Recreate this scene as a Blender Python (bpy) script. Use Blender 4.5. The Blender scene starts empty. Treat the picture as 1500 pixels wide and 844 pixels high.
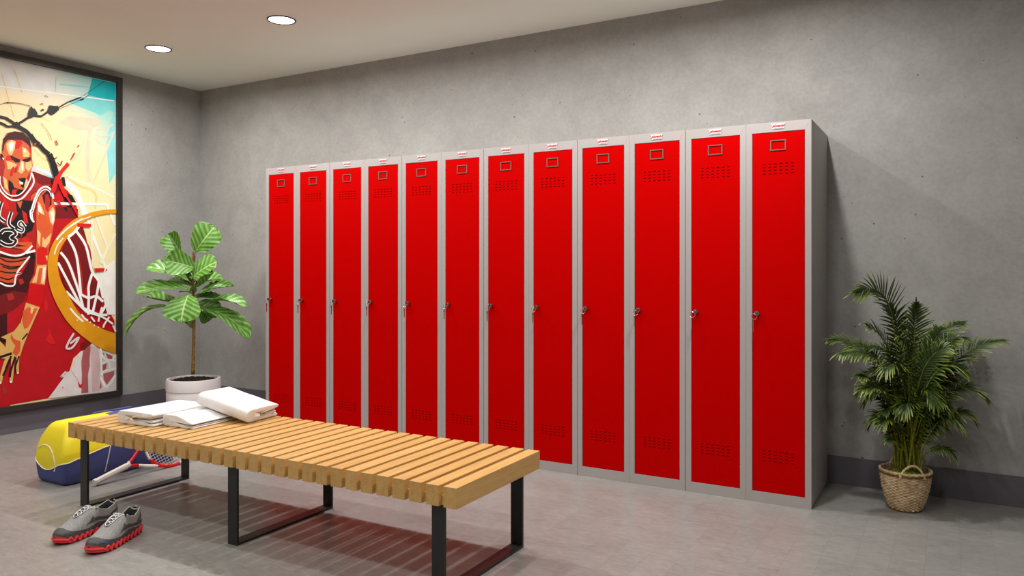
import bpy, bmesh, math, random
from mathutils import Vector, Matrix, noise
from mathutils.geometry import tessellate_polygon
R = math.radians
PI = math.pi
SC = bpy.context.scene
COL = SC.collection
random.seed(7)

# ---------------------------------------------------------------- camera, exposure, lamps
cam_d = bpy.data.cameras.new('camera')
cam = bpy.data.objects.new('camera', cam_d)
COL.objects.link(cam)
cam.location = (0.5633, -3.7368, 1.1153)
cam.rotation_euler = (R(90), 0, 0.5225)
cam_d.sensor_width = 36.0
cam_d.lens = 1119.92 / 1500 * 36.0
cam_d.shift_y = -30.09 / 1500
cam_d.clip_start = 0.05
SC.camera = cam

SC.view_settings.view_transform = 'Standard'
SC.view_settings.look = 'None'
SC.view_settings.gamma = 1.0
SC.view_settings.use_curve_mapping = False
SC.view_settings.exposure = 0.0
SC.cycles.use_denoising = True
SC.cycles.max_bounces = 10
SC.cycles.diffuse_bounces = 6
SC.cycles.glossy_bounces = 4
SC.cycles.caustics_reflective = False
SC.cycles.caustics_refractive = False

world = bpy.data.worlds.new('world')
SC.world = world
world.use_nodes = True
world.node_tree.nodes['Background'].inputs[0].default_value = (0.05, 0.05, 0.055, 1)
world.node_tree.nodes['Background'].inputs[1].default_value = 0.2

# downlights of the room, plus unseen lamps added for fill (x, y, watts)
CEIL = 2.597
SPOT_COLOR = (1.0, 0.985, 0.96)
SPOT_RADIUS = 0.042
SPOT_SPREAD = 172
ROW_Y = (-0.455, -1.631, -2.807, -4.4)  # last row is added front fill behind the camera
ROW_W = (18.0, 4.5, 6.0, 7.0)      # row nearest the lockers first
COL_X = (-4.09, -2.914, -2.0, -1.09, -0.15)  # right three columns shifted to align slat shadows and brighten the right
COL_K = (1.2, 0.95, 0.72, 0.78, 1.25)   # from the poster wall towards the right
SPOTS = [(COL_X[i], ROW_Y[j], ROW_W[j] * COL_K[i] * (1.0, 1.0, 1.0, 1.0, 1.4)[i] ** (1 if j else 0) * (1.5 if i == 0 and j else 1.0)) for j in range(4) for i in range(5)]
SPOTS += [(1.0, ROW_Y[1], 5.5), (1.0, ROW_Y[2], 7.5)]  # added unseen pair, brightens the right wall and bench end
LAMP_GLOW = 18.0

# ---------------------------------------------------------------- helpers
def lin(c):
    c /= 255.0
    return c / 12.92 if c <= 0.04045 else ((c + 0.055) / 1.055) ** 2.4

def rgb(r, g, b):
    return (lin(r), lin(g), lin(b), 1.0)

class NT:
    """Small node-tree writer."""
    def __init__(self, name):
        self.m = bpy.data.materials.new(name)
        self.m.use_nodes = True
        self.t = self.m.node_tree
        self.b = self.t.nodes['Principled BSDF']
    def n(self, kind, **kw):
        nd = self.t.nodes.new(kind)
        for k, v in kw.items():
            if k.startswith('i_'):
                nd.inputs[k[2:].replace('_', ' ')].default_value = v
            else:
                setattr(nd, k, v)
        return nd
    def l(self, a, b):
        self.t.links.new(a, b)
    def coords(self, scale=(1, 1, 1), kind='Object', rot=(0, 0, 0)):
        tc = self.n('ShaderNodeTexCoord')
        mp = self.n('ShaderNodeMapping')
        mp.inputs['Scale'].default_value = scale
        mp.inputs['Rotation'].default_value = rot
        self.l(tc.outputs[kind], mp.inputs['Vector'])
        return mp.outputs['Vector']
    def noise(self, vec, scale, detail=4, rough=0.55, dist=0.0):
        nd = self.n('ShaderNodeTexNoise')
        nd.inputs['Scale'].default_value = scale
        nd.inputs['Detail'].default_value = detail
        nd.inputs['Roughness'].default_value = rough
        nd.inputs['Distortion'].default_value = dist
        self.l(vec, nd.inputs['Vector'])
        return nd.outputs['Fac']
    def ramp(self, fac, stops, interp='LINEAR'):
        nd = self.n('ShaderNodeValToRGB')
        cr = nd.color_ramp
        cr.interpolation = interp
        while len(cr.elements) > 1:
            cr.elements.remove(cr.elements[-1])
        cr.elements[0].position = stops[0][0]
        cr.elements[0].color = stops[0][1]
        for p, c in stops[1:]:
            e = cr.elements.new(p)
            e.color = c
        self.l(fac, nd.inputs['Fac'])
        return nd.outputs['Color']
    def mix(self, fac, a, b, mode='MIX'):
        nd = self.n('ShaderNodeMix')
        nd.data_type = 'RGBA'
        nd.blend_type = mode
        for sock, v in ((nd.inputs[0], fac), (nd.inputs[6], a), (nd.inputs[7], b)):
            if hasattr(v, 'is_output'):
                self.l(v, sock)
            else:
                sock.default_value = v
        return nd.outputs[2]
    def math(self, op, a, b=0.0):
        nd = self.n('ShaderNodeMath')
        nd.operation = op
        for sock, v in ((nd.inputs[0], a), (nd.inputs[1], b)):
            if hasattr(v, 'is_output'):
                self.l(v, sock)
            else:
                sock.default_value = v
        return nd.outputs[0]
    def bump(self, height, strength=0.2, dist=0.01):
        nd = self.n('ShaderNodeBump')
        nd.inputs['Strength'].default_value = strength
        nd.inputs['Distance'].default_value = dist
        self.l(height, nd.inputs['Height'])
        self.l(nd.outputs['Normal'], self.b.inputs['Normal'])
    def base(self, c):
        if hasattr(c, 'is_output'):
            self.l(c, self.b.inputs['Base Color'])
        else:
            self.b.inputs['Base Color'].default_value = c
    def set(self, **kw):
        for k, v in kw.items():
            self.b.inputs[k.replace('_', ' ')].default_value = v
        return self

def plain(name, col, rough=0.5, metal=0.0, spec=0.5, var=0.06, scale=25.0):
    """Even paint or plastic with a faint procedural variation."""
    k = NT(name)
    f = k.noise(k.coords(), scale, 3)
    lo = tuple(c * (1 - var) for c in col[:3]) + (1,)
    hi = tuple(min(1, c * (1 + var)) for c in col[:3]) + (1,)
    k.base(k.ramp(f, [(0.3, lo), (0.7, hi)]))
    k.b.inputs['Roughness'].default_value = rough
    k.b.inputs['Metallic'].default_value = metal
    k.b.inputs['Specular IOR Level'].default_value = spec
    return k.m

def link(name, me, parent=None):
    o = bpy.data.objects.new(name, me)
    COL.objects.link(o)
    if parent is not None:
        o.parent = parent
    return o

def build(name, bm, mats, parent=None, smooth=False, recalc=True, angle=None):
    if recalc:
        bmesh.ops.recalc_face_normals(bm, faces=bm.faces)
    me = bpy.data.meshes.new(name)
    bm.to_mesh(me)
    bm.free()
    if not isinstance(mats, (list, tuple)):
        mats = [mats]
    for m in mats:
        me.materials.append(m)
    if smooth:
        for p in me.polygons:
            p.use_smooth = True
    if angle is not None:
        me.set_sharp_from_angle(angle=R(angle))
    return link(name, me, parent)

def thing(name, label, cat, loc=(0, 0, 0), rz=0.0, group=None):
    o = bpy.data.objects.new(name, None)
    o.empty_display_size = 0.05
    COL.objects.link(o)
    o.location = loc
    o.rotation_euler = (0, 0, rz)
    return tag(o, label, cat, group)

def tag(o, label, cat, group=None):
    o['label'] = label
    o['category'] = cat
    if group:
        o['group'] = group
    return o

def struct(o):
    o['kind'] = 'structure'
    return o

def box(bm, lo, hi, bev=0.0, seg=2):
    vs = [bm.verts.new((x, y, z)) for x in (lo[0], hi[0]) for y in (lo[1], hi[1]) for z in (lo[2], hi[2])]
    fs = [bm.faces.new([vs[i] for i in q]) for q in ((0, 1, 3, 2), (4, 6, 7, 5), (0, 4, 5, 1), (2, 3, 7, 6), (0, 2, 6, 4), (1, 5, 7, 3))]
    if bev:
        es = list({e for f in fs for e in f.edges})
        bmesh.ops.bevel(bm, geom=es, offset=bev, segments=seg, affect='EDGES', profile=0.6)
    return fs

def prism(bm, pts, axis, a, b):
    """Extrude a 2-D outline along an axis from a to b."""
    def p3(p, t):
        if axis == 'x': return (t, p[0], p[1])
        if axis == 'y': return (p[0], t, p[1])
        return (p[0], p[1], t)
    A = [bm.verts.new(p3(p, a)) for p in pts]
    B = [bm.verts.new(p3(p, b)) for p in pts]
    n = len(pts)
    bm.faces.new(A)
    bm.faces.new(B[::-1])
    for i in range(n):
        bm.faces.new((A[i], B[i], B[(i + 1) % n], A[(i + 1) % n]))

def lathe(bm, prof, seg=48, cap0=False, cap1=False, center=(0, 0)):
    rings = []
    for r, z in prof:
        rings.append([bm.verts.new((center[0] + r * math.cos(2 * PI * i / seg), center[1] + r * math.sin(2 * PI * i / seg), z)) for i in range(seg)])
    for a, b in zip(rings, rings[1:]):
        for i in range(seg):
            bm.faces.new((a[i], a[(i + 1) % seg], b[(i + 1) % seg], b[i]))
    if cap0: bm.faces.new(rings[0][::-1])
    if cap1: bm.faces.new(rings[-1])

def tube(bm, pts, rad, seg=8, closed=False, caps=True):
    """Round tube along points; rad is a number or one per point."""
    P = [Vector(p) for p in pts]
    n = len(P)
    rs = rad if isinstance(rad, (list, tuple)) else [rad] * n
    rings = []
    ref = None
    for i in range(n):
        a = P[i - 1] if (i > 0 or closed) else P[0]
        b = P[(i + 1) % n] if (i < n - 1 or closed) else P[-1]
        t = (b - a)
        t = t.normalized() if t.length > 1e-9 else Vector((0, 0, 1))
        if ref is None:
            ref = Vector((0, 0, 1)) if abs(t.z) < 0.9 else Vector((1, 0, 0))
        u = (ref - t * ref.dot(t))
        if u.length < 1e-6:
            u = t.orthogonal()
        u.normalize()
        v = t.cross(u)
        ref = u
        rings.append([bm.verts.new(P[i] + (u * math.cos(2 * PI * k / seg) + v * math.sin(2 * PI * k / seg)) * rs[i]) for k in range(seg)])
    m = n if closed else n - 1
    for i in range(m):
        A, B = rings[i], rings[(i + 1) % n]
        for k in range(seg):
            bm.faces.new((A[k], A[(k + 1) % seg], B[(k + 1) % seg], B[k]))
    if caps and not closed:
        bm.faces.new(rings[0][::-1])
        bm.faces.new(rings[-1])

def spline(pts, k=6):
    P = [Vector(p) for p in pts]
    if len(P) < 3:
        return [P[0].lerp(P[-1], i / k) for i in range(k + 1)]
    o = []
    for i in range(len(P) - 1):
        p0, p1, p2, p3 = P[max(i - 1, 0)], P[i], P[i + 1], P[min(i + 2, len(P) - 1)]
        for j in range(k):
            t = j / k
            o.append(0.5 * ((2 * p1) + (p2 - p0) * t + (2 * p0 - 5 * p1 + 4 * p2 - p3) * t * t + (3 * p1 - p0 - 3 * p2 + p3) * t ** 3))
    o.append(P[-1])
    return o

def interp(x, xs, ys):
    if x <= xs[0]: return ys[0]
    for i in range(len(xs) - 1):
        if x <= xs[i + 1]:
            t = (x - xs[i]) / (xs[i + 1] - xs[i])
            return ys[i] + (ys[i + 1] - ys[i]) * t
    return ys[-1]

# ---------------------------------------------------------------- materials
def m_concrete():
    k = NT('concrete')
    v = k.coords()
    big = k.noise(v, 0.9, 5, 0.6, 0.3)
    mid = k.noise(v, 5.0, 6, 0.65, 0.4)
    fine = k.noise(v, 60, 3)
    c = k.ramp(big, [(0.3, rgb(148, 146, 143)), (0.5, rgb(163, 161, 158)), (0.72, rgb(175, 173, 170))])
    c = k.mix(0.4, c, k.ramp(mid, [(0.3, rgb(142, 140, 138)), (0.7, rgb(180, 178, 175))]))
    c = k.mix(0.12, c, k.ramp(fine, [(0.35, rgb(110, 107, 103)), (0.65, rgb(180, 176, 170))]))
    # small blow holes
    vo = k.n('ShaderNodeTexVoronoi')
    vo.inputs['Scale'].default_value = 13.0
    k.l(v, vo.inputs['Vector'])
    gate = k.math('GREATER_THAN', k.noise(v, 3.1, 2), 0.50)
    sizev = k.math('MULTIPLY', k.noise(v, 17.0, 1), 0.11)
    hole = k.math('MULTIPLY', k.math('LESS_THAN', vo.outputs['Distance'], sizev), gate)
    c = k.mix(k.math('MULTIPLY', hole, 0.75), c, rgb(70, 66, 62))
    k.base(c)
    k.set(Roughness=0.72)
    k.b.inputs['Specular IOR Level'].default_value = 0.25
    h = k.math('SUBTRACT', k.math('MULTIPLY', mid, 0.3), k.math('MULTIPLY', hole, 0.6))
    k.bump(h, 0.18, 0.006)
    return k.m

def m_floor():
    k = NT('stone_tile')
    v = k.coords()
    br = k.n('ShaderNodeTexBrick')
    br.offset = 0.0
    br.inputs['Scale'].default_value = 1.0
    br.inputs['Brick Width'].default_value = 0.1165
    br.inputs['Row Height'].default_value = 0.15
    br.inputs['Mortar Size'].default_value = 0.0009
    br.inputs['Mortar Smooth'].default_value = 0.4
    br.inputs['Color1'].default_value = (0, 0, 0, 1)
    br.inputs['Color2'].default_value = (1, 1, 1, 1)
    br.inputs['Mortar'].default_value = (0.5, 0.5, 0.5, 1)
    mp = k.n('ShaderNodeMapping')
    mp.inputs['Location'].default_value = (-0.008, 0.03, 0)
    k.l(v, mp.inputs['Vector'])
    k.l(mp.outputs['Vector'], br.inputs['Vector'])
    tile = k.n('ShaderNodeTexBrick')
    tile.offset = 0.0
    for nm in ('Scale', 'Brick Width', 'Row Height'):
        tile.inputs[nm].default_value = br.inputs[nm].default_value
    tile.inputs['Mortar Size'].default_value = 0.0
    tile.inputs['Color1'].default_value = (0, 0, 0, 1)
    tile.inputs['Color2'].default_value = (1, 1, 1, 1)
    tile.inputs['Mortar'].default_value = (0.5, 0.5, 0.5, 1)
    k.l(mp.outputs['Vector'], tile.inputs['Vector'])
    # per tile shift of the streak pattern
    off = k.n('ShaderNodeVectorMath')
    off.operation = 'MULTIPLY_ADD'
    k.l(tile.outputs['Color'], off.inputs[0])
    off.inputs[1].default_value = (3.1, 7.7, 0)
    k.l(k.coords((3.2, 9.0, 1.0)), off.inputs[2])
    st = k.noise(off.outputs[0], 3.2, 8, 0.68, 1.1)
    v2 = k.coords((1.2, 3.0, 1))
    cloud = k.noise(v2, 1.6, 5, 0.6, 0.5)
    c = k.ramp(st, [(0.25, rgb(112, 111, 107)), (0.48, rgb(137, 136, 132)), (0.75, rgb(156, 156, 152))])
    c = k.mix(0.42, c, k.ramp(cloud, [(0.25, rgb(118, 116, 112)), (0.75, rgb(158, 156, 152))]))
    grit = k.noise(k.coords((9.0, 26.0, 1.0)), 3.0, 6, 0.7, 0.8)
    c = k.mix(0.30, c, k.ramp(grit, [(0.30, rgb(104, 103, 99)), (0.50, rgb(140, 138, 134)), (0.70, rgb(166, 165, 161))]))
    c = k.mix(0.05, c, tile.outputs['Color'], 'SOFT_LIGHT')
    c = k.mix(k.math('MULTIPLY', br.outputs['Fac'], 0.40), c, rgb(104, 98, 93))
    k.base(c)
    rr = k.n('ShaderNodeMapRange')
    rr.inputs['To Min'].default_value = 0.24
    rr.inputs['To Max'].default_value = 0.42
    k.l(st, rr.inputs['Value'])
    k.l(rr.outputs['Result'], k.b.inputs['Roughness'])
    k.b.inputs['Specular IOR Level'].default_value = 0.5
    k.bump(k.math('SUBTRACT', k.math('MULTIPLY', st, 0.2), br.outputs['Fac']), 0.04, 0.002)
    return k.m

def m_wood():
    k = NT('oiled_timber')
    geo = k.n('ShaderNodeNewGeometry')
    rnd = geo.outputs['Random Per Island']
    off = k.n('ShaderNodeVectorMath')
    off.operation = 'MULTIPLY_ADD'
    cb = k.n('ShaderNodeCombineXYZ')
    for i in range(3):
        k.l(rnd, cb.inputs[i])
    k.l(cb.outputs[0], off.inputs[0])
    off.inputs[1].default_value = (13, 29, 7)
    k.l(k.coords((22, 1.6, 22)), off.inputs[2])
    g = k.noise(off.outputs[0], 2.2, 5, 0.6, 0.8)
    g2 = k.noise(off.outputs[0], 9.0, 3, 0.6, 0.2)
    c = k.ramp(g, [(0.25, rgb(176, 130, 68)), (0.5, rgb(202, 160, 94)), (0.75, rgb(216, 178, 114))])
    c = k.mix(0.22, c, k.ramp(g2, [(0.35, rgb(160, 108, 54)), (0.65, rgb(224, 180, 118))]))
    c = k.mix(0.35, c, k.ramp(rnd, [(0.0, rgb(188, 144, 80)), (1.0, rgb(212, 170, 106))]))
    k.base(c)
    k.set(Roughness=0.42)
    k.b.inputs['Specular IOR Level'].default_value = 0.4
    k.bump(g2, 0.06, 0.002)
    return k.m

def m_towel():
    k = NT('white_terry')
    v = k.coords()
    f = k.noise(v, 420, 2)
    b = k.noise(v, 12, 3)
    k.base(k.ramp(b, [(0.3, rgb(222, 220, 218)), (0.7, rgb(234, 232, 231))]))
    k.set(Roughness=0.95)
    k.b.inputs['Specular IOR Level'].default_value = 0.1
    k.b.inputs['Sheen Weight'].default_value = 0.15
    k.bump(f, 0.35, 0.002)
    return k.m

def m_leaf_fig():
    k = NT('fig_leaf')
    tc = k.n('ShaderNodeTexCoord')
    sx = k.n('ShaderNodeSeparateXYZ')
    k.l(tc.outputs['UV'], sx.inputs[0])
    u = k.math('ABSOLUTE', k.math('SUBTRACT', sx.outputs[0], 0.5))
    s = k.math('SUBTRACT', sx.outputs[1], k.math('MULTIPLY', u, 0.62))
    w = k.math('SINE', k.math('MULTIPLY', s, 2 * PI * 6.0))
    nz = k.noise(k.coords(), 30, 4)
    w = k.math('ADD', w, k.math('MULTIPLY', k.math('SUBTRACT', nz, 0.5), 2.6))
    mr = k.n('ShaderNodeMapRange')
    mr.inputs['From Min'].default_value = -1.1
    mr.inputs['From Max'].default_value = 1.1
    k.l(w, mr.inputs['Value'])
    c = k.ramp(mr.outputs[0], [(0.0, rgb(72, 124, 34)), (0.5, rgb(90, 144, 46)), (0.82, rgb(114, 160, 70)), (1.0, rgb(138, 174, 100))])
    mid = k.math('LESS_THAN', u, 0.022)
    c = k.mix(k.math('MULTIPLY', mid, 0.8), c, rgb(180, 204, 140))
    k.base(c)
    k.set(Roughness=0.38)
    k.b.inputs['Transmission Weight'].default_value = 0.0
    k.b.inputs['Subsurface Weight'].default_value = 0.0
    k.bump(mr.outputs[0], 0.12, 0.004)
    return k.m

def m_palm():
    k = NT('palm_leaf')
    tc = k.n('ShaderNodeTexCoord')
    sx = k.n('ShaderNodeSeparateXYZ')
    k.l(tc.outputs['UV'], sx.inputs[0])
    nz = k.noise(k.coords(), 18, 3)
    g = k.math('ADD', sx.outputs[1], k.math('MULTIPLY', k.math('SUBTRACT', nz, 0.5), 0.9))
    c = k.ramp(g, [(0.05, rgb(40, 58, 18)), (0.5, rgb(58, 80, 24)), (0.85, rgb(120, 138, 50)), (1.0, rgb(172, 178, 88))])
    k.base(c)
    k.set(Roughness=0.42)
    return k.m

def m_wicker():
    k = NT('wicker')
    v = k.coords()
    a = k.noise(v, 45, 4, 0.6)
    b = k.noise(v, 9, 3)
    c = k.ramp(a, [(0.28, rgb(138, 106, 70)), (0.5, rgb(206, 174, 132)), (0.72, rgb(240, 222, 192))])
    c = k.mix(0.3, c, k.ramp(b, [(0.3, rgb(176, 142, 104)), (0.7, rgb(236, 216, 184))]))
    k.base(c)
    k.set(Roughness=0.7)
    return k.m

def m_soil(name, a, b):
    k = NT(name)
    k.base(k.ramp(k.noise(k.coords(), 90, 4), [(0.35, a), (0.65, b)]))
    k.set(Roughness=0.95)
    k.b.inputs['Specular IOR Level'].default_value = 0.1
    return k.m

def m_knit():
    k = NT('grey_knit')
    v = k.coords()
    f = k.noise(v, 260, 3, 0.7)
    f2 = k.noise(v, 700, 2)
    c = k.ramp(f, [(0.34, rgb(92, 91, 90)), (0.62, rgb(162, 159, 157))])
    c = k.mix(0.35, c, k.ramp(f2, [(0.4, rgb(74, 73, 73)), (0.6, rgb(186, 183, 181))]))
    k.base(c)
    k.set(Roughness=0.85)
    k.bump(f2, 0.25, 0.001)
    return k.m

def m_printbase():
    k = NT('print_paper')
    tc = k.n('ShaderNodeTexCoord')
    sx = k.n('ShaderNodeSeparateXYZ')
    k.l(tc.outputs['Object'], sx.inputs[0])
    nz = k.noise(k.coords(), 2.6, 5, 0.6, 0.8)
    # ink wash: off-white at the head, cream below, teal in the head right corner
    up = k.math('ADD', sx.outputs[2], k.math('MULTIPLY', k.math('SUBTRACT', nz, 0.5), 0.35))
    c = k.ramp(k.math('DIVIDE', up, 2.6), [(0.55, rgb(238, 222, 170)), (0.66, rgb(240, 214, 160)), (0.80, rgb(240, 218, 172)), (0.87, rgb(224, 220, 208)), (0.95, rgb(214, 214, 214))])
    right = k.math('ADD', k.math('MULTIPLY', k.math('SUBTRACT', sx.outputs[1], 0.757), 1.7), k.math('MULTIPLY', k.math('SUBTRACT', sx.outputs[2], 2.36), 0.85))
    f = k.n('ShaderNodeMapRange')
    f.interpolation_type = 'SMOOTHSTEP'
    f.inputs['From Min'].default_value = -1.05
    f.inputs['From Max'].default_value = -0.05
    k.l(k.math('ADD', right, k.math('MULTIPLY', k.math('SUBTRACT', nz, 0.5), 0.35)), f.inputs['Value'])
    c = k.mix(k.math('MULTIPLY', f.outputs[0], 0.85), c, rgb(120, 208, 206))
    k.base(c)
    k.set(Roughness=0.5)
    k.b.inputs['Specular IOR Level'].default_value = 0.3
    return k.m

def m_glow():
    k = NT('lamp_diffuser')
    k.base((1, 1, 1, 1))
    k.b.inputs['Emission Color'].default_value = (1, 0.97, 0.93, 1)
    k.b.inputs['Emission Strength'].default_value = LAMP_GLOW
    return k.m

M_CONC = m_concrete()
M_FLOOR = m_floor()
M_CEIL = plain('ceiling_paint', rgb(240, 240, 231), 0.85, spec=0.2, var=0.01, scale=3)
M_SKIRT = plain('skirting_paint', rgb(98, 93, 101), 0.5, var=0.04, scale=4)
M_WOOD = m_wood()
M_STEEL = plain('black_steel', rgb(32, 31, 30), 0.38, spec=0.45, var=0.1)
M_LGREY = plain('locker_grey', rgb(168, 161, 159), 0.42, spec=0.4, var=0.015, scale=5)
M_RED = plain('locker_red', (0.50, 0.0, 0.0, 1), 0.5, spec=0.02, var=0.02, scale=4)
M_HOLE = plain('interior_shade', rgb(26, 10, 10), 0.8, var=0.05)
M_CARD = plain('card_frame_steel', rgb(128, 118, 108), 0.4, 0.6)
M_CHROME = plain('chrome', rgb(196, 194, 190), 0.22, 1.0)
M_DARKM = plain('dark_metal', rgb(50, 48, 46), 0.35, 0.6)
M_BADGE = plain('badge_white', rgb(204, 203, 202), 0.4, var=0.01)
M_BADGER = plain('badge_red', rgb(200, 10, 24), 0.4)
M_BADGEB = plain('badge_grey_blue', rgb(150, 160, 178), 0.4)
M_TOWEL = m_towel()
M_FIG = m_leaf_fig()
M_TRUNK = m_soil('fig_bark', rgb(92, 68, 34), rgb(150, 116, 62))
M_POT = plain('white_ceramic', rgb(226, 221, 220), 0.5, var=0.01, scale=4)
M_SOIL = m_soil('black_soil', rgb(18, 14, 12), rgb(56, 44, 36))
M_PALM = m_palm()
M_CANE = m_soil('palm_cane', rgb(92, 100, 26), rgb(138, 136, 44))
M_WICK = m_wicker()
M_WICKD = m_soil('wicker_dark', rgb(84, 58, 28), rgb(128, 96, 52))
M_MOSS = m_soil('moss', rgb(104, 138, 18), rgb(160, 190, 50))
M_CHIP = m_soil('bark_chips', rgb(120, 44, 26), rgb(180, 78, 48))
M_BLUE = plain('bag_blue', rgb(64, 71, 128), 0.6, var=0.05, scale=14)
M_YEL = plain('bag_yellow', rgb(240, 218, 30), 0.55, var=0.03, scale=14)
M_PIPE = plain('bag_piping', rgb(238, 232, 220), 0.6, var=0.02)
M_RWHITE = plain('racket_white', rgb(232, 230, 226), 0.35, var=0.02)
M_RRED = plain('racket_red', rgb(214, 14, 20), 0.3, var=0.02)
M_GRIP = plain('racket_grip', rgb(218, 215, 208), 0.75, var=0.05, scale=60)
M_STRING = plain('racket_string', rgb(228, 226, 220), 0.5)
M_KNIT = m_knit()
M_SDARK = plain('shoe_dark', rgb(70, 70, 70), 0.6, var=0.1, scale=80)
M_SLIN = plain('shoe_lining', rgb(44, 43, 44), 0.9, var=0.12, scale=80)
M_SRED = plain('shoe_red', rgb(222, 48, 54), 0.45, var=0.03)
M_LACE = plain('shoe_lace', rgb(226, 224, 222), 0.8, var=0.05, scale=200)
M_TRIM = plain('shoe_trim', rgb(200, 198, 196), 0.7, var=0.05, scale=100)
M_SBLUE = plain('shoe_blue', rgb(54, 86, 176), 0.5)
M_FRAME = plain('frame_black', rgb(46, 42, 39), 0.3, var=0.06)
M_RIMB = plain('lamp_rim', rgb(22, 21, 20), 0.4)
M_GLOW = m_glow()

# ---------------------------------------------------------------- room shell
LX, RX, BY, FY = -4.915, 3.2, 0.523, -6.4
def slab(name, lo, hi, mat):
    bm = bmesh.new()
    box(bm, lo, hi)
    return struct(build(name, bm, mat))
slab('floor', (LX - 0.1, FY - 0.1, -0.08), (RX + 0.1, BY + 0.1, 0), M_FLOOR)
slab('ceiling', (LX - 0.1, FY - 0.1, CEIL), (RX + 0.1, BY + 0.1, CEIL + 0.08), M_CEIL)
slab('wall_back', (LX - 0.1, BY, 0), (RX + 0.1, BY + 0.1, CEIL), M_CONC)
slab('wall_left', (LX - 0.1, FY, 0), (LX, BY, CEIL), M_CONC)
slab('wall_right', (RX, FY, 0), (RX + 0.1, BY, CEIL), M_CONC)
slab('wall_front', (LX - 0.1, FY - 0.1, 0), (RX + 0.1, FY, CEIL), M_CONC)
def skirting(name, lo, hi):
    bm = bmesh.new()
    box(bm, lo, hi, 0.001, 1)
    return struct(build(name, bm, M_SKIRT))
SK = 0.143
skirting('baseboard_back', (LX + 0.006, BY - 0.006, 0), (RX, BY, SK))
skirting('baseboard_left', (LX, FY, 0), (LX + 0.006, BY, SK))

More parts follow.
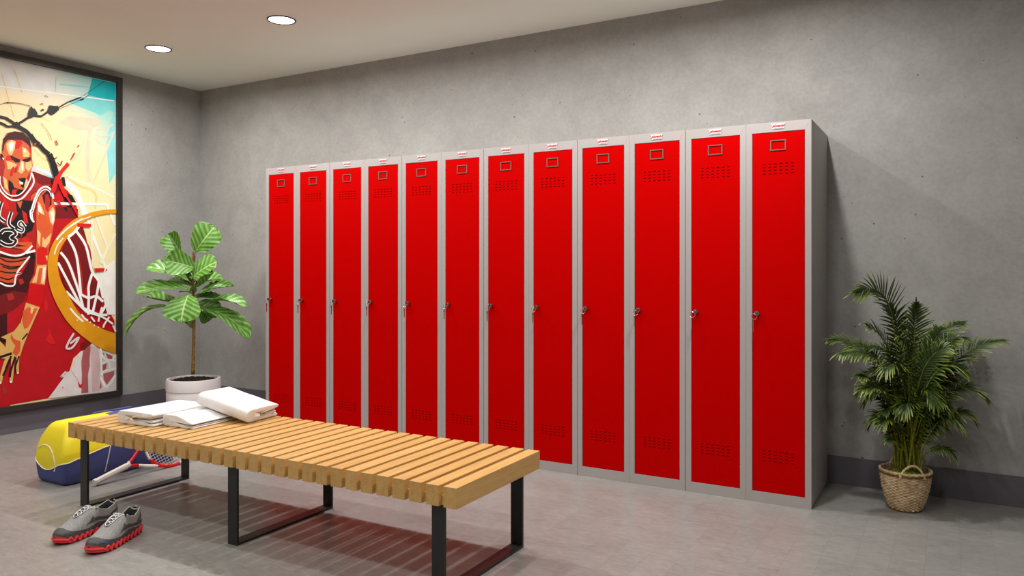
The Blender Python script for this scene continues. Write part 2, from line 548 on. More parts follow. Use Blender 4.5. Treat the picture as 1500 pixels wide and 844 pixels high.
# ---------------------------------------------------------------- lockers
LW, LH, LD = 0.2952, 1.8, 0.52
def locker_parts(root):
    h = LW / 2
    # carcass: open-fronted sheet steel box
    bm = bmesh.new()
    x0, x1, y0, y1 = -h + 0.0004, h - 0.0004, 0.012, LD
    v = [bm.verts.new(p) for p in ((x0, y0, 0.004), (x1, y0, 0.004), (x1, y1, 0.004), (x0, y1, 0.004), (x0, y0, LH), (x1, y0, LH), (x1, y1, LH), (x0, y1, LH))]
    for q in ((0, 1, 2, 3), (4, 7, 6, 5), (1, 5, 6, 2), (0, 3, 7, 4), (3, 2, 6, 7)):
        bm.faces.new([v[i] for i in q])
    bmesh.ops.recalc_face_normals(bm, faces=bm.faces)
    bmesh.ops.solidify(bm, geom=bm.faces[:], thickness=0.0015)
    build('carcass', bm, M_LGREY, root, recalc=True)
    # front frame, four mitred members
    bm = bmesh.new()
    ix0, ix1, iz0, iz1 = -h + 0.0285, h - 0.0285, 0.0505, 1.7535
    g = 0.0001
    mem = [[(-h, 0.0), (h, 0.0), (ix1, iz0), (ix0, iz0)], [(h, 0.0), (h, LH), (ix1, iz1), (ix1, iz0)],
           [(h, LH), (-h, LH), (ix0, iz1), (ix1, iz1)], [(-h, LH), (-h, 0.0), (ix0, iz0), (ix0, iz1)]]
    for q in mem:
        cx = sum(p[0] for p in q) / 4
        cz = sum(p[1] for p in q) / 4
        q2 = [(p[0] + (g if cx > p[0] else -g), p[1] + (g if cz > p[1] else -g)) for p in q]
        prism(bm, q2, 'y', 0.0, 0.0115)
    bmesh.ops.bevel(bm, geom=[e for e in bm.edges if abs(e.verts[0].co.y) < 1e-6 and abs(e.verts[1].co.y) < 1e-6], offset=0.0004, segments=1, affect='EDGES')
    build('front_frame', bm, M_LGREY, root)
    # door: sheet with real ventilation slots
    bm = bmesh.new()
    dx0, dx1, dz0, dz1 = ix0 + 0.0018, ix1 - 0.0018, iz0 + 0.0018, iz1 - 0.0022
    holes = []
    for zc in (1.6035, 1.588, 1.5725, 1.557, 0.2455, 0.230, 0.2145, 0.199):
        for i in range(6):
            xc = -0.0637 + 0.0255 * i
            holes.append((xc - 0.0062, xc + 0.0062, zc - 0.0021, zc + 0.0021))
    for xc, zc in ((-0.002, 0.125), (-0.036, 0.101), (0.028, 0.099)):
        holes.append((xc - 0.002, xc + 0.002, zc - 0.002, zc + 0.002))
    xs = sorted({dx0, dx1} | {a for q in holes for a in q[:2]})
    zs = sorted({dz0, dz1} | {a for q in holes for a in q[2:]})
    vg = {}
    def gv(i, j):
        if (i, j) not in vg:
            vg[(i, j)] = bm.verts.new((xs[i], 0.001, zs[j]))
        return vg[(i, j)]
    for i in range(len(xs) - 1):
        for j in range(len(zs) - 1):
            mx, mz = (xs[i] + xs[i + 1]) / 2, (zs[j] + zs[j + 1]) / 2
            if any(a < mx < b and c < mz < d for a, b, c, d in holes):
                continue
            bm.faces.new((gv(i, j), gv(i + 1, j), gv(i + 1, j + 1), gv(i, j + 1)))
    ext = bmesh.ops.extrude_face_region(bm, geom=bm.faces[:])
    bmesh.ops.translate(bm, verts=[e for e in ext['geom'] if isinstance(e, bmesh.types.BMVert)], vec=(0, 0.0022, 0))
    # turned-in door edge
    door = build('door', bm, M_RED, root)
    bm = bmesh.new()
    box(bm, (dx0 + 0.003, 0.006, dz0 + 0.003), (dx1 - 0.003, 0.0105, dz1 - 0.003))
    build('slot_shade', bm, M_HOLE, door)  # near-black sheet behind the slots stands for shade inside the locker
    # card holder
    bm = bmesh.new()
    cx, cz, w2, h2, t = 0.0, 1.6905, 0.0352, 0.0243, 0.0042
    for lo, hi in (((cx - w2, cz + h2 - t), (cx + w2, cz + h2)), ((cx - w2, cz - h2), (cx + w2, cz - h2 + t)), ((cx - w2, cz - h2 + t), (cx - w2 + t, cz + h2 - t)), ((cx + w2 - t, cz - h2 + t), (cx + w2, cz + h2 - t))):
        box(bm, (lo[0], -0.0022, lo[1]), (hi[0], 0.001, hi[1]))
    o = build('card_holder', bm, M_CARD, door)
    o['label'] = 'steel card holder frame'
    # cam lock
    bm = bmesh.new()
    lx, lz = -h + 0.052, 0.897
    pts = [(lx + 0.0115 * math.cos(a), lz + 0.0115 * math.sin(a)) for a in [PI / 6 * i + PI / 12 for i in range(12)]]
    prism(bm, pts, 'y', -0.012, 0.001)
    box(bm, (lx - 0.004, -0.0165, lz - 0.006), (lx + 0.004, -0.012, lz + 0.006), 0.001, 1)
    o = build('lock', bm, M_CHROME, door, angle=30, smooth=True)
    o['label'] = 'round chrome lock'
    # key in the barrel with ring and hanging spare key
    bm = bmesh.new()
    box(bm, (lx - 0.0015, -0.036, lz - 0.0095), (lx + 0.0015, -0.0165, lz + 0.0095), 0.0012, 1)
    ring = [(lx - 0.008 + 0.0125 * math.cos(a), -0.030 + 0.002 * math.cos(a * 2), lz - 0.014 + 0.0135 * math.sin(a)) for a in [2 * PI * i / 18 for i in range(18)]]
    tube(bm, ring, 0.0011, 6, closed=True)
    box(bm, (lx - 0.0135, -0.0345, lz - 0.046), (lx - 0.0105, -0.024, lz - 0.026), 0.0012, 1)
    box(bm, (lx - 0.0132, -0.0315, lz - 0.086), (lx - 0.0108, -0.0265, lz - 0.044))
    for i in range(4):
        box(bm, (lx - 0.0132, -0.0275, lz - 0.083 + 0.008 * i), (lx - 0.0108, -0.0255, lz - 0.079 + 0.008 * i))
    o = build('key', bm, M_CHROME, door)
    o['label'] = 'silver keys on a small ring'
    # maker badge above the door
    bm = bmesh.new()
    prism(bm, [(-0.034, 1.792), (-0.0275, 1.783), (-0.027, 1.7665), (0.027, 1.7665), (0.0275, 1.783), (0.034, 1.792)], 'y', -0.0018, 0.0004)
    badge = build('badge', bm, M_BADGE, root)
    badge['label'] = 'small white badge with red lettering'
    cu = bpy.data.curves.new('badge_text', 'FONT')
    cu.body = 'phoenix'
    cu.size = 0.0162
    cu.shear = 0.35
    cu.align_x = 'CENTER'
    cu.align_y = 'CENTER'
    cu.extrude = 0.0003
    cu.offset = 0.0005
    to = bpy.data.objects.new('badge_text', cu)
    COL.objects.link(to)
    bpy.context.view_layer.update()
    me = bpy.data.meshes.new_from_object(to.evaluated_get(bpy.context.evaluated_depsgraph_get()))
    bpy.data.objects.remove(to)
    me.transform(Matrix.Translation((0, -0.0022, 1.7815)) @ Matrix.Rotation(R(90), 4, 'X'))
    me.materials.clear()
    me.materials.append(M_BADGER)
    link('lettering', me, badge)
    bm = bmesh.new()
    prism(bm, [(-0.019, 1.7705), (-0.018, 1.7685), (0.024, 1.7685), (0.023, 1.7705)], 'y', -0.0024, -0.0017)
    build('badge_line', bm, M_BADGEB, badge)

def copy_thing(src, loc, rz=None):
    c = src.copy()
    COL.objects.link(c)
    c.location = loc
    if rz is not None:
        c.rotation_euler = (0, 0, rz)
    for ch in list(src.children):
        d = ch.copy()
        COL.objects.link(d)
        d.parent = c
        for g in list(ch.children):
            e = g.copy()
            COL.objects.link(e)
            e.parent = d
    return c

NTH = ['first', 'second', 'third', 'fourth', 'fifth', 'sixth']
LOCKX = []
for p in range(6):
    base = -3.558 + 0.5934 * p
    LOCKX += [base + 0.0018 + LW / 2, base + 0.0018 + LW / 2 + LW + 0.0005]
lk_first = None
for i, x in enumerate(LOCKX):
    if i < 6:
        lab = NTH[i] + ' red-doored grey locker counted from the fig plant end of the row'
    else:
        lab = NTH[11 - i] + ' red-doored grey locker counted from the palm end of the row'
    if i == 0:
        lab = 'leftmost red-doored grey locker of the row, nearest the potted fig plant'
    if i == 11:
        lab = 'rightmost red-doored grey locker of the row, its grey side showing beside the palm'
    if lk_first is None:
        lk_first = thing('locker', lab, 'locker', (x, 0, 0), 0, 'red lockers along the back wall')
        locker_parts(lk_first)
    else:
        o = copy_thing(lk_first, (x, 0, 0))
        o['label'] = lab
        if i == 11:
            for yy, zz in ((0.068, 1.437), (0.42, 1.437), (0.058, 0.34), (0.385, 0.337), (0.048, 0.05)):
                bm = bmesh.new()
                for k in range(2):
                    ring = [bm.verts.new((LW / 2 - 0.0003 + 0.002 * k, yy + (0.005 - 0.002 * k) * math.cos(a * PI / 5), zz + (0.005 - 0.002 * k) * math.sin(a * PI / 5))) for a in range(10)]
                    if k:
                        for a in range(10):
                            bm.faces.new((prev[a], prev[(a + 1) % 10], ring[(a + 1) % 10], ring[a]))
                    bm.faces.new(ring)
                    prev = ring
                build('bolt', bm, M_CHROME, o)

# ---------------------------------------------------------------- bench
BX, BYC, BA, BT, BH = -1.9463, -1.3582, 0.0079, 0.3877, 0.0704
bench = thing('slatted_bench', 'long slatted timber bench on black steel legs in front of the red lockers', 'bench', (BX, BYC, 0), BA)
HL, HW = 1.0931, 0.2979
bm = bmesh.new()
for i in range(31):
    x = -HL + (2 * HL - 0.0523) * i / 30
    box(bm, (x, -HW, BT - BH), (x + 0.0523, HW, BT), 0.0016, 2)
    if i < 30:
        for y in (-0.262, 0.262):
            box(bm, (x + 0.0515, y - 0.02, BT - BH + 0.002), (x + 0.0725, y + 0.02, BT - 0.036))
build('slatted_seat', bm, M_WOOD, bench)
for cx in (-1.0049, 0.0, 1.0049):
    bm = bmesh.new()
    a, b, t, zt = -0.2766, 0.2766, 0.0100, BT - BH - 0.0005
    w = 0.0263
    out = [(a, 0.0), (b, 0.0), (b, zt), (a, zt)]
    inn = [(a + t, t), (b - t, t), (b - t, zt - t), (a + t, zt - t)]
    for k in range(4):
        q = [out[k], out[(k + 1) % 4], inn[(k + 1) % 4], inn[k]]
        prism(bm, q, 'x', cx - w, cx + w)
    bmesh.ops.remove_doubles(bm, verts=bm.verts, dist=1e-5)
    build('leg_frame', bm, M_STEEL, bench)

# ---------------------------------------------------------------- towels
def ribbon(bm, path, th, y0, y1, ny, seed, amp):
    """A folded cloth layer: a band along a 2-D path, drawn out in depth."""
    P = spline([(p[0], 0, p[1]) for p in path], 5)
    n = len(P)
    L, Rr = [], []
    for i in range(n):
        d = P[min(i + 1, n - 1)] - P[max(i - 1, 0)]
        d = d.normalized() if d.length > 1e-9 else Vector((1, 0, 0))
        nn = Vector((-d.z, 0, d.x)) * th / 2
        L.append(P[i] + nn)
        Rr.append(P[i] - nn)
    e0 = P[0] - (P[1] - P[0]).normalized() * th * 0.4
    e1 = P[-1] + (P[-1] - P[-2]).normalized() * th * 0.4
    outl = L + [e1] + Rr[::-1] + [e0]
    rings = []
    stations = [0.0, 0.012, 0.03] + [0.03 + 0.94 * k / ny for k in range(1, ny)] + [0.97, 0.988, 1.0]
    ny = len(stations) - 1
    for j in range(ny + 1):
        t = stations[j]
        y = y0 + (y1 - y0) * t
        ring = []
        for q in outl:
            w = noise.noise(Vector((q.x * 9 + seed, y * 9, q.z * 20))) * amp
            w2 = noise.noise(Vector((q.x * 30 + seed, y * 14 + 3, q.z * 40))) * amp * 0.5
            edge = noise.noise(Vector((q.x * 16 + seed, q.z * 34, 5.0))) * amp * 0.9 if j in (0, ny) else 0
            ring.append(bm.verts.new((q.x + w * 0.6, y + edge, max(0.0008, q.z + (w + w2) * min(1.0, q.z / 0.02)))))
        rings.append(ring)
    m = len(outl)
    for a, b in zip(rings, rings[1:]):
        for i in range(m):
            bm.faces.new((a[i], a[(i + 1) % m], b[(i + 1) % m], b[i]))
    bm.faces.new(rings[0][::-1])
    bm.faces.new(rings[-1])

def towel(name, W, D, T, label, loc, rot, seed, sag=0.0):
    bm = bmesh.new()
    t = T * 0.20
    x0, x1 = -W / 2, W / 2
    # outer wrap: bottom run, rounded fold on the left, top run
    out = [(x1, t * 0.5), (x1 * 0.4, t * 0.5), (x0 * 0.5, t * 0.5), (x0 + T * 0.34, t * 0.52), (x0 + T * 0.08, T * 0.22), (x0, T * 0.5), (x0 + T * 0.08, T * 0.78),
           (x0 + T * 0.34, T - t * 0.52), (x0 * 0.4, T - t * 0.45), (x1 * 0.3, T - t * 0.5), (x1 * 0.82, T - t * 0.6), (x1 * 0.97, T - t * 0.95)]
    ribbon(bm, out, t, -D / 2, D / 2, 14, seed, 0.0024)
    # inner fold, closed on both sides
    inn = [(x1 - 0.008, T * 0.345), (x1 * 0.3, T * 0.34), (x0 * 0.4, T * 0.34), (x0 + T * 0.75, T * 0.345), (x0 + T * 0.56, T * 0.39), (x0 + T * 0.48, T * 0.49), (x0 + T * 0.56, T * 0.59), (x0 + T * 0.75, T * 0.635), (x0 * 0.4, T * 0.64), (x1 * 0.4, T * 0.64), (x1 * 0.86, T * 0.635)]
    ribbon(bm, inn, t * 0.92, -D / 2 + 0.007, D / 2 - 0.003, 14, seed + 4.2, 0.0016)
    if sag:
        for v in bm.verts:
            f = max(0.0, min(1.0, (v.co.x / (W / 2) + 0.1) / 1.1))
            v.co.z *= 1 - sag * f * f * (3 - 2 * f)
    o = build(name, bm, M_TOWEL, None, smooth=True)
    sub = o.modifiers.new('soft', 'SUBSURF')
    sub.levels = 1
    sub.render_levels = 2
    o.location = loc
    o.rotation_euler = rot
    tag(o, label, 'towel', 'white folded towels on the bench')
    return o
ZB = BT + 0.0006
towel('folded_towel', 0.232, 0.32, 0.060, 'folded white towel lying flat at the left end of the bench, nearest the bench corner', (-2.712, -1.392, ZB), (0, 0, R(4)), 1.3)
towel('folded_towel', 0.190, 0.27, 0.052, 'folded white towel lying flat in the middle with another towel resting on its edge', (-2.495, -1.352, ZB), (0, 0, R(4)), 5.1, 0.50)
towel('folded_towel', 0.215, 0.31, 0.062, 'tilted white towel leaning on top of its flat neighbour, nearest the lockers', (-2.435, -1.195, ZB + 0.036), (R(12.5), 0, R(97.7)), 9.7)

# ---------------------------------------------------------------- potted fiddle leaf fig
FX, FYY = -4.105, -0.160
fig = thing('potted_fig', 'broad-leaved fig plant in a round white pot in the corner beside the poster', 'plant', (FX, FYY, 0), 0.5225)
# here local x runs to the right of the plant, local -y towards the bench
bm = bmesh.new()
RP = 0.182
lathe(bm, [(0.0, 0.0), (RP * 0.80, 0.0), (RP * 0.85, 0.008), (RP * 0.935, 0.09), (RP * 0.985, 0.17), (RP * 0.99, 0.236), (RP * 0.975, 0.242), (RP * 0.975, 0.247), (RP, 0.252), (RP, 0.322), (RP * 0.985, 0.330),
           (RP * 0.90, 0.330), (RP * 0.885, 0.322), (RP * 0.87, 0.27), (0.0, 0.27)], 72)
bmesh.ops.remove_doubles(bm, verts=bm.verts, dist=1e-5)
pot = build('pot', bm, M_POT, fig, smooth=True, angle=40)
bm = bmesh.new()
for j in range(0, 13):
    pass
rings = []
for j in range(13):
    r = RP * 0.878 * j / 12
    ring = []
    for i in range(48):
        a = 2 * PI * i / 48
        x, y = r * math.cos(a), r * math.sin(a)
        z = 0.312 + 0.020 * (1 - (j / 12) ** 2) + 0.014 * noise.noise(Vector((x * 48, y * 48, 1))) + 0.008 * noise.noise(Vector((x * 110, y * 110, 4)))
        ring.append(bm.verts.new((x, y, z)))
    rings.append(ring)
for a, b in zip(rings, rings[1:]):
    for i in range(48):
        bm.faces.new((a[i], a[(i + 1) % 48], b[(i + 1) % 48], b[i]))
bmesh.ops.remove_doubles(bm, verts=bm.verts, dist=1e-5)
build('soil', bm, M_SOIL, fig)
FU = 0.00485
def FP(px, py, d=0.0):
    """plant grid: steps right of the trunk foot, steps up from eye level, metres towards the room."""
    return Vector(((px - 282.5) * FU, -d, 1.1153 - (py - 391.9) * FU))
bm = bmesh.new()
tr = spline([FP(281.5, 548), FP(282.5, 500), FP(283.2, 460), FP(281.5, 420), FP(280.8, 388), FP(282, 368)], 6)
tube(bm, tr, [0.0125 - 0.0075 * i / (len(tr) - 1) for i in range(len(tr))], 10)
for p, q in (((284, 385), (285, 368)),):
    tube(bm, [FP(*p), FP(*q)], 0.003, 6)
def petiole(bm, a, b):
    m = (a + b) / 2 + Vector((0, 0, -0.006))
    tube(bm, spline([a, m, b], 4), 0.0032, 6)
lbm = bmesh.new()
uvl = lbm.loops.layers.uv.new('UVMap')
PROF_T = [0, 0.05, 0.12, 0.25, 0.4, 0.55, 0.7, 0.82, 0.91, 0.97, 1.0]
PROF_W = [0.04, 0.26, 0.46, 0.66, 0.80, 0.93, 1.0, 0.94, 0.76, 0.46, 0.04]
def leaf(bm, base, tip, width, normal, arch=0.02, fold=0.10, twist=0.0, wave=0.006, tipdrop=0.0, seed=0.0, NU=14, NV=22):
    ax = tip - base
    ln = ax.length
    axn = ax.normalized()
    nr = (normal - axn * normal.dot(axn)).normalized()
    side = axn.cross(nr).normalized()
    vs = []
    for j in range(NV + 1):
        t = j / NV
        mid = base + ax * t + nr * arch * math.sin(PI * t) + Vector((0, 0, -1)) * tipdrop * t * t
        wv = width / 2 * interp(t, PROF_T, PROF_W)
        ang = twist * (t - 0.4)
        sd = side * math.cos(ang) + nr * math.sin(ang)
        nn = nr * math.cos(ang) - side * math.sin(ang)
        row = []
        for i in range(NU + 1):
            u = -1 + 2 * i / NU
            lift = abs(u) * fold * wv * 1.6 + u * u * fold * wv * 0.6
            cor = wave * math.sin((t - abs(u) * 0.31) * 2 * PI * 6.0) * min(1, abs(u) * 2) * (0.4 + 0.6 * t)
            edge = wave * 2.2 * noise.noise(Vector((t * 4.5 + seed, u * 1.2, seed * 3))) * u * u
            row.append((bm.verts.new(mid + sd * (u * wv) + nn * (lift + cor + edge)), ((u + 1) / 2, t)))
        vs.append(row)
    for j in range(NV):
        for i in range(NU):
            q = [vs[j][i], vs[j][i + 1], vs[j + 1][i + 1], vs[j + 1][i]]
            f = bm.faces.new([a[0] for a in q])
            for lp, a in zip(f.loops, q):
                lp[uvl].uv = a[1]
F_ = Vector((0, -1, 0))
UPV = Vector((0, 0, 1))
# base, tip, width, facing, arch, fold, twist, tip drop, depth of base and tip
LEAVES = [
    ((284.5, 369), (312, 331), 0.175, (0.25, -1, 0.15), 0.012, 0.10, 0.3, 0.0, 0.00, -0.02),
    ((267.5, 375), (247, 343), 0.115, (-0.4, -0.75, 0.5), -0.015, 0.35, -0.5, 0.0, 0.03, 0.02),
    ((286, 392), (252, 382), 0.155, (-0.15, -1, 0.30), 0.015, 0.12, 0.2, 0.0, 0.03, 0.12),
    ((279, 398), (236, 374), 0.075, (0.1, -0.25, 1), -0.03, 0.35, 0.5, 0.0, 0.0, -0.05),
    ((283, 407), (322, 383), 0.150, (-0.2, -1, 0.55), 0.015, 0.10, 0.3, 0.0, 0.03, 0.06),
    ((279, 412), (223, 392), 0.120, (-0.1, -0.55, 1), 0.030, 0.15, 0.3, 0.0, 0.04, 0.10),
    ((283, 424), (323, 399), 0.080, (0.2, -0.35, 1), -0.02, 0.35, -0.4, 0.0, 0.05, 0.14),
    ((281, 423), (213, 428), 0.115, (0.0, -0.55, 1), 0.030, 0.15, 0.2, 0.0, 0.05, 0.16),
    ((290, 430), (338, 419), 0.110, (0.0, -0.6, 1), 0.020, 0.15, 0.4, 0.0, 0.0, -0.04),
    ((256, 443), (203, 435), 0.110, (0.0, -0.18, 1), -0.012, 0.30, 0.4, 0.0, -0.02, -0.10),
    ((281, 431), (278.5, 470), 0.225, (-0.05, -1, 0.35), 0.018, 0.06, 0.0, 0.0, 0.07, 0.16),
    ((256, 449), (192, 486), 0.095, (-0.35, -0.45, 1), 0.070, 0.20, 0.3, 0.03, 0.02, 0.10),
    ((299, 446), (366, 447), 0.095, (0.0, -0.25, 1), 0.035, 0.30, -0.3, 0.012, 0.03, 0.08),
    ((299, 452), (366, 493), 0.130, (0.35, -0.62, 1), 0.055, 0.12, 0.2, 0.015, 0.02, 0.02),
    ((284, 446), (268, 478), 0.150, (-0.4, -1, 0.5), 0.010, 0.12, 0.2, 0.0, -0.03, -0.08),
    ((289, 450), (300, 470), 0.120, (0.4, -1, 0.5), 0.010, 0.12, 0.2, 0.0, -0.04, -0.09),
    ((281, 436), (318, 441), 0.090, (0.1, -0.4, 1), 0.010, 0.2, 0.2, 0.0, -0.04, -0.12),
    ((279, 420), (238, 411), 0.110, (-0.1, -0.5, 1), 0.02, 0.15, 0.2, 0.0, -0.03, -0.10),
    ((282, 412), (300, 418), 0.110, (0.1, -0.6, 1), 0.01, 0.15, 0.2, 0.0, -0.02, -0.16),
    ((284, 440), (262, 462), 0.130, (-0.6, -1, 0.6), 0.012, 0.12, 0.2, 0.0, -0.05, -0.12),
    ((284, 444), (310, 462), 0.130, (0.6, -0.8, 0.6), 0.012, 0.12, 0.2, 0.0, -0.05, -0.12),
    ((281, 405), (258, 396), 0.110, (-0.2, -0.7, 0.8), 0.02, 0.15, 0.2, 0.0, -0.03, -0.09),
    ((282, 418), (316, 408), 0.110, (0.1, -0.6, 0.8), 0.02, 0.15, 0.2, 0.0, -0.03, -0.12),
    ((281, 430), (255, 428), 0.100, (-0.1, -0.4, 1), 0.01, 0.15, 0.2, 0.0, -0.03, -0.18),
]
for k, (b, t, w, nrm, arch, fold, tw, drop, d0, d1) in enumerate(LEAVES):
    B, T_ = FP(b[0], b[1], d0), FP(t[0], t[1], d1)
    leaf(lbm, B, T_, w * 1.22, Vector(nrm), arch, fold, tw, 0.0045, drop, k * 1.7)
    zz = B.z - 0.012
    petiole(bm, Vector((FP(282.2, 400).x, 0, min(max(zz, 0.86), 1.16))), B)
build('trunk', bm, M_TRUNK, fig, smooth=True)
build('foliage', lbm, M_FIG, fig, smooth=True, recalc=False)

# ---------------------------------------------------------------- palm in a wicker basket
PX, PY = 0.375, 0.235
palm = thing('potted_palm', 'bushy green palm in a handled wicker basket beside the last locker', 'plant', (PX, PY, 0), 0.5225)
def bask_r(z):
    return interp(z, [0, 0.012, 0.05, 0.10, 0.15, 0.185, 0.2], [0.064, 0.068, 0.083, 0.096, 0.1035, 0.106, 0.1065])
BKH = 0.178
bm = bmesh.new()
NS = 38
rows = 25
for r in range(rows):
    z = 0.010 + (BKH - 0.016) * r / (rows - 1)
    pts = []
    for i in range(NS * 4):
        a = 2 * PI * i / (NS * 4)
        wob = 0.0022 * math.sin(a * NS / 2 + PI * (r % 2)) + 0.0008 * noise.noise(Vector((math.cos(a) * 6, math.sin(a) * 6, r * 3.0)))
        pts.append(((bask_r(z) + wob) * math.cos(a), (bask_r(z) + wob) * math.sin(a), z + 0.0014 * noise.noise(Vector((math.cos(a) * 9, math.sin(a) * 9, r * 1.7)))))
    tube(bm, pts, 0.0038, 6, closed=True)
for i in range(NS):
    a = 2 * PI * i / NS + PI / NS / 2
    tube(bm, [(bask_r(z) * math.cos(a), bask_r(z) * math.sin(a), z) for z in (0.006, 0.05, 0.1, 0.15, BKH)], 0.0022, 5)
build('basket', bm, M_WICK, palm, smooth=True)
bm = bmesh.new()
lathe(bm, [(0.0, 0.003), (0.063, 0.003), (0.080, 0.05), (0.093, 0.10), (0.1005, 0.15), (0.1005, 0.152)], 40)
tube(bm, [(0.0665 * math.cos(a), 0.0665 * math.sin(a), 0.0055) for a in [2 * PI * i / 48 for i in range(48)]], 0.0052, 8, closed=True)
tube(bm, [(0.1095 * math.cos(a), 0.1095 * math.sin(a), BKH - 0.008) for a in [2 * PI * i / 64 for i in range(64)]], 0.0042, 8, closed=True)
o = build('basket_lining', bm, M_WICKD, palm, smooth=True)
bm = bmesh.new()
for ph in (0, PI):
    pts = []
    for i in range(120):
        a = 2 * PI * i / 120
        pts.append(((0.1065 + 0.0022 * math.cos(a * 16 + ph)) * math.cos(a), (0.1065 + 0.0022 * math.cos(a * 16 + ph)) * math.sin(a), BKH + 0.003 + 0.0022 * math.sin(a * 16 + ph)))
    tube(bm, pts, 0.0052, 7, closed=True)
build('basket_rim', bm, M_WICK, palm, smooth=True)
for a0 in (-PI / 2 - 0.18, PI / 2 - 0.25):
    bm = bmesh.new()
    for ph in (0, PI):
        pts = []
        for i in range(40):
            t = i / 39
            ang = a0 - 0.46 + 0.92 * t
            zz = BKH - 0.004 + 0.050 * math.sin(PI * t) ** 0.7
            rr = 0.108 + 0.0028 * math.cos(t * 40 + ph)
            pts.append((rr * math.cos(ang), rr * math.sin(ang), zz + 0.0026 * math.sin(t * 40 + ph)))
        tube(bm, pts, 0.0038, 7)
    for s in (-1, 1):
        ang = a0 + s * 0.46
        for k in range(4):
            tube(bm, [((0.1075 + 0.009 * math.cos(b)) * math.cos(ang + 0.05 * math.sin(b)), (0.1075 + 0.009 * math.cos(b)) * math.sin(ang + 0.05 * math.sin(b)), BKH - 0.012 + 0.006 * k) for b in [2 * PI * i / 14 for i in range(14)]], 0.0026, 5, closed=True)
    build('basket_handle', bm, M_WICK, palm, smooth=True)
def mound(r0, z0, dz, sc, seed):
    bm = bmesh.new()
    rings = []
    for j in range(10):
        r = r0 * j / 9
        ring = []
        for i in range(40):
            a = 2 * PI * i / 40
            x, y = r * math.cos(a), r * math.sin(a)
            ring.append(bm.verts.new((x, y, z0 + dz * (1 - (j / 9) ** 2) + 0.006 * noise.noise(Vector((x * sc, y * sc, seed))))))
        rings.append(ring)
    for a, b in zip(rings, rings[1:]):
        for i in range(40):
            bm.faces.new((a[i], a[(i + 1) % 40], b[(i + 1) % 40], b[i]))
    bmesh.ops.remove_doubles(bm, verts=bm.verts, dist=1e-5)
    return bm
build('bark_mulch', mound(0.0995, 0.154, 0.012, 90, 2), M_CHIP, palm)
build('moss', mound(0.082, 0.158, 0.017, 70, 8), M_MOSS, palm)
PU = 0.00316
def PPt(px, py, d=0.0):
    return Vector(((px - 1326.5) * PU, -d, 1.1153 - (py - 391.9) * PU))
sbm = bmesh.new()
fbm = bmesh.new()
puv = fbm.loops.layers.uv.new('UVMap')
rnd = random.Random(3)
def leaflet(bm, base, d, ln, wd, nrm, droop, seg=5):
    dn = d.normalized()
    sd = dn.cross(nrm)
    if sd.length < 1e-4:
        sd = dn.orthogonal()
    sd.normalize()
    nn = sd.cross(dn).normalized()
    rows = []
    for j in range(seg + 1):
        t = j / seg
        c = base + dn * (ln * t) + Vector((0, 0, -1)) * (droop * t * t)
        w = wd * 0.5 * (math.sin(PI * min(1, 0.22 + 0.78 * t) ** 0.9) ** 0.8 if t < 1 else 0.03)
        w = max(w, wd * 0.02)
        rows.append(((bm.verts.new(c + sd * w + nn * w * 0.45), (0, t)), (bm.verts.new(c), (0.5, t)), (bm.verts.new(c - sd * w + nn * w * 0.45), (1, t))))
    for a, b in zip(rows, rows[1:]):
        for i in range(2):
            q = [a[i], a[i + 1], b[i + 1], b[i]]
            f = bm.faces.new([k[0] for k in q])
            for lp, k in zip(f.loops, q):
                lp[puv].uv = k[1]
def frond(path, nl, lmax, start=0.3, droop=0.03, wd=0.0095, spread=1.0, face=None, rad=0.0035):
    P = spline([PPt(*p) for p in path], 8)
    n = len(P)
    tube(sbm, P, [rad * (1 - 0.75 * i / (n - 1)) for i in range(n)], 6)
    for k in range(nl):
        t = start + (1 - start) * (k + 0.5) / nl
        f = t * (n - 1)
        i = min(int(f), n - 2)
        p = P[i].lerp(P[i + 1], f - i)
        tg = (P[i + 1] - P[i]).normalized()
        up = face if face is not None else Vector((0, -0.35, 1))
        sd = tg.cross(up)
        if sd.length < 0.15:
            sd = tg.cross(Vector((0.2, -1, 0)))
        sd.normalize()
        nn = sd.cross(tg).normalized()
        tt = (t - start) / (1 - start)
        ll = lmax * (0.55 + 0.45 * math.sin(PI * min(1, tt * 0.9 + 0.12))) * (1 - 0.45 * tt ** 3)
        for s in (-1, 1):
            fw = 0.45 + 0.75 * tt
            d = tg * fw + sd * s * spread * (1.05 - 0.45 * tt) + nn * 0.25 + Vector((rnd.uniform(-.1, .1), rnd.uniform(-.1, .1), rnd.uniform(-.1, .1)))
            leaflet(fbm, p, d, ll * rnd.uniform(0.85, 1.1), wd * rnd.uniform(0.8, 1.15), nn, droop * rnd.uniform(0.6, 1.5))
    leaflet(fbm, P[-1], (P[-1] - P[-2]), lmax * 0.5, wd, Vector((0, -0.5, 1)), droop)
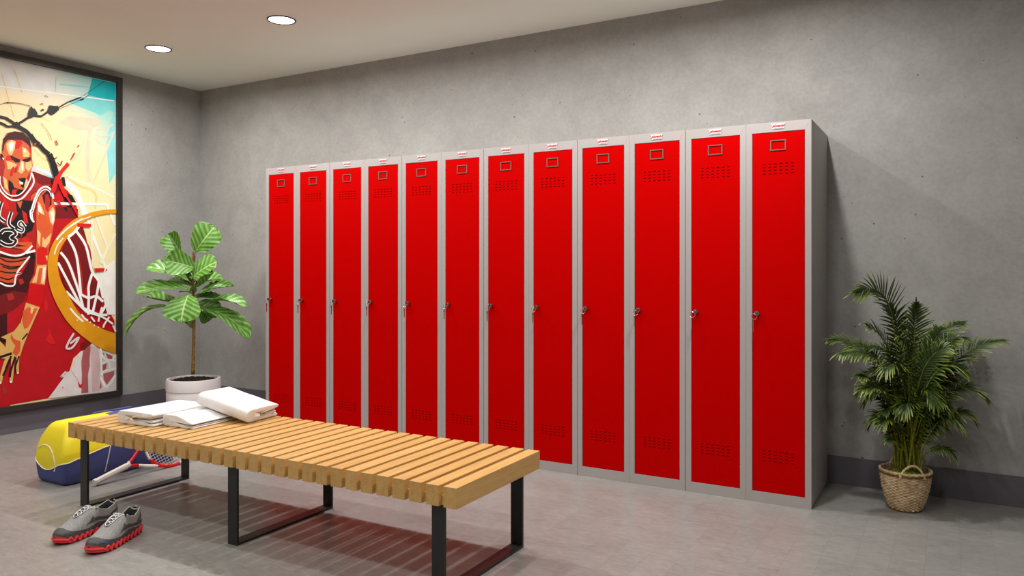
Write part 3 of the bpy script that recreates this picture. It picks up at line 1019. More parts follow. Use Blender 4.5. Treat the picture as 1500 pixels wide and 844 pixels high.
FR = [
    # path (steps right, steps up, metres towards the room), leaflets, length
    ([(1327, 690, .0), (1322, 590, .0), (1314, 500, .01), (1302, 447, .02), (1280, 424, .03), (1250, 428, .05)], 24, 0.150, 0.42, Vector((0.4, -1, 0.4))),
    ([(1322, 690, .01), (1316, 600, .02), (1302, 525, .04), (1282, 490, .06), (1258, 474, .09)], 20, 0.115, 0.45, Vector((0.3, -0.7, 1))),
    ([(1320, 690, .02), (1310, 610, .03), (1290, 545, .06), (1255, 517, .10), (1215, 513, .13)], 24, 0.13, 0.42, None),
    ([(1318, 690, .0), (1308, 600, -.01), (1285, 532, -.03), (1252, 506, -.05), (1224, 500, -.06)], 20, 0.115, 0.45, None),
    ([(1319, 690, .03), (1309, 620, .05), (1288, 580, .09), (1262, 562, .13), (1242, 562, .15)], 20, 0.12, 0.40, None),
    ([(1320, 690, .02), (1306, 630, .04), (1286, 577, .07), (1262, 552, .10), (1244, 546, .12)], 18, 0.11, 0.45, None),
    ([(1330, 690, .0), (1334, 600, .0), (1340, 520, .0), (1342, 470, .0), (1341, 445, .01)], 22, 0.12, 0.42, Vector((0, -1, 0.2))),
    ([(1326, 690, -.01), (1324, 600, -.02), (1324, 520, -.03), (1318, 470, -.04), (1306, 448, -.04)], 20, 0.12, 0.45, Vector((0.2, -1, 0.3))),
    ([(1332, 690, .0), (1342, 600, .01), (1354, 530, .02), (1366, 495, .03), (1374, 480, .03)], 20, 0.11, 0.42, Vector((-0.3, -1, 0.4))),
    ([(1334, 690, -.01), (1346, 600, -.02), (1368, 525, -.03), (1395, 488, -.05), (1422, 474, -.07)], 22, 0.115, 0.42, None),
    ([(1335, 690, .01), (1350, 605, .02), (1380, 540, .04), (1416, 508, .06), (1450, 497, .08)], 26, 0.13, 0.38, None),
    ([(1333, 690, .03), (1345, 600, .05), (1362, 530, .08), (1378, 496, .11), (1386, 492, .15)], 18, 0.105, 0.48, None),
    ([(1334, 690, .02), (1348, 625, .04), (1372, 575, .07), (1398, 562, .10), (1418, 574, .12)], 20, 0.115, 0.40, None),
    ([(1334, 690, .0), (1350, 610, -.01), (1376, 555, -.02), (1400, 538, -.03), (1414, 537, -.04)], 20, 0.11, 0.42, None),
    ([(1336, 690, .01), (1350, 640, .03), (1372, 608, .06), (1392, 598, .09), (1404, 604, .10)], 18, 0.10, 0.40, None),
    ([(1327, 690, .05), (1328, 620, .08), (1328, 575, .12), (1329, 562, .16), (1331, 574, .20)], 16, 0.10, 0.50, None),
    ([(1322, 690, .03), (1310, 640, .05), (1294, 614, .09), (1282, 606, .12), (1276, 611, .13)], 16, 0.095, 0.40, None),
    ([(1316, 690, .03), (1310, 660, .05), (1300, 644, .08), (1291, 637, .10), (1285, 637, .11)], 9, 0.055, 0.45, None),
    ([(1336, 690, .04), (1343, 660, .06), (1356, 648, .09), (1367, 650, .12), (1373, 656, .12)], 9, 0.062, 0.45, None),
    ([(1330, 690, .05), (1340, 640, .08), (1354, 608, .12), (1368, 604, .15), (1378, 612, .16)], 14, 0.085, 0.42, None),
    ([(1328, 690, .03), (1320, 600, .06), (1306, 545, .10), (1288, 528, .15), (1272, 534, .18)], 18, 0.11, 0.45, None),
    ([(1330, 690, .03), (1338, 600, .06), (1348, 550, .10), (1364, 530, .14), (1380, 536, .17)], 18, 0.11, 0.45, None),
    ([(1328, 690, .02), (1326, 600, .04), (1320, 540, .07), (1312, 505, .10), (1298, 492, .13)], 18, 0.11, 0.48, Vector((0.2, -0.8, 0.8))),
    ([(1329, 690, .02), (1332, 600, .04), (1340, 545, .06), (1352, 515, .09), (1366, 505, .12)], 18, 0.105, 0.48, Vector((-0.2, -0.8, 0.8))),
    ([(1325, 690, -.02), (1318, 590, -.05), (1300, 530, -.08), (1282, 510, -.11), (1262, 512, -.13)], 18, 0.11, 0.45, None),
    ([(1331, 690, -.02), (1340, 590, -.05), (1362, 540, -.08), (1388, 525, -.11), (1408, 530, -.13)], 18, 0.11, 0.45, None),
    ([(1327, 690, -.02), (1326, 590, -.04), (1332, 520, -.07), (1346, 490, -.10), (1360, 486, -.12)], 18, 0.11, 0.45, None),
    ([(1326, 690, .04), (1320, 630, .07), (1312, 590, .11), (1304, 580, .15), (1296, 588, .17)], 16, 0.095, 0.45, None),
    ([(1329, 690, .04), (1336, 625, .07), (1344, 590, .11), (1352, 580, .15), (1360, 588, .17)], 16, 0.095, 0.45, None),
]
for q in range(12):
    a = (0 if q % 2 else PI) + (q // 2 - 2.5) * 0.38
    ex, ey = math.cos(a), math.sin(a)
    top = 572 + 50 * rnd.random()
    FR.append(([(1326 + 6 * ex, 690, 0.02 * ey), (1326 + 14 * ex, 650, 0.05 * ey), (1326 + 28 * ex, top + 8, 0.10 * ey), (1326 + 42 * ex, top + 2, 0.15 * ey), (1326 + 52 * ex, top + 8, 0.17 * ey)], 13, 0.085, 0.34, None))
for q in range(18):
    a = rnd.choice((0, PI)) + rnd.uniform(-0.75, 0.75)
    ex, ey = math.cos(a), math.sin(a)
    top = rnd.uniform(500, 575)
    rr = rnd.uniform(0.5, 1.0)
    FR.append(([(1326 + 4 * ex, 690, 0.02 * ey), (1326 + 8 * ex, 630, 0.03 * ey), (1326 + 18 * ex * rr, top + 36, 0.06 * ey * rr), (1326 + 38 * ex * rr, top + 6, 0.12 * ey * rr), (1326 + 62 * ex * rr, top + 2, 0.17 * ey * rr), (1326 + 84 * ex * rr, top + 8, 0.20 * ey * rr)], 16, 0.105, 0.36, None))
for path, nl, lm, st, fc in FR:
    b = path[0]
    jit = (rnd.uniform(-9, 9), 0, rnd.uniform(-.028, .028))
    p2 = [(b[0] + jit[0], 684, b[2] + jit[2])] + [(q[0] + jit[0] * max(0, 0.5 - 0.2 * i), q[1], q[2] + jit[2] * 0.5) for i, q in enumerate(path[1:])]
    frond(p2, nl + 8, lm * 0.98, max(0.26, st - 0.10), 0.016 + 0.02 * rnd.random(), 0.0088, 1.0, fc, 0.0048)
# the plant stands clear of the wall and of the locker flank
MW = Matrix.Translation((PX, PY, 0)) @ Matrix.Rotation(0.5225, 4, 'Z')
MI = MW.inverted()
for mesh in (sbm, fbm):
    for v in mesh.verts:
        p = MW @ v.co
        if p.y > 0.46: p.y = 0.46 + 0.045 * (1 - math.exp(-(p.y - 0.46) / 0.045))
        if p.x < 0.06: p.x = 0.06 - 0.045 * (1 - math.exp((p.x - 0.06) / 0.045))
        v.co = MI @ p
build('cane', sbm, M_CANE, palm, smooth=True)
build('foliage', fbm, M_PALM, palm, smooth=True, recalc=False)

# ---------------------------------------------------------------- sports bag
BGX0, BGX1, BGY0, BGY1, BGH = -3.607, -3.327, -1.520, -0.850, 0.306
bag = thing('sports_bag', 'yellow and blue sports holdall on the floor behind the left end of the bench', 'bag', ((BGX0 + BGX1) / 2, (BGY0 + BGY1) / 2, 0))
bhx, bhy = (BGX1 - BGX0) / 2, (BGY1 - BGY0) / 2
def bag_outline(n=22, m=26, c=7):
    """Plan outline, anticlockwise from the front right corner; rounded corners."""
    r = 0.035
    pts = []
    def seg(a, b, k):
        for i in range(k):
            t = i / k
            pts.append((a[0] + (b[0] - a[0]) * t, a[1] + (b[1] - a[1]) * t))
    def arc(cx, cy, a0):
        for i in range(c):
            a = a0 + PI / 2 * i / c
            pts.append((cx + r * math.cos(a), cy + r * math.sin(a)))
    seg((bhx, -bhy + r), (bhx, bhy - r), m)
    arc(bhx - r, bhy - r, 0)
    seg((bhx - r, bhy), (-bhx + r, bhy), n)
    arc(-bhx + r, bhy - r, PI / 2)
    seg((-bhx, bhy - r), (-bhx, -bhy + r), m)
    arc(-bhx + r, -bhy + r, PI)
    seg((-bhx + r, -bhy), (bhx - r, -bhy), n)
    arc(bhx - r, -bhy + r, 3 * PI / 2)
    return pts
OUT = bag_outline()
def bag_pt(p, z, off=0.0):
    t = max(0.0, (z - 0.10) / (BGH - 0.10))
    ins = 0.012 + 0.062 * (1 - math.sqrt(max(0.0, 1 - t ** 2.6)))
    ins += 0.010 * max(0, 1 - z / 0.02) ** 2
    ins -= 0.012 * math.sin(PI * min(1, z / 0.26))
    ky = 1 - (ins - off) / bhy * (1.1 if p[1] < 0 else 1.0)
    kx = 1 - (ins - off) / bhx
    return Vector((p[0] * kx, p[1] * ky, z + off * t))
def bag_edge(p):
    """Height of the wavy seam between the blue base and the yellow top."""
    x, y = p
    fx = (x + bhx) / (2 * bhx)
    if y < -bhy + 0.03:
        return interp(fx, [0, 0.08, 0.18, 0.30, 0.42, 0.55, 0.68, 0.82, 0.93, 1.0], [0.128, 0.116, 0.094, 0.077, 0.072, 0.077, 0.090, 0.107, 0.116, 0.120])
    d = y + bhy
    if x > 0:
        return interp(d, [0.03, 0.1, 0.235, 0.262, 0.275], [0.121, 0.138, 0.166, 0.169, BGH])
    return interp(d, [0.03, 0.1, 0.20, 0.32, 0.345], [0.128, 0.135, 0.15, 0.165, BGH])
bm = bmesh.new()
ROWS_L, ROWS_U = 16, 14
grid = []
for p in OUT:
    e = min(bag_edge(p), BGH - 0.002)
    zs = [0.002 + (e - 0.002) * (1 - (1 - j / ROWS_L) ** 1.5) for j in range(ROWS_L)] + [e + (BGH - e) * (1 - (1 - j / ROWS_U) ** 1.6) for j in range(ROWS_U + 1)]
    grid.append([bm.verts.new(bag_pt(p, z)) for z in zs])
n = len(grid)
for i in range(n):
    a, b = grid[i], grid[(i + 1) % n]
    for j in range(len(a) - 1):
        f = bm.faces.new((a[j], b[j], b[j + 1], a[j + 1]))
topf = bm.faces.new([g[-1] for g in grid])
bm.faces.new([g[0] for g in grid][::-1])
bmesh.ops.recalc_face_normals(bm, faces=bm.faces)
# split the yellow top into its own panel
bm.faces.ensure_lookup_table()
ybm = bmesh.new()
yv = {}
def yvert(v):
    if v not in yv:
        yv[v] = ybm.verts.new(v.co)
    return yv[v]
kill = []
for i in range(n):
    a, b = grid[i], grid[(i + 1) % n]
    p, q = OUT[i], OUT[(i + 1) % n]
    if bag_edge(p) > BGH - 0.03 and bag_edge(q) > BGH - 0.03:
        continue
    for j in range(ROWS_L, len(a) - 1):
        fs = [f for f in a[j].link_faces if b[j + 1] in f.verts and f is not topf]
        for f in fs:
            ybm.faces.new([yvert(v) for v in f.verts])
            kill.append(f)
# the softly domed crown: yellow at the near end, blue beyond
bmesh.ops.delete(bm, geom=list(set(kill)) + [topf], context='FACES_ONLY')
build('body', bm, M_BLUE, bag, smooth=True, recalc=False, angle=60)
TOPR = [bag_pt(p, BGH) for p in OUT]
lbm2 = bmesh.new()
CR = 7
def crown_pt(k, j):
    p = TOPR[k]
    c = Vector((0, max(-bhy + 0.16, min(bhy - 0.16, p.y)), 0))
    t = j / CR
    q = p.lerp(Vector((c.x, c.y, p.z)), t)
    q.z = BGH + 0.010 * (1 - (1 - t) ** 2)
    return q
for k in range(n):
    k2 = (k + 1) % n
    yel = not (bag_edge(OUT[k]) > BGH - 0.03 and bag_edge(OUT[k2]) > BGH - 0.03)
    tb = ybm if yel else lbm2
    for j in range(CR):
        vs = [tb.verts.new(v) for v in (crown_pt(k, j), crown_pt(k2, j), crown_pt(k2, j + 1), crown_pt(k, j + 1))]
        tb.faces.new(vs)
for tb in (ybm, lbm2):
    bmesh.ops.remove_doubles(tb, verts=tb.verts, dist=2e-5)
o = build('top_panel', ybm, M_YEL, bag, smooth=True, recalc=True)
o['label'] = 'yellow top panel of the bag'
build('lid_panel', lbm2, M_BLUE, bag, smooth=True)
# white piping along the wavy seam, the side seam and the end pocket
bm = bmesh.new()
idx = [i for i in range(n) if bag_edge(OUT[i]) < BGH - 0.05]
start = next(i for i in idx if (i - 1) % n not in idx)
path = []
i = start
while i in idx:
    path.append(bag_pt(OUT[i], bag_edge(OUT[i]), 0.001))
    i = (i + 1) % n
tube(bm, spline(path, 2), 0.0026, 6)
sx = -bhy + 0.245
path = [bag_pt((bhx, sx + 0.004 - 0.03 * (1 - t), ), 0.03 + 0.136 * t, 0.001) for t in [k / 10 for k in range(11)]]
tube(bm, path, 0.0024, 6)
path = []
for k in range(26):
    a = R(128) - R(156) * k / 25
    x, z = -0.036 + 0.098 * math.cos(a), 0.098 + 0.098 * math.sin(a)
    path.append(bag_pt((x, -bhy), max(z, 0.075), 0.001))
tube(bm, path, 0.003, 6)
o = build('piping', bm, M_PIPE, bag, smooth=True)
o['label'] = 'white piping'
bm = bmesh.new()
path = [bag_pt(OUT[-3], z, 0.0006) for z in [0.006 + 0.108 * k / 14 for k in range(15)]]
tube(bm, path, 0.0020, 6)
build('corner_seam', bm, M_BLUE, bag, smooth=True)
bm = bmesh.new()
tube(bm, [bag_pt(OUT[2], z, 0.0004) for z in [0.125 + 0.175 * k / 16 for k in range(17)]], 0.0018, 6)
build('panel_seam', bm, M_YEL, bag, smooth=True)
# pair of carry straps lying over the lid
for s in (1, -1):
    bm = bmesh.new()
    pts = spline([(s * 0.112, -0.05, BGH - 0.020), (s * 0.085, -0.045, BGH + 0.003), (s * 0.055, 0.02, BGH + 0.0085), (s * 0.05, 0.12, BGH + 0.0085), (s * 0.08, 0.18, BGH + 0.003), (s * 0.112, 0.185, BGH - 0.020)], 6)
    rows = []
    for i, p in enumerate(pts):
        d = (pts[min(i + 1, len(pts) - 1)] - pts[max(i - 1, 0)]).normalized()
        sd = d.cross(Vector((0, 0, 1)) if abs(d.z) < 0.8 else Vector((0, 1, 0))).normalized() * 0.014
        up = sd.cross(d).normalized()
        if up.z < 0: up = -up
        rows.append([bm.verts.new(v) for v in (p + sd, p - sd, p - sd + up * 0.0035, p + sd + up * 0.0035)])
    for a, b in zip(rows, rows[1:]):
        for k in range(4):
            bm.faces.new((a[k], a[(k + 1) % 4], b[(k + 1) % 4], b[k]))
    bm.faces.new(rows[0]); bm.faces.new(rows[-1][::-1])
    build('carry_strap', bm, M_BLUE, bag, smooth=True, angle=40)

# ---------------------------------------------------------------- racket leaning on the bag
butt = Vector((-3.222, -1.425, 0.019))
hc = Vector((-3.262, -0.945, 0.126))
rk = thing('tennis_racket', 'red and white racket with white grip leaning against the sports bag', 'racket', (butt.x, butt.y, 0))
orig = Vector((butt.x, butt.y, 0))
axv = (hc - butt).normalized()
side = Vector((-0.36, 0.0, 1.0))
side = (side - axv * side.dot(axv)).normalized()
nrm = axv.cross(side).normalized()
LH_ = (hc - butt).length
RA, RB = 0.170, 0.124
def rp(a, s, h=0.0):
    return butt - orig + axv * a + side * s + nrm * h
gbm = bmesh.new()
def oct_tube(bm, st, k=8):
    rings = []
    for a, rs, rn in st:
        rings.append([bm.verts.new(rp(a, rs * math.cos(2 * PI * (i + .5) / k), rn * math.sin(2 * PI * (i + .5) / k))) for i in range(k)])
    for A, B in zip(rings, rings[1:]):
        for i in range(k):
            bm.faces.new((A[i], A[(i + 1) % k], B[(i + 1) % k], B[i]))
    bm.faces.new(rings[0][::-1])
    bm.faces.new(rings[-1])
st = [(0.0, 0.0185, 0.0165), (0.012, 0.0185, 0.0165), (0.02, 0.0165, 0.0148)]
for i in range(13):
    st += [(0.024 + 0.0125 * i, 0.0162, 0.0146), (0.0345 + 0.0125 * i, 0.0168, 0.0152)]
st += [(0.19, 0.0160, 0.0145), (0.192, 0.0150, 0.0135), (0.21, 0.0145, 0.013)]
oct_tube(gbm, st)
o = build('grip', gbm, M_GRIP, rk)
o['label'] = 'white wrapped grip'
def hoop(a):
    return rp(LH_ + RA * math.cos(a), RB * math.sin(a))
def flat_tube(bm, pts, rad):
    tube(bm, pts, rad, 10)
N_ = 72
wbm, rbm = bmesh.new(), bmesh.new()   # white and red lengths of the one frame
def arc(bm, a0, a1, rad=0.0085):
    k = max(4, int(abs(a1 - a0) / 0.09))
    tube(bm, [hoop(a0 + (a1 - a0) * i / k) for i in range(k + 1)], rad, 10)
# hoop: angle 0 at the tip, pi at the throat
arc(rbm, R(-168), R(-95)); arc(wbm, R(-95), R(-35)); arc(rbm, R(-35), R(35)); arc(wbm, R(35), R(95)); arc(rbm, R(95), R(160))
arc(wbm, R(160), R(192), 0.0075)
for s in (-1, 1):
    p = spline([rp(0.205, s * 0.009), rp(0.235, s * 0.018), rp(0.29, s * 0.048), rp(LH_ - RA + 0.035, s * RB * 0.66), rp(LH_ - RA * 0.62, s * RB * 0.79)], 6)
    m = len(p)
    if s < 0:
        tube(rbm, p[:9], 0.0085, 10)
        tube(wbm, p[8:18], 0.0088, 10)
        tube(rbm, p[17:], 0.0086, 10)
    else:
        tube(rbm, p[2:], 0.0085, 10)
        tube(wbm, p[:3], 0.0085, 10)
tmp = bpy.data.meshes.new('red_lengths')
rbm.to_mesh(tmp)
rbm.free()
n0 = len(wbm.faces)
wbm.from_mesh(tmp)
bpy.data.meshes.remove(tmp)
wbm.faces.ensure_lookup_table()
for f in wbm.faces[n0:]:
    f.material_index = 1
build('frame', wbm, [M_RWHITE, M_RRED], rk, smooth=True)['label'] = 'red and white frame'
bm = bmesh.new()
for i in range(-7, 8):
    s = RB * i / 8.0
    a = RA * math.sqrt(1 - (s / RB) ** 2)
    tube(bm, [rp(LH_ - a, s, 0.0006), rp(LH_ + a, s, 0.0006)], 0.0009, 5)
for i in range(-9, 10):
    a = RA * i / 10.0
    s = RB * math.sqrt(1 - (a / RA) ** 2)
    tube(bm, [rp(LH_ + a, -s, -0.0006), rp(LH_ + a, s, -0.0006)], 0.0009, 5)
build('strings', bm, M_STRING, rk)

# ---------------------------------------------------------------- running shoes
SXS = [0.0, 0.010, 0.03, 0.06, 0.09, 0.12, 0.15, 0.18, 0.21, 0.24, 0.262, 0.277, 0.285]
SHW = [0.020, 0.031, 0.0375, 0.0395, 0.039, 0.0390, 0.041, 0.045, 0.0470, 0.0445, 0.0355, 0.023, 0.007]
STOP = [0.102, 0.103, 0.094, 0.083, 0.091, 0.112, 0.104, 0.091, 0.073, 0.063, 0.055, 0.047, 0.036]
def sbase(x):
    return 0.024 + 0.010 * max(0, (x - 0.20) / 0.085) ** 1.6 + 0.006 * max(0, 1 - x / 0.08)
def scen(x):
    return 0.006 * math.sin(PI * min(1, max(0, x / 0.285)))
def section(x, opened):
    hw, top, b = interp(x, SXS, SHW), interp(x, SXS, STOP), sbase(x)
    pts = []
    if opened:
        rim = hw * 0.76
        left = [(-hw, 0), (-hw * 1.04, .18), (-hw * 1.05, .36), (-hw * 1.0, .56), (-hw * .92, .76), (-hw * .85, .92), (-rim, 1.0), (-rim + .004, .97), (-rim + .0065, .7), (-rim + .006, .4), (-rim * .6, .22), (0, .2)]
        pts = [(y, b + (top - b) * f) for y, f in left]
        pts = pts + [(-y, z) for y, z in pts[:-1][::-1]]
    else:
        K = 22
        for i in range(K + 1):
            a = PI * i / K
            y = -hw * (abs(math.cos(a)) ** 0.78) * (1 if math.cos(a) > 0 else -1)
            bul = 1 + 0.06 * math.sin(min(1, a / 1.2 if a < PI / 2 else (PI - a) / 1.2) * PI)
            pts.append((y * bul, b + (top - b) * math.sin(a) ** 0.85))
    return pts
def shoe(label, loc, rz, mirror, group):
    sh = thing('running_shoe', label, 'shoe', loc, rz, group)
    my = -1 if mirror else 1
    def T3(x, p, off=0.0):
        y, z = p
        return Vector((x, my * (y + scen(x)), z))
    xs = [0.0, 0.004, 0.010, 0.02, 0.03, 0.045, 0.06, 0.075, 0.09, 0.102, 0.110, 0.114, 0.118, 0.126, 0.135, 0.15, 0.165, 0.18, 0.195, 0.21, 0.225, 0.24, 0.252, 0.262, 0.27, 0.277, 0.282, 0.285]
    secs = [section(x, 0.006 < x < 0.113) for x in xs]
    def surf(x, v, off=0.0):
        """Point on the outside of the upper; v runs 0..1 over the section."""
        def at(xx, vv):
            xx = max(0.0, min(0.2849, xx))
            for i in range(len(xs) - 1):
                if xx <= xs[i + 1]:
                    break
            t = (xx - xs[i]) / (xs[i + 1] - xs[i])
            f = max(0.0, min(21.999, vv * 22))
            j = int(f)
            g = f - j
            def s(k):
                a, b = secs[k][j], secs[k][j + 1]
                return Vector((xs[k], a[0] + (b[0] - a[0]) * g, a[1] + (b[1] - a[1]) * g))
            return s(i).lerp(s(i + 1), t)
        p = at(x, v)
        if off:
            du = at(x + 0.004, v) - at(x - 0.004, v)
            dv = at(x, v + 0.02) - at(x, v - 0.02)
            nn = dv.cross(du)
            nn = nn.normalized() if nn.length > 1e-9 else Vector((0, 0, 1))
            c = Vector((p.x, 0, 0.03))
            if nn.dot(p - c) < 0:
                nn = -nn
            p = p + nn * off
        return Vector((p.x, my * (p.y + scen(p.x)), p.z))
    up, li = bmesh.new(), bmesh.new()
    def grid(bm, test):
        vm = {}
        def g(i, j):
            if (i, j) not in vm:
                vm[(i, j)] = bm.verts.new(T3(xs[i], secs[i][j]))
            return vm[(i, j)]
        for i in range(len(xs) - 1):
            for j in range(22):
                if test(i, j):
                    bm.faces.new((g(i, j), g(i + 1, j), g(i + 1, j + 1), g(i, j + 1)))
        return vm
    inner = lambda i, j: 0.003 < xs[i] < 0.112 and 6 <= j <= 15
    vm = grid(up, lambda i, j: not inner(i, j))
    up.faces.new([vm[(0, j)] for j in range(23)])
    up.faces.new([vm[(len(xs) - 1, j)] for j in range(23)])
    build('upper', up, M_KNIT, sh, smooth=True, angle=70)
    grid(li, inner)
    o = build('lining', li, M_SLIN, sh, smooth=True)
    o['label'] = 'dark inner lining'
    # collar trim
    bm = bmesh.new()
    l = [surf(x, 6 / 22, 0.0) for x in xs if 0.009 < x < 0.111]
    r = [surf(x, 16 / 22, 0.0) for x in xs if 0.009 < x < 0.111]
    tube(bm, spline(l[::-1] + [surf(0.005, k, 0.001) for k in (0.34, 0.42, 0.5, 0.58, 0.66)] + r, 3), 0.0020, 6)
    tube(bm, [Vector((0.002, my * scen(0), 0.095)), Vector((-0.003, my * scen(0), 0.103)), Vector((0.001, my * scen(0), 0.104))], 0.0035, 6)
    build('collar_trim', bm, M_TRIM, sh, smooth=True)
    def patch(bm, poly, off=0.0012, sub=3):
        """Thin overlay following the upper: poly of (x, v)."""
        tri = tessellate_polygon([[Vector((p[0], p[1] * 0.2, 0)) for p in poly]])
        vs = [bm.verts.new((p[0], p[1], 0)) for p in poly]
        for t in tri:
            try:
                bm.faces.new([vs[k] for k in t])
            except ValueError:
                pass
    def patches(name, polys, mat, off=0.0012, cuts=3):
        bm = bmesh.new()
        for poly in polys:
            patch(bm, poly)
        bmesh.ops.subdivide_edges(bm, edges=bm.edges[:], cuts=cuts, use_grid_fill=True)
        for v in bm.verts:
            v.co = surf(v.co.x, v.co.y, off)
        bmesh.ops.solidify(bm, geom=bm.faces[:], thickness=0.0006)
        return build(name, bm, mat, sh, smooth=True, angle=50)
    def by_height(x, z):
        """Section parameter on the first flank at height z."""
        a, b = 0.0, (6 / 22 if 0.006 < x < 0.113 else 0.5)
        for _ in range(18):
            m = (a + b) / 2
            if surf(x, m).z < z: a = m
            else: b = m
        return (a + b) / 2
    def flank(polys):
        o = []
        for f in ((lambda v: v), (lambda v: 1 - v)):
            for pl in polys:
                o.append([(x, f(by_height(x, z))) for x, z in pl])
        return o
    gx = [0.012 + 0.263 * i / 30 for i in range(31)]
    gh = lambda x: interp(x, [0.01, 0.05, 0.09, 0.115, 0.135, 0.165, 0.20, 0.235, 0.255, 0.268, 0.277], [0.034, 0.036, 0.044, 0.046, 0.040, 0.036, 0.040, 0.046, 0.054, 0.062, 0.07])
    lo = []
    for f in ((lambda v: v), (lambda v: 1 - v)):
        for a, b in zip(gx, gx[1:]):
            lo.append([(a, f(0.0)), (b, f(0.0)), (b, f(by_height(b, gh(b)))), (a, f(by_height(a, gh(a))))])
    o = patches('mudguard', lo, M_SDARK, 0.0011, 2)
    o['label'] = 'dark grey band around toe and sides'
    tl = [0.133, 0.10, 0.075, 0.05, 0.03, 0.012]
    th, tb_ = [0.067, 0.064, 0.060, 0.058, 0.057, 0.056], [0.054, 0.052, 0.049, 0.047, 0.045, 0.044]
    em = flank([[(0.176, 0.052), (0.154, 0.062), (0.136, 0.078), (0.129, 0.067), (0.136, 0.053)]]
               + [[(tl[k], tb_[k]), (tl[k + 1], tb_[k + 1]), (tl[k + 1], th[k + 1]), (tl[k], th[k])] for k in range(5)])
    hs = flank([[(0.056, 0.062), (0.034, 0.071), (0.012, 0.080), (0.012, 0.072), (0.034, 0.064), (0.050, 0.059)]])
    for side_polys in (em[:6], em[6:]):
        o = patches('side_emblem', side_polys, M_SDARK, 0.0016, 2)
        o['label'] = 'dark grey arrow-like side emblem'
    for side_polys in (hs[:1], hs[1:]):
        patches('heel_stripe', side_polys, M_SDARK, 0.0016, 2)
    cap = [[(x, 0.12 + 0.076 * q), (x + 0.006, 0.12 + 0.076 * q), (x + 0.006, 0.196 + 0.076 * q), (x, 0.196 + 0.076 * q)] for x in (0.252, 0.258, 0.264, 0.270, 0.276, 0.2785) for q in range(10)]
    patches('toe_cap', cap, M_SDARK, 0.0013, 1)
    bl = [[(0.262 - 0.003 * k, by_height(0.262 - 0.003 * k, 0.046 - 0.0012 * k)) for k in range(8)] + [(0.262 - 0.003 * k, by_height(0.262 - 0.003 * k, 0.042 - 0.0012 * k)) for k in range(7, -1, -1)]]
    if not mirror:
        o = patches('toe_flash', [[(x, 1 - v) for x, v in bl[0]]], M_SBLUE, 0.0024, 1)
        o['label'] = 'thin blue flash beside the toe'
    # lace panel, tongue and laces
    patches('tongue', [[(0.113, 0.37), (0.165, 0.415), (0.190, 0.45), (0.196, 0.5), (0.190, 0.55), (0.165, 0.585), (0.113, 0.63), (0.112, 0.5)]], M_SDARK, 0.0024, 2)
    bm = bmesh.new()
    tube(bm, spline([surf(0.115, 0.41, 0.004), surf(0.108, 0.46, 0.010), surf(0.106, 0.5, 0.012), surf(0.108, 0.54, 0.010), surf(0.115, 0.59, 0.004)], 4), 0.0030, 6)
    rows = 4
    for k in range(rows):
        x0 = 0.124 + 0.0158 * k
        w = 0.085 - 0.010 * k
        tube(bm, spline([surf(x0, 0.5 - w, 0.002), surf(x0 + 0.004, 0.5 - w * 0.4, 0.0062), surf(x0 + 0.009, 0.5 + w * 0.4, 0.0062), surf(x0 + 0.0135, 0.5 + w * 0.9, 0.002)], 4), 0.0016, 6)
        tube(bm, spline([surf(x0, 0.5 + w, 0.002), surf(x0 + 0.004, 0.5 + w * 0.4, 0.0050), surf(x0 + 0.009, 0.5 - w * 0.4, 0.0050), surf(x0 + 0.0135, 0.5 - w * 0.9, 0.002)], 4), 0.0016, 6)
    tube(bm, spline([surf(x, v, 0.0026) for x, v in ((0.118, 0.385), (0.15, 0.41), (0.18, 0.44), (0.194, 0.5), (0.18, 0.56), (0.15, 0.59), (0.118, 0.615))], 4), 0.0015, 6)
    o = build('laces', bm, M_LACE, sh, smooth=True)
    o['label'] = 'pale laces'
    # midsole
    def outline(off):
        L, Rr = [], []
        for k in range(31):
            x = -0.004 + 0.294 * k / 30
            hw = interp(min(max(x, 0), 0.285), SXS, SHW) + off
            if x < 0.012: hw = (0.033 + off) * math.sqrt(max(0.02, 1 - ((0.012 - x) / 0.017) ** 2))
            if x > 0.225: hw = (0.0463 + off) * max(0.02, 1 - ((x - 0.225) / 0.0655) ** 2) ** 0.64
            L.append((x, -hw + scen(max(0, x)), k))
            Rr.append((x, hw + scen(max(0, x)), k))
        return L + Rr[::-1]
    def toe_up(x):
        return 0.012 * max(0, (x - 0.20) / 0.09) ** 1.7
    def sole(off, z0, z1, mat, name, xa=-1, xb=1):
        bm = bmesh.new()
        O = [p for p in outline(off) if xa <= p[0] <= xb]
        A = [bm.verts.new((p[0], my * p[1], z0(p[0]))) for p in O]
        B = [bm.verts.new((p[0], my * p[1], z1(p[0]))) for p in O]
        nn = len(O)
        for k in range(nn):
            bm.faces.new((A[k], A[(k + 1) % nn], B[(k + 1) % nn], B[k]))
        bm.faces.new(A)
        bm.faces.new(B)
        return bm
    build('midsole', sole(0.001, lambda x: 0.007 + toe_up(x), lambda x: sbase(x) + 0.004, M_SDARK, 'midsole'), M_SDARK, sh)
    bm = sole(0.0035, lambda x: 0.0008 + toe_up(x), lambda x: 0.011 + toe_up(x) + 0.015 * max(0, min(1, (x - 0.246) / 0.03)) ** 1.2, M_SRED, 's', 0.238)
    # chunky zig-zag of the outsole
    O = outline(0.0022)
    nn = len(O)
    cum = [0.0]
    for k in range(nn):
        a, b = O[k], O[(k + 1) % nn]
        cum.append(cum[-1] + math.hypot(a[0] - b[0], a[1] - b[1]))
    K = 300
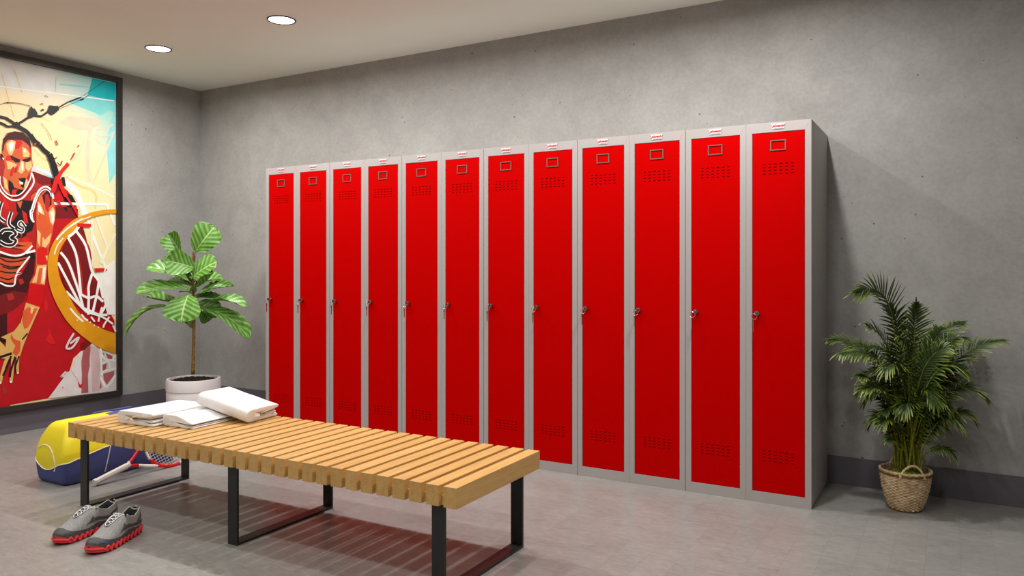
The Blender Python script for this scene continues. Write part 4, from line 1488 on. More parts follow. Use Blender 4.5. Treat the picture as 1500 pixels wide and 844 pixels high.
    for lo_, hi_ in ((0, 1),):
        pts = []
        for q in range(K):
            s = cum[-1] * q / K
            k = max(i for i in range(nn) if cum[i] <= s + 1e-9)
            t = (s - cum[k]) / max(1e-6, cum[k + 1] - cum[k])
            a, b = O[k], O[(k + 1) % nn]
            x, y = a[0] + (b[0] - a[0]) * t, a[1] + (b[1] - a[1]) * t
            amp = 0.0085 + 0.004 * max(0, 1 - x / 0.12)
            zc = 0.0135 + 0.005 * max(0, 1 - x / 0.12) + toe_up(x)
            amp *= max(0.0, min(1.0, (0.268 - x) / 0.022))
            z = zc + amp * math.sin(2 * PI * s / 0.0262)
            pts.append((x, my * y, max(z, 0.0058)))
        tube(bm, pts, 0.0050, 7, closed=True)
    for k in range(10):
        x = 0.012 + 0.0225 * k
        hw = interp(x, SXS, SHW) - 0.002
        box(bm, (x - 0.0055, my * scen(x) - hw, 0.0008), (x + 0.0055, my * scen(x) + hw, 0.012), 0.002, 1)
    o = build('outsole', bm, M_SRED, sh, smooth=True, angle=50)
    o['label'] = 'red zig-zag outsole'
    return sh
def aim(heel, toe):
    return math.atan2(toe[1] - heel[1], toe[0] - heel[0])
H_FRONT, H_BACK = (-2.435, -1.725), (-2.600, -1.715)
shoe('grey running shoe with red zig-zag sole, nearer of the pair, overlapping the other', (H_FRONT[0], H_FRONT[1], 0.0005), R(-68), False, 'running shoes on the floor')
shoe('grey running shoe with red zig-zag sole, farther of the pair, partly hidden', (H_BACK[0], H_BACK[1], 0.0005), R(-80), True, 'running shoes on the floor')
# poster ink shapes: tones laid down in order, in tenths of a millimetre on the wall (y, z pairs)
ART=[
('haze',[(-13820,25080,-11636,25080,-10460,25010,-6660,24990,-6930,23360,-8930,23230,-13820,22550)]),
('lilac',[(-8740,18070,-7000,17870,-7000,17400,-8070,17760,-8450,17750)]),
('teal',[(-4170,25010,-2400,25020,-2400,23690,-4530,23700)]),
('teal2',[(-4530,23680,-2400,23690,-2400,22720,-2860,22930,-3540,22380,-4130,22560,-5280,22780,-5970,22930)]),
('aqua',[(-6530,24040,-4500,24250,-4490,24360,-6520,24150)]),
('aqua',[(-6830,24540,-6860,23510,-6790,23530,-6760,24560)]),
('aqua',[(-2400,23010,-2400,18190,-2860,17420,-3090,20290,-2790,22070)]),
('rosy',[(-6600,21350,-5880,21150,-5230,21000,-4480,21200,-3790,21560,-3270,21900,-4050,22100,-5880,21950)]),
('rosy',[(-4460,21400,-4500,21150,-4200,21140,-4160,21390),(-4500,21150,-4560,20790,-4260,20780,-4200,21140),(-4560,20790,-4620,20390,-4320,20390,-4260,20780),(-4620,20390,-4670,20040,-4370,20050,-4320,20390),(-4670,20040,-4690,19750,-4390,19770,-4370,20050),(-4690,19750,-4700,19500,-4400,19530,-4390,19770),(-4700,19500,-4710,19240,-4400,19280,-4400,19530),(-4710,19240,-4700,18940,-4390,18990,-4400,19280),(-4700,18940,-4670,18550,-4370,18600,-4390,18990),(-4670,18550,-4630,18090,-4330,18150,-4370,18600),(-4630,18090,-4590,17670,-4280,17730,-4330,18150),(-4590,17670,-4560,17380,-4260,17440,-4280,17730)]),
('rosy',[(-3890,21230,-3780,21240,-3770,21370,-3870,21360),(-3780,21240,-3630,21250,-3620,21370,-3770,21370),(-3630,21250,-3440,21270,-3450,21400,-3620,21370),(-3440,21270,-3250,21330,-3290,21450,-3450,21400),(-3250,21330,-3050,21460,-3120,21560,-3290,21450),(-3050,21460,-2850,21620,-2920,21710,-3120,21560),(-2850,21620,-2660,21770,-2730,21870,-2920,21710),(-2660,21770,-2530,21880,-2600,21970,-2730,21870)]),
('rosy',[(-3920,20910,-3870,20870,-3780,20980,-3840,21020),(-3870,20870,-3780,20820,-3710,20930,-3780,20980),(-3780,20820,-3680,20760,-3620,20890,-3710,20930),(-3680,20760,-3550,20740,-3520,20870,-3620,20890),(-3550,20740,-3390,20760,-3400,20880,-3520,20870),(-3390,20760,-3230,20800,-3240,20920,-3400,20880),(-3230,20800,-3050,20860,-3090,20980,-3240,20920),(-3050,20860,-2900,20930,-2950,21040,-3090,20980),(-2900,20930,-2750,21020,-2820,21120,-2950,21040),(-2750,21020,-2620,21130,-2700,21220,-2820,21120),(-2620,21130,-2510,21230,-2590,21320,-2700,21220),(-2510,21230,-2430,21300,-2520,21390,-2590,21320)]),
('rosy',[(-4020,20660,-3950,20570,-3840,20650,-3910,20740),(-3950,20570,-3840,20430,-3740,20520,-3840,20650),(-3840,20430,-3710,20300,-3620,20400,-3740,20520),(-3710,20300,-3570,20200,-3500,20320,-3620,20400),(-3570,20200,-3390,20170,-3370,20300,-3500,20320),(-3390,20170,-3200,20190,-3200,20320,-3370,20300),(-3200,20190,-3030,20220,-3040,20350,-3200,20320),(-3030,20220,-2920,20240,-2920,20370,-3040,20350)]),
('rosy',[(-2620,21260,-2740,20920,-2640,20900,-2510,21240),(-2740,20920,-2920,20450,-2820,20430,-2640,20900),(-2920,20450,-3120,19910,-3020,19890,-2820,20430),(-3120,19910,-3320,19380,-3220,19360,-3020,19890),(-3320,19380,-3550,18820,-3450,18800,-3220,19360),(-3550,18820,-3800,18210,-3700,18190,-3450,18800),(-3800,18210,-4030,17660,-3930,17640,-3700,18190),(-4030,17660,-4180,17290,-4090,17260,-3930,17640)]),
('rosy',[(-4780,20680,-4840,20470,-4730,20450,-4680,20660),(-4840,20470,-4910,20170,-4810,20150,-4730,20450),(-4910,20170,-5010,19840,-4900,19820,-4810,20150),(-5010,19840,-5110,19570,-5010,19540,-4900,19820),(-5110,19570,-5230,19370,-5140,19320,-5010,19540),(-5230,19370,-5360,19200,-5280,19130,-5140,19320),(-5360,19200,-5510,19030,-5440,18960,-5280,19130),(-5510,19030,-5670,18870,-5600,18800,-5440,18960),(-5670,18870,-5860,18690,-5790,18610,-5600,18800),(-5860,18690,-6070,18500,-6000,18420,-5790,18610),(-6070,18500,-6260,18340,-6200,18260,-6000,18420),(-6260,18340,-6390,18220,-6330,18140,-6200,18260)]),
('tan',[(-6000,17440,-5840,17340,-5760,17470,-5920,17570),(-5840,17340,-5600,17210,-5520,17340,-5760,17470),(-5600,17210,-5340,17060,-5260,17200,-5520,17340),(-5340,17060,-5090,16950,-5030,17090,-5260,17200),(-5090,16950,-4880,16890,-4830,17030,-5030,17090),(-4880,16890,-4670,16850,-4640,17000,-4830,17030),(-4670,16850,-4500,16820,-4440,16970,-4640,17000),(-4500,16820,-4350,16770,-4270,16910,-4440,16970),(-4350,16770,-4210,16690,-4120,16820,-4270,16910),(-4210,16690,-4100,16600,-3980,16710,-4120,16820),(-4100,16600,-4010,16490,-3880,16570,-3980,16710),(-4010,16490,-3960,16360,-3800,16400,-3880,16570),(-3960,16360,-3950,16150,-3790,16160,-3800,16400),(-3950,16150,-3970,15890,-3820,15880,-3790,16160),(-3970,15890,-4020,15640,-3860,15620,-3820,15880),(-4020,15640,-4040,15460,-3890,15450,-3860,15620)]),
('tan',[(-8340,19240,-8260,19150,-8170,19230,-8250,19330),(-8260,19150,-8150,19010,-8060,19100,-8170,19230),(-8150,19010,-8020,18870,-7930,18960,-8060,19100),(-8020,18870,-7880,18750,-7810,18850,-7930,18960),(-7880,18750,-7740,18660,-7680,18770,-7810,18850),(-7740,18660,-7580,18590,-7520,18700,-7680,18770),(-7580,18590,-7440,18530,-7380,18640,-7520,18700),(-7440,18530,-7340,18490,-7290,18610,-7380,18640)]),
('tan',[(-9580,24390,-9090,22990,-9030,23030,-9520,24430)]),
('tan',[(-10370,24030,-10290,23730,-10230,23760,-10310,24060),(-10290,23730,-10180,23310,-10120,23340,-10230,23760),(-10180,23310,-10060,22850,-10000,22880,-10120,23340),(-10060,22850,-9950,22430,-9890,22460,-10000,22880),(-9950,22430,-9840,22070,-9780,22100,-9890,22460),(-9840,22070,-9740,21720,-9680,21750,-9780,22100),(-9740,21720,-9650,21410,-9580,21450,-9680,21750),(-9650,21410,-9580,21200,-9520,21230,-9580,21450)]),
('tan',[(-8620,21480,-8470,21480,-8460,21540,-8610,21540),(-8470,21480,-8240,21490,-8240,21550,-8460,21540),(-8240,21490,-8000,21500,-7990,21560,-8240,21550),(-8000,21500,-7790,21490,-7780,21550,-7990,21560),(-7790,21490,-7610,21450,-7590,21510,-7780,21550),(-7610,21450,-7450,21400,-7420,21460,-7590,21510),(-7450,21400,-7310,21350,-7280,21410,-7420,21460),(-7310,21350,-7200,21320,-7180,21370,-7280,21410)]),
('white',[(-14350,22830,-13750,22870,-13740,22930,-14340,22890),(-13750,22870,-12880,22930,-12870,23000,-13740,22930),(-12880,22930,-11770,23010,-11760,23080,-12870,23000),(-11770,23010,-10460,23100,-10450,23170,-11760,23080),(-10460,23100,-8690,23220,-8680,23290,-10450,23170),(-8690,23220,-6430,23380,-6420,23450,-8680,23290),(-6430,23380,-4160,23540,-4150,23610,-6420,23450),(-4160,23540,-2490,23650,-2480,23730,-4150,23610)]),
('white',[(-5970,17590,-5670,17500,-5640,17570,-5950,17660),(-5670,17500,-5220,17370,-5190,17430,-5640,17570),(-5220,17370,-4710,17220,-4690,17280,-5190,17430),(-4710,17220,-4240,17060,-4210,17130,-4690,17280),(-4240,17060,-3760,16900,-3730,16960,-4210,17130),(-3760,16900,-3260,16710,-3230,16780,-3730,16960),(-3260,16710,-2810,16540,-2780,16600,-3230,16780),(-2810,16540,-2490,16410,-2460,16480,-2780,16600)]),
('white',[(-8160,17920,-8010,17880,-7970,18000,-8120,18040),(-8010,17880,-7800,17820,-7760,17940,-7970,18000),(-7800,17820,-7580,17750,-7540,17870,-7760,17940),(-7580,17750,-7400,17690,-7350,17810,-7540,17870),(-7400,17690,-7270,17640,-7210,17750,-7350,17810),(-7270,17640,-7170,17580,-7100,17700,-7210,17750),(-7170,17580,-7080,17540,-7020,17650,-7100,17700),(-7080,17540,-7020,17500,-6960,17610,-7020,17650)]),
('teal2',[(-7580,17610,-7060,17510,-7060,17390,-7390,17450)]),
('red',[(-16120,1900,-16120,16940,-11280,17690,-8450,17720,-7000,17400,-5970,16610,-5320,15850,-5160,15050,-5170,14690,-4950,14400,-4640,13310,-4340,12020,-4080,10810,-3610,9790,-3080,8250,-2470,7150,-2470,5610,-4310,5590,-5560,4660,-5820,3820,-7340,2030,-10460,1940,-11875,1900)]),
('red',[(-17500,1900,-17500,17200,-14500,18400,-12000,18600,-9800,17800,-9800,1900)]),
('maroon',[(-17500,13643,-16200,14200,-14000,13600,-13000,10000,-14500,6200,-17500,5400)]),
('redb',[(-17200,6200,-16000,8000,-15200,6000,-16200,4000)]),
('white',[(-17500,17856,-17235,17987,-17140,17788,-17500,17611),(-17235,17987,-16066,18522,-15981,18319,-17140,17788),(-16066,18522,-15030,18906,-14970,18694,-15981,18319),(-15030,18906,-14123,19076,-14096,18858,-14970,18694),(-14123,19076,-13252,19122,-13248,18903,-14096,18858),(-13252,19122,-12515,19112,-12517,18892,-13248,18903),(-12515,19112,-12000,19110,-12000,18890,-12517,18892)]),
('dark',[(-13600,10500,-10000,10500,-10000,6200,-11800,5200,-13400,6000)]),
('skin2',[(-12100,16600,-13100,16000,-13700,13600,-13100,12700,-12500,13300,-12200,14800)]),
('sand',[(-12900,15500,-13300,14200,-13000,13600,-12600,14800)]),
('skin',[(-13800,13900,-15300,11900,-14700,11000,-12900,12900)]),
('sand2',[(-14000,13300,-15000,11900,-14700,11500,-13600,12800)]),
('hoop',[(-14350,10600,-14396,10949,-14531,11275,-14745,11555,-15025,11769,-15351,11904,-15700,11950,-16049,11904,-16375,11769,-16655,11555,-16869,11275,-17004,10949,-17050,10600,-17004,10251,-16869,9925,-16655,9645,-16375,9431,-16049,9296,-15700,9250,-15351,9296,-15025,9431,-14745,9645,-14531,9925,-14396,10251)]),
('ink',[(-14390,10596,-14396,10660,-14316,10667,-14310,10604),(-14396,10660,-14404,10750,-14325,10759,-14316,10667),(-14404,10750,-14417,10849,-14338,10862,-14325,10759),(-14417,10849,-14435,10940,-14357,10959,-14338,10862),(-14435,10940,-14459,11021,-14384,11046,-14357,10959),(-14459,11021,-14490,11101,-14416,11132,-14384,11046),(-14490,11101,-14525,11180,-14454,11215,-14416,11132),(-14525,11180,-14566,11255,-14496,11295,-14454,11215),(-14566,11255,-14611,11327,-14544,11372,-14496,11295),(-14611,11327,-14661,11397,-14597,11446,-14544,11372),(-14661,11397,-14715,11464,-14655,11517,-14597,11446),(-14715,11464,-14774,11526,-14717,11583,-14655,11517),(-14774,11526,-14836,11585,-14783,11645,-14717,11583),(-14836,11585,-14903,11639,-14854,11703,-14783,11645),(-14903,11639,-14973,11689,-14928,11756,-14854,11703),(-14973,11689,-15045,11734,-15005,11804,-14928,11756),(-15045,11734,-15120,11775,-15085,11846,-15005,11804),(-15120,11775,-15199,11810,-15168,11884,-15085,11846),(-15199,11810,-15279,11841,-15254,11916,-15168,11884),(-15279,11841,-15361,11865,-15340,11943,-15254,11916),(-15361,11865,-15444,11885,-15429,11963,-15340,11943),(-15444,11885,-15529,11899,-15519,11978,-15429,11963),(-15529,11899,-15615,11907,-15609,11987,-15519,11978),(-15615,11907,-15700,11910,-15700,11990,-15609,11987),(-15700,11910,-15785,11907,-15791,11987,-15700,11990),(-15785,11907,-15871,11899,-15881,11978,-15791,11987),(-15871,11899,-15956,11885,-15972,11963,-15881,11978),(-15956,11885,-16039,11865,-16060,11943,-15972,11963),(-16039,11865,-16121,11841,-16146,11916,-16060,11943),(-16121,11841,-16201,11810,-16232,11884,-16146,11916),(-16201,11810,-16280,11775,-16315,11846,-16232,11884),(-16280,11775,-16355,11734,-16395,11804,-16315,11846),(-16355,11734,-16427,11689,-16472,11756,-16395,11804),(-16427,11689,-16497,11639,-16546,11703,-16472,11756),(-16497,11639,-16564,11585,-16617,11645,-16546,11703),(-16564,11585,-16626,11526,-16683,11583,-16617,11645),(-16626,11526,-16685,11464,-16745,11517,-16683,11583),(-16685,11464,-16739,11397,-16803,11446,-16745,11517),(-16739,11397,-16789,11327,-16856,11372,-16803,11446),(-16789,11327,-16834,11255,-16904,11295,-16856,11372),(-16834,11255,-16875,11180,-16946,11215,-16904,11295),(-16875,11180,-16910,11101,-16984,11132,-16946,11215),(-16910,11101,-16941,11021,-17016,11046,-16984,11132),(-16941,11021,-16965,10939,-17043,10960,-17016,11046),(-16965,10939,-16985,10856,-17063,10871,-17043,10960),(-16985,10856,-16999,10771,-17078,10781,-17063,10871),(-16999,10771,-17007,10685,-17087,10691,-17078,10781),(-17007,10685,-17010,10600,-17090,10600,-17087,10691),(-17010,10600,-17007,10515,-17087,10509,-17090,10600),(-17007,10515,-16999,10429,-17078,10419,-17087,10509),(-16999,10429,-16985,10344,-17063,10328,-17078,10419),(-16985,10344,-16965,10261,-17043,10240,-17063,10328),(-16965,10261,-16941,10179,-17016,10154,-17043,10240),(-16941,10179,-16910,10099,-16984,10068,-17016,10154),(-16910,10099,-16875,10020,-16946,9985,-16984,10068),(-16875,10020,-16834,9945,-16904,9905,-16946,9985),(-16834,9945,-16789,9873,-16856,9828,-16904,9905),(-16789,9873,-16739,9803,-16803,9754,-16856,9828),(-16739,9803,-16685,9736,-16745,9683,-16803,9754),(-16685,9736,-16626,9674,-16683,9617,-16745,9683),(-16626,9674,-16564,9615,-16617,9555,-16683,9617),(-16564,9615,-16497,9561,-16546,9497,-16617,9555),(-16497,9561,-16427,9511,-16472,9444,-16546,9497),(-16427,9511,-16355,9466,-16395,9396,-16472,9444),(-16355,9466,-16280,9425,-16315,9354,-16395,9396),(-16280,9425,-16201,9390,-16232,9316,-16315,9354),(-16201,9390,-16121,9359,-16146,9284,-16232,9316),(-16121,9359,-16039,9335,-16060,9257,-16146,9284),(-16039,9335,-15956,9315,-15971,9237,-16060,9257),(-15956,9315,-15871,9301,-15881,9222,-15971,9237),(-15871,9301,-15785,9293,-15791,9213,-15881,9222),(-15785,9293,-15700,9290,-15700,9210,-15791,9213),(-15700,9290,-15615,9293,-15609,9213,-15700,9210),(-15615,9293,-15529,9301,-15519,9222,-15609,9213),(-15529,9301,-15444,9315,-15428,9237,-15519,9222),(-15444,9315,-15361,9335,-15340,9257,-15428,9237),(-15361,9335,-15279,9359,-15254,9284,-15340,9257),(-15279,9359,-15199,9390,-15168,9316,-15254,9284),(-15199,9390,-15120,9425,-15085,9354,-15168,9316),(-15120,9425,-15045,9466,-15005,9396,-15085,9354),(-15045,9466,-14973,9511,-14928,9444,-15005,9396),(-14973,9511,-14903,9561,-14854,9497,-14928,9444),(-14903,9561,-14836,9615,-14783,9555,-14854,9497),(-14836,9615,-14774,9674,-14717,9617,-14783,9555),(-14774,9674,-14715,9736,-14655,9683,-14717,9617),(-14715,9736,-14661,9803,-14597,9754,-14655,9683),(-14661,9803,-14611,9873,-14544,9828,-14597,9754),(-14611,9873,-14565,9945,-14496,9905,-14544,9828),(-14565,9945,-14525,10020,-14454,9985,-14496,9905),(-14525,10020,-14490,10099,-14416,10068,-14454,9985),(-14490,10099,-14459,10179,-14384,10154,-14416,10068),(-14459,10179,-14435,10260,-14357,10241,-14384,10154),(-14435,10260,-14417,10351,-14338,10338,-14357,10241),(-14417,10351,-14404,10450,-14325,10441,-14338,10338),(-14404,10450,-14396,10540,-14316,10533,-14325,10441),(-14396,10540,-14390,10604,-14310,10596,-14316,10533)]),
('ink',[(-16985,10931,-16751,10818,-16782,10755,-17015,10869),(-16751,10818,-16417,10651,-16446,10587,-16782,10755),(-16417,10651,-16045,10500,-16065,10433,-16446,10587),(-16045,10500,-15700,10435,-15700,10365,-16065,10433),(-15700,10435,-15355,10500,-15335,10433,-15700,10365),(-15355,10500,-14983,10651,-14954,10587,-15335,10433),(-14983,10651,-14649,10818,-14618,10755,-14954,10587),(-14649,10818,-14415,10931,-14385,10869,-14618,10755)]),
('ink',[(-15968,11915,-15858,11682,-15921,11651,-16032,11885),(-15858,11682,-15693,11345,-15757,11317,-15921,11651),(-15693,11345,-15540,10966,-15607,10945,-15757,11317),(-15540,10966,-15465,10601,-15535,10599,-15607,10945),(-15465,10601,-15512,10237,-15580,10252,-15535,10599),(-15512,10237,-15636,9857,-15702,9881,-15580,10252),(-15636,9857,-15775,9520,-15839,9547,-15702,9881),(-15775,9520,-15867,9287,-15933,9313,-15839,9547)]),
('sand2',[(-15300,12000,-16000,11600,-16200,11000,-15700,11200,-15600,10500,-15200,11000,-14900,10400,-14600,11100)]),
('jersey',[(-9800,17000,-11200,16900,-12200,16600,-12350,15000,-12150,13500,-12000,11600,-9800,11700)]),
('black',[(-12200,15200,-11600,14700,-11500,12500,-12000,11800)]),
('white',[(-11403,16947,-11504,16763,-11697,16869,-11597,17053),(-11504,16763,-11650,16499,-11844,16601,-11697,16869),(-11650,16499,-11795,16213,-11995,16305,-11844,16601),(-11795,16213,-11895,15969,-12105,16031,-11995,16305),(-11895,15969,-11929,15769,-12148,15788,-12105,16031),(-11929,15769,-11928,15571,-12147,15567,-12148,15788),(-11928,15571,-11921,15370,-12140,15378,-12147,15567),(-11921,15370,-11943,15173,-12157,15227,-12140,15378),(-11943,15173,-12016,14992,-12212,15092,-12157,15227),(-12016,14992,-12112,14838,-12294,14962,-12212,15092),(-12112,14838,-12202,14718,-12379,14848,-12294,14962),(-12202,14718,-12261,14636,-12439,14764,-12379,14848)]),
('orange2',[(-9800,11900,-12000,11700,-13000,9800,-12900,8600,-11200,9000,-9800,9400)]),
('black',[(-12181,11278,-12001,11235,-12039,11079,-12219,11122),(-12001,11235,-11745,11172,-11780,11016,-12039,11079),(-11745,11172,-11460,11113,-11487,10955,-11780,11016),(-11460,11113,-11196,11080,-11204,10920,-11487,10955),(-11196,11080,-10932,11086,-10921,10926,-11204,10920),(-10932,11086,-10647,11117,-10628,10958,-10921,10926),(-10647,11117,-10391,11154,-10368,10996,-10628,10958),(-10391,11154,-10211,11179,-10189,11021,-10368,10996)]),
('black',[(-12392,10680,-12171,10657,-12188,10498,-12408,10520),(-12171,10657,-11855,10623,-11870,10464,-12188,10498),(-11855,10623,-11509,10593,-11519,10433,-11870,10464),(-11509,10593,-11200,10580,-11200,10420,-11519,10433),(-11200,10580,-10919,10593,-10906,10434,-11200,10420),(-10919,10593,-10634,10623,-10616,10464,-10906,10434),(-10634,10623,-10385,10657,-10365,10498,-10616,10464),(-10385,10657,-10210,10679,-10190,10521,-10365,10498)]),
('black',[(-12599,10080,-12338,10078,-12340,9918,-12601,9920),(-12338,10078,-11962,10074,-11963,9914,-12340,9918),(-11962,10074,-11555,10073,-11554,9913,-11963,9914),(-11555,10073,-11203,10080,-11197,9920,-11554,9913),(-11203,10080,-10905,10100,-10892,9941,-11197,9920),(-10905,10100,-10621,10129,-10604,9971,-10892,9941),(-10621,10129,-10380,10159,-10361,10000,-10604,9971),(-10380,10159,-10209,10179,-10191,10021,-10361,10000)]),
('black',[(-12805,9480,-12503,9498,-12494,9338,-12795,9320),(-12503,9498,-12067,9524,-12058,9364,-12494,9338),(-12067,9524,-11601,9552,-11590,9393,-12058,9364),(-11601,9552,-11206,9580,-11194,9420,-11590,9393),(-11206,9580,-10892,9607,-10877,9448,-11194,9420),(-10892,9607,-10608,9636,-10592,9477,-10877,9448),(-10608,9636,-10374,9662,-10357,9503,-10592,9477),(-10374,9662,-10209,9680,-10191,9520,-10357,9503)]),
('white',[(-13009,8900,-12676,8931,-12658,8732,-12991,8700),(-12676,8931,-12197,8975,-12178,8775,-12658,8732),(-12197,8975,-11677,9030,-11652,8832,-12178,8775),(-11677,9030,-11218,9098,-11182,8902,-11652,8832),(-11218,9098,-10814,9192,-10764,8999,-11182,8902),(-10814,9192,-10417,9308,-10358,9117,-10764,8999),(-10417,9308,-10073,9419,-10012,9228,-10358,9117),(-10073,9419,-9830,9495,-9770,9305,-10012,9228)]),
('maroon',[(-8370,17760,-7080,17390,-6290,16910,-6920,16210,-7230,16580,-8000,16910)]),
('white',[(-5960,17420,-5230,16680,-4640,15410,-4310,14690,-4810,14660,-5230,15860,-5640,16560,-6280,17070)]),
('cream',[(-5960,16610,-5390,15850,-5230,14800,-5060,14810,-5100,15380,-5470,16250)]),
('black',[(-6450,16570,-5650,16320,-5320,15690,-5970,15320,-6210,15870)]),
('maroon',[(-6850,15420,-5970,15440,-5240,15370,-5240,14690,-6850,14600)]),
('black',[(-6290,15420,-6050,15440,-5970,15080,-6170,15230)]),
('white',[(-7050,15550,-2970,15750,-2970,15950,-7040,15730)]),
('white',[(-5330,16220,-5200,15950,-5040,16040,-5170,16310),(-5200,15950,-5020,15560,-4850,15650,-5040,16040),(-5020,15560,-4810,15120,-4640,15200,-4850,15650),(-4810,15120,-4630,14680,-4460,14750,-4640,15200),(-4630,14680,-4470,14250,-4300,14320,-4460,14750),(-4470,14250,-4320,13810,-4140,13870,-4300,14320),(-4320,13810,-4170,13350,-3990,13410,-4140,13870),(-4170,13350,-4010,12900,-3830,12970,-3990,13410),(-4010,12900,-3820,12420,-3640,12500,-3830,12970),(-3820,12420,-3600,11930,-3430,12000,-3640,12500),(-3600,11930,-3410,11490,-3230,11560,-3430,12000),(-3410,11490,-3270,11180,-3100,11250,-3230,11560)]),
('white',[(-3150,15810,-2510,14290,-2360,14350,-3000,15880)]),
('pale',[(-4000,14920,-3900,14660,-3750,14730,-3840,14990),(-3900,14660,-3760,14290,-3600,14350,-3750,14730),(-3760,14290,-3610,13880,-3450,13950,-3600,14350),(-3610,13880,-3480,13530,-3320,13590,-3450,13950),(-3480,13530,-3360,13250,-3210,13310,-3320,13590),(-3360,13250,-3260,13010,-3100,13070,-3210,13310),(-3260,13010,-3180,12780,-3020,12820,-3100,13070),(-3180,12780,-3160,12550,-2990,12540,-3020,12820),(-3160,12550,-3220,12270,-3060,12220,-2990,12540),(-3220,12270,-3350,11950,-3190,11890,-3060,12220),(-3350,11950,-3490,11660,-3330,11590,-3190,11890),(-3490,11660,-3580,11450,-3430,11390,-3330,11590)]),
('pale',[(-2360,13694,-2450,13730,-3680,11560,-3540,11480,-2360,13564)]),
('pale',[(-4290,15130,-4290,11220,-4140,11220,-4140,15140)]),
('offw',[(-4080,10610,-3500,11010,-2430,11730,-2430,7600,-3020,7630,-3610,9790)]),
('dark',[(-12470,10530,-9540,10120,-9030,10800,-8520,11800,-8210,11800,-8300,10790,-8580,10100,-8780,9260,-9320,8510,-12470,7930)]),
('maroon',[(-10460,9310,-9610,9590,-8780,9410,-8890,8920,-9610,8290,-10460,7960)]),
('redm',[(-10040,9370,-9680,9440,-9540,9050,-9900,8910)]),
('redm',[(-9320,10340,-9030,10410,-8930,10110,-9180,9960)]),
('redb',[(-7540,6100,-7310,6560,-7330,7040,-7120,6450,-6840,5800,-7170,5780)]),
('redb',[(-7540,9160,-7350,8480,-7490,7910,-7630,8490)]),
('redm',[(-10370,3610,-9950,2820,-10290,2680)]),
('jersey',[(-13430,15090,-12860,16520,-10460,16670,-10040,15960,-9540,15690,-8890,15900,-8370,16870,-8190,17200,-7960,16910,-8150,16270,-8370,15470,-8450,14510,-8410,14280,-8210,13910,-8160,13130,-8370,12580,-8890,12030,-9610,11900,-10460,12080,-12790,12400)]),
('black',[(-9470,15550,-9030,15730,-8370,15710,-8480,14850,-8480,14380,-9180,14270,-9110,14880,-9400,14870)]),
('black',[(-10600,14250,-10040,13900,-9610,14300,-9250,14930,-9180,15390,-8580,15440,-8480,14740,-8260,14180,-8410,13660,-8740,13500,-8930,13100,-9320,13170,-10040,12540,-10600,12450)]),
('redb',[(-9070,15040,-8780,14830,-8670,14140,-8930,14200)]),
('redb',[(-8930,13260,-8520,13040,-8740,12800,-9110,13020)]),
('redb',[(-9250,13630,-9030,13480,-9110,13170)]),
('orange',[(-9470,12860,-8410,12890,-8450,12500,-8960,12260,-9540,12480)]),
('black',[(-9400,12710,-8740,12610,-9470,12540)]),
('black',[(-9760,12440,-8970,12310,-8960,12360,-9750,12500)]),
('redb',[(-10320,15930,-10040,15580,-9830,15070,-10180,15040)]),
('orange',[(-9400,15550,-9030,15660,-9180,15110)]),
('redm',[(-8220,17040,-7230,17060,-7230,16820,-7920,16680,-8300,15710,-8450,15700)]),
('orange',[(-8450,16090,-8070,16510,-8300,15940,-8520,15690)]),
('black',[(-8510,16070,-8100,16410,-8120,16440,-8530,16100)]),
('maroon',[(-8300,17650,-7540,17500,-7160,16980,-7690,16860,-8070,16980)]),
('skin',[(-10250,19620,-10040,20110,-9540,20300,-9030,20300,-8630,19940,-8460,19380,-8430,18720,-8370,18110,-8510,17710,-8760,17300,-8710,16840,-8960,16350,-9400,15930,-9750,15790,-10070,16110,-10350,16530,-10460,16970,-10600,17710,-10390,18250,-10350,18630,-10320,19240)]),
('redm',[(-10600,18530,-10250,18500,-10140,17910,-10250,17220,-9970,16340,-10320,16540,-10600,16960)]),
('hair',[(-10330,18940,-10250,19700,-9930,20120,-9540,20310,-9000,20300,-8610,19940,-8460,19460,-8480,19220,-8740,19570,-9110,19790,-9610,19720,-9970,19670,-10180,19330,-10260,18800)]),
('redb',[(-9750,19700,-9110,19790,-9030,19570,-9400,18980,-9540,19190)]),
('redb',[(-8670,19540,-8480,19260,-8460,18800,-8580,19020)]),
('redb',[(-10040,18600,-9750,18630,-9680,18340,-10110,18290)]),
('orange',[(-9470,19130,-9030,19190,-9110,18640,-9610,18650)]),
('sand',[(-10070,19390,-9750,19700,-9480,19620,-9540,19120,-9750,18630,-9910,18730,-10040,19050)]),
('white',[(-9930,19330,-9720,19590,-9580,19490,-9680,19020,-9830,18890)]),
('sand',[(-9070,19300,-8820,19250,-8580,18940,-8630,18700,-9000,18650)]),
('white',[(-8960,19200,-8830,19140,-8850,18960,-8980,19000)]),
('sand',[(-10070,18250,-9750,18220,-9400,18070,-9610,17740,-9970,17700)]),
('sand',[(-9140,18370,-8950,18350,-8900,17740,-9110,17490,-9320,17620)]),
('white',[(-9110,18260,-9010,18270,-8990,17810,-9090,17720)]),
('sand',[(-8850,18290,-8460,18410,-8420,18030,-8670,17690,-8850,17900)]),
('sand',[(-10280,17210,-10040,17010,-9930,16270,-10180,16470)]),
('redm',[(-9540,17820,-9360,17960,-9430,17530,-9580,17520)]),
('redb',[(-9750,17800,-9540,17980,-9680,17280,-9860,17260)]),
('hair',[(-9840,18680,-9400,18510,-9180,18440,-9240,18240,-9470,18210,-9730,18400)]),
('hair',[(-9070,18450,-8780,18570,-8510,18720,-8490,18520,-8710,18340,-9000,18350)]),
('black',[(-9580,18440,-9290,18450,-9320,18270,-9540,18300)]),
('black',[(-8830,18510,-8650,18560,-8670,18390,-8800,18370)]),
('black',[(-9320,17160,-8850,17250,-8790,16950,-9000,16540,-9140,16640,-9110,16950)]),
('white',[(-9250,16980,-9000,16900,-9030,16770,-9240,16790)]),
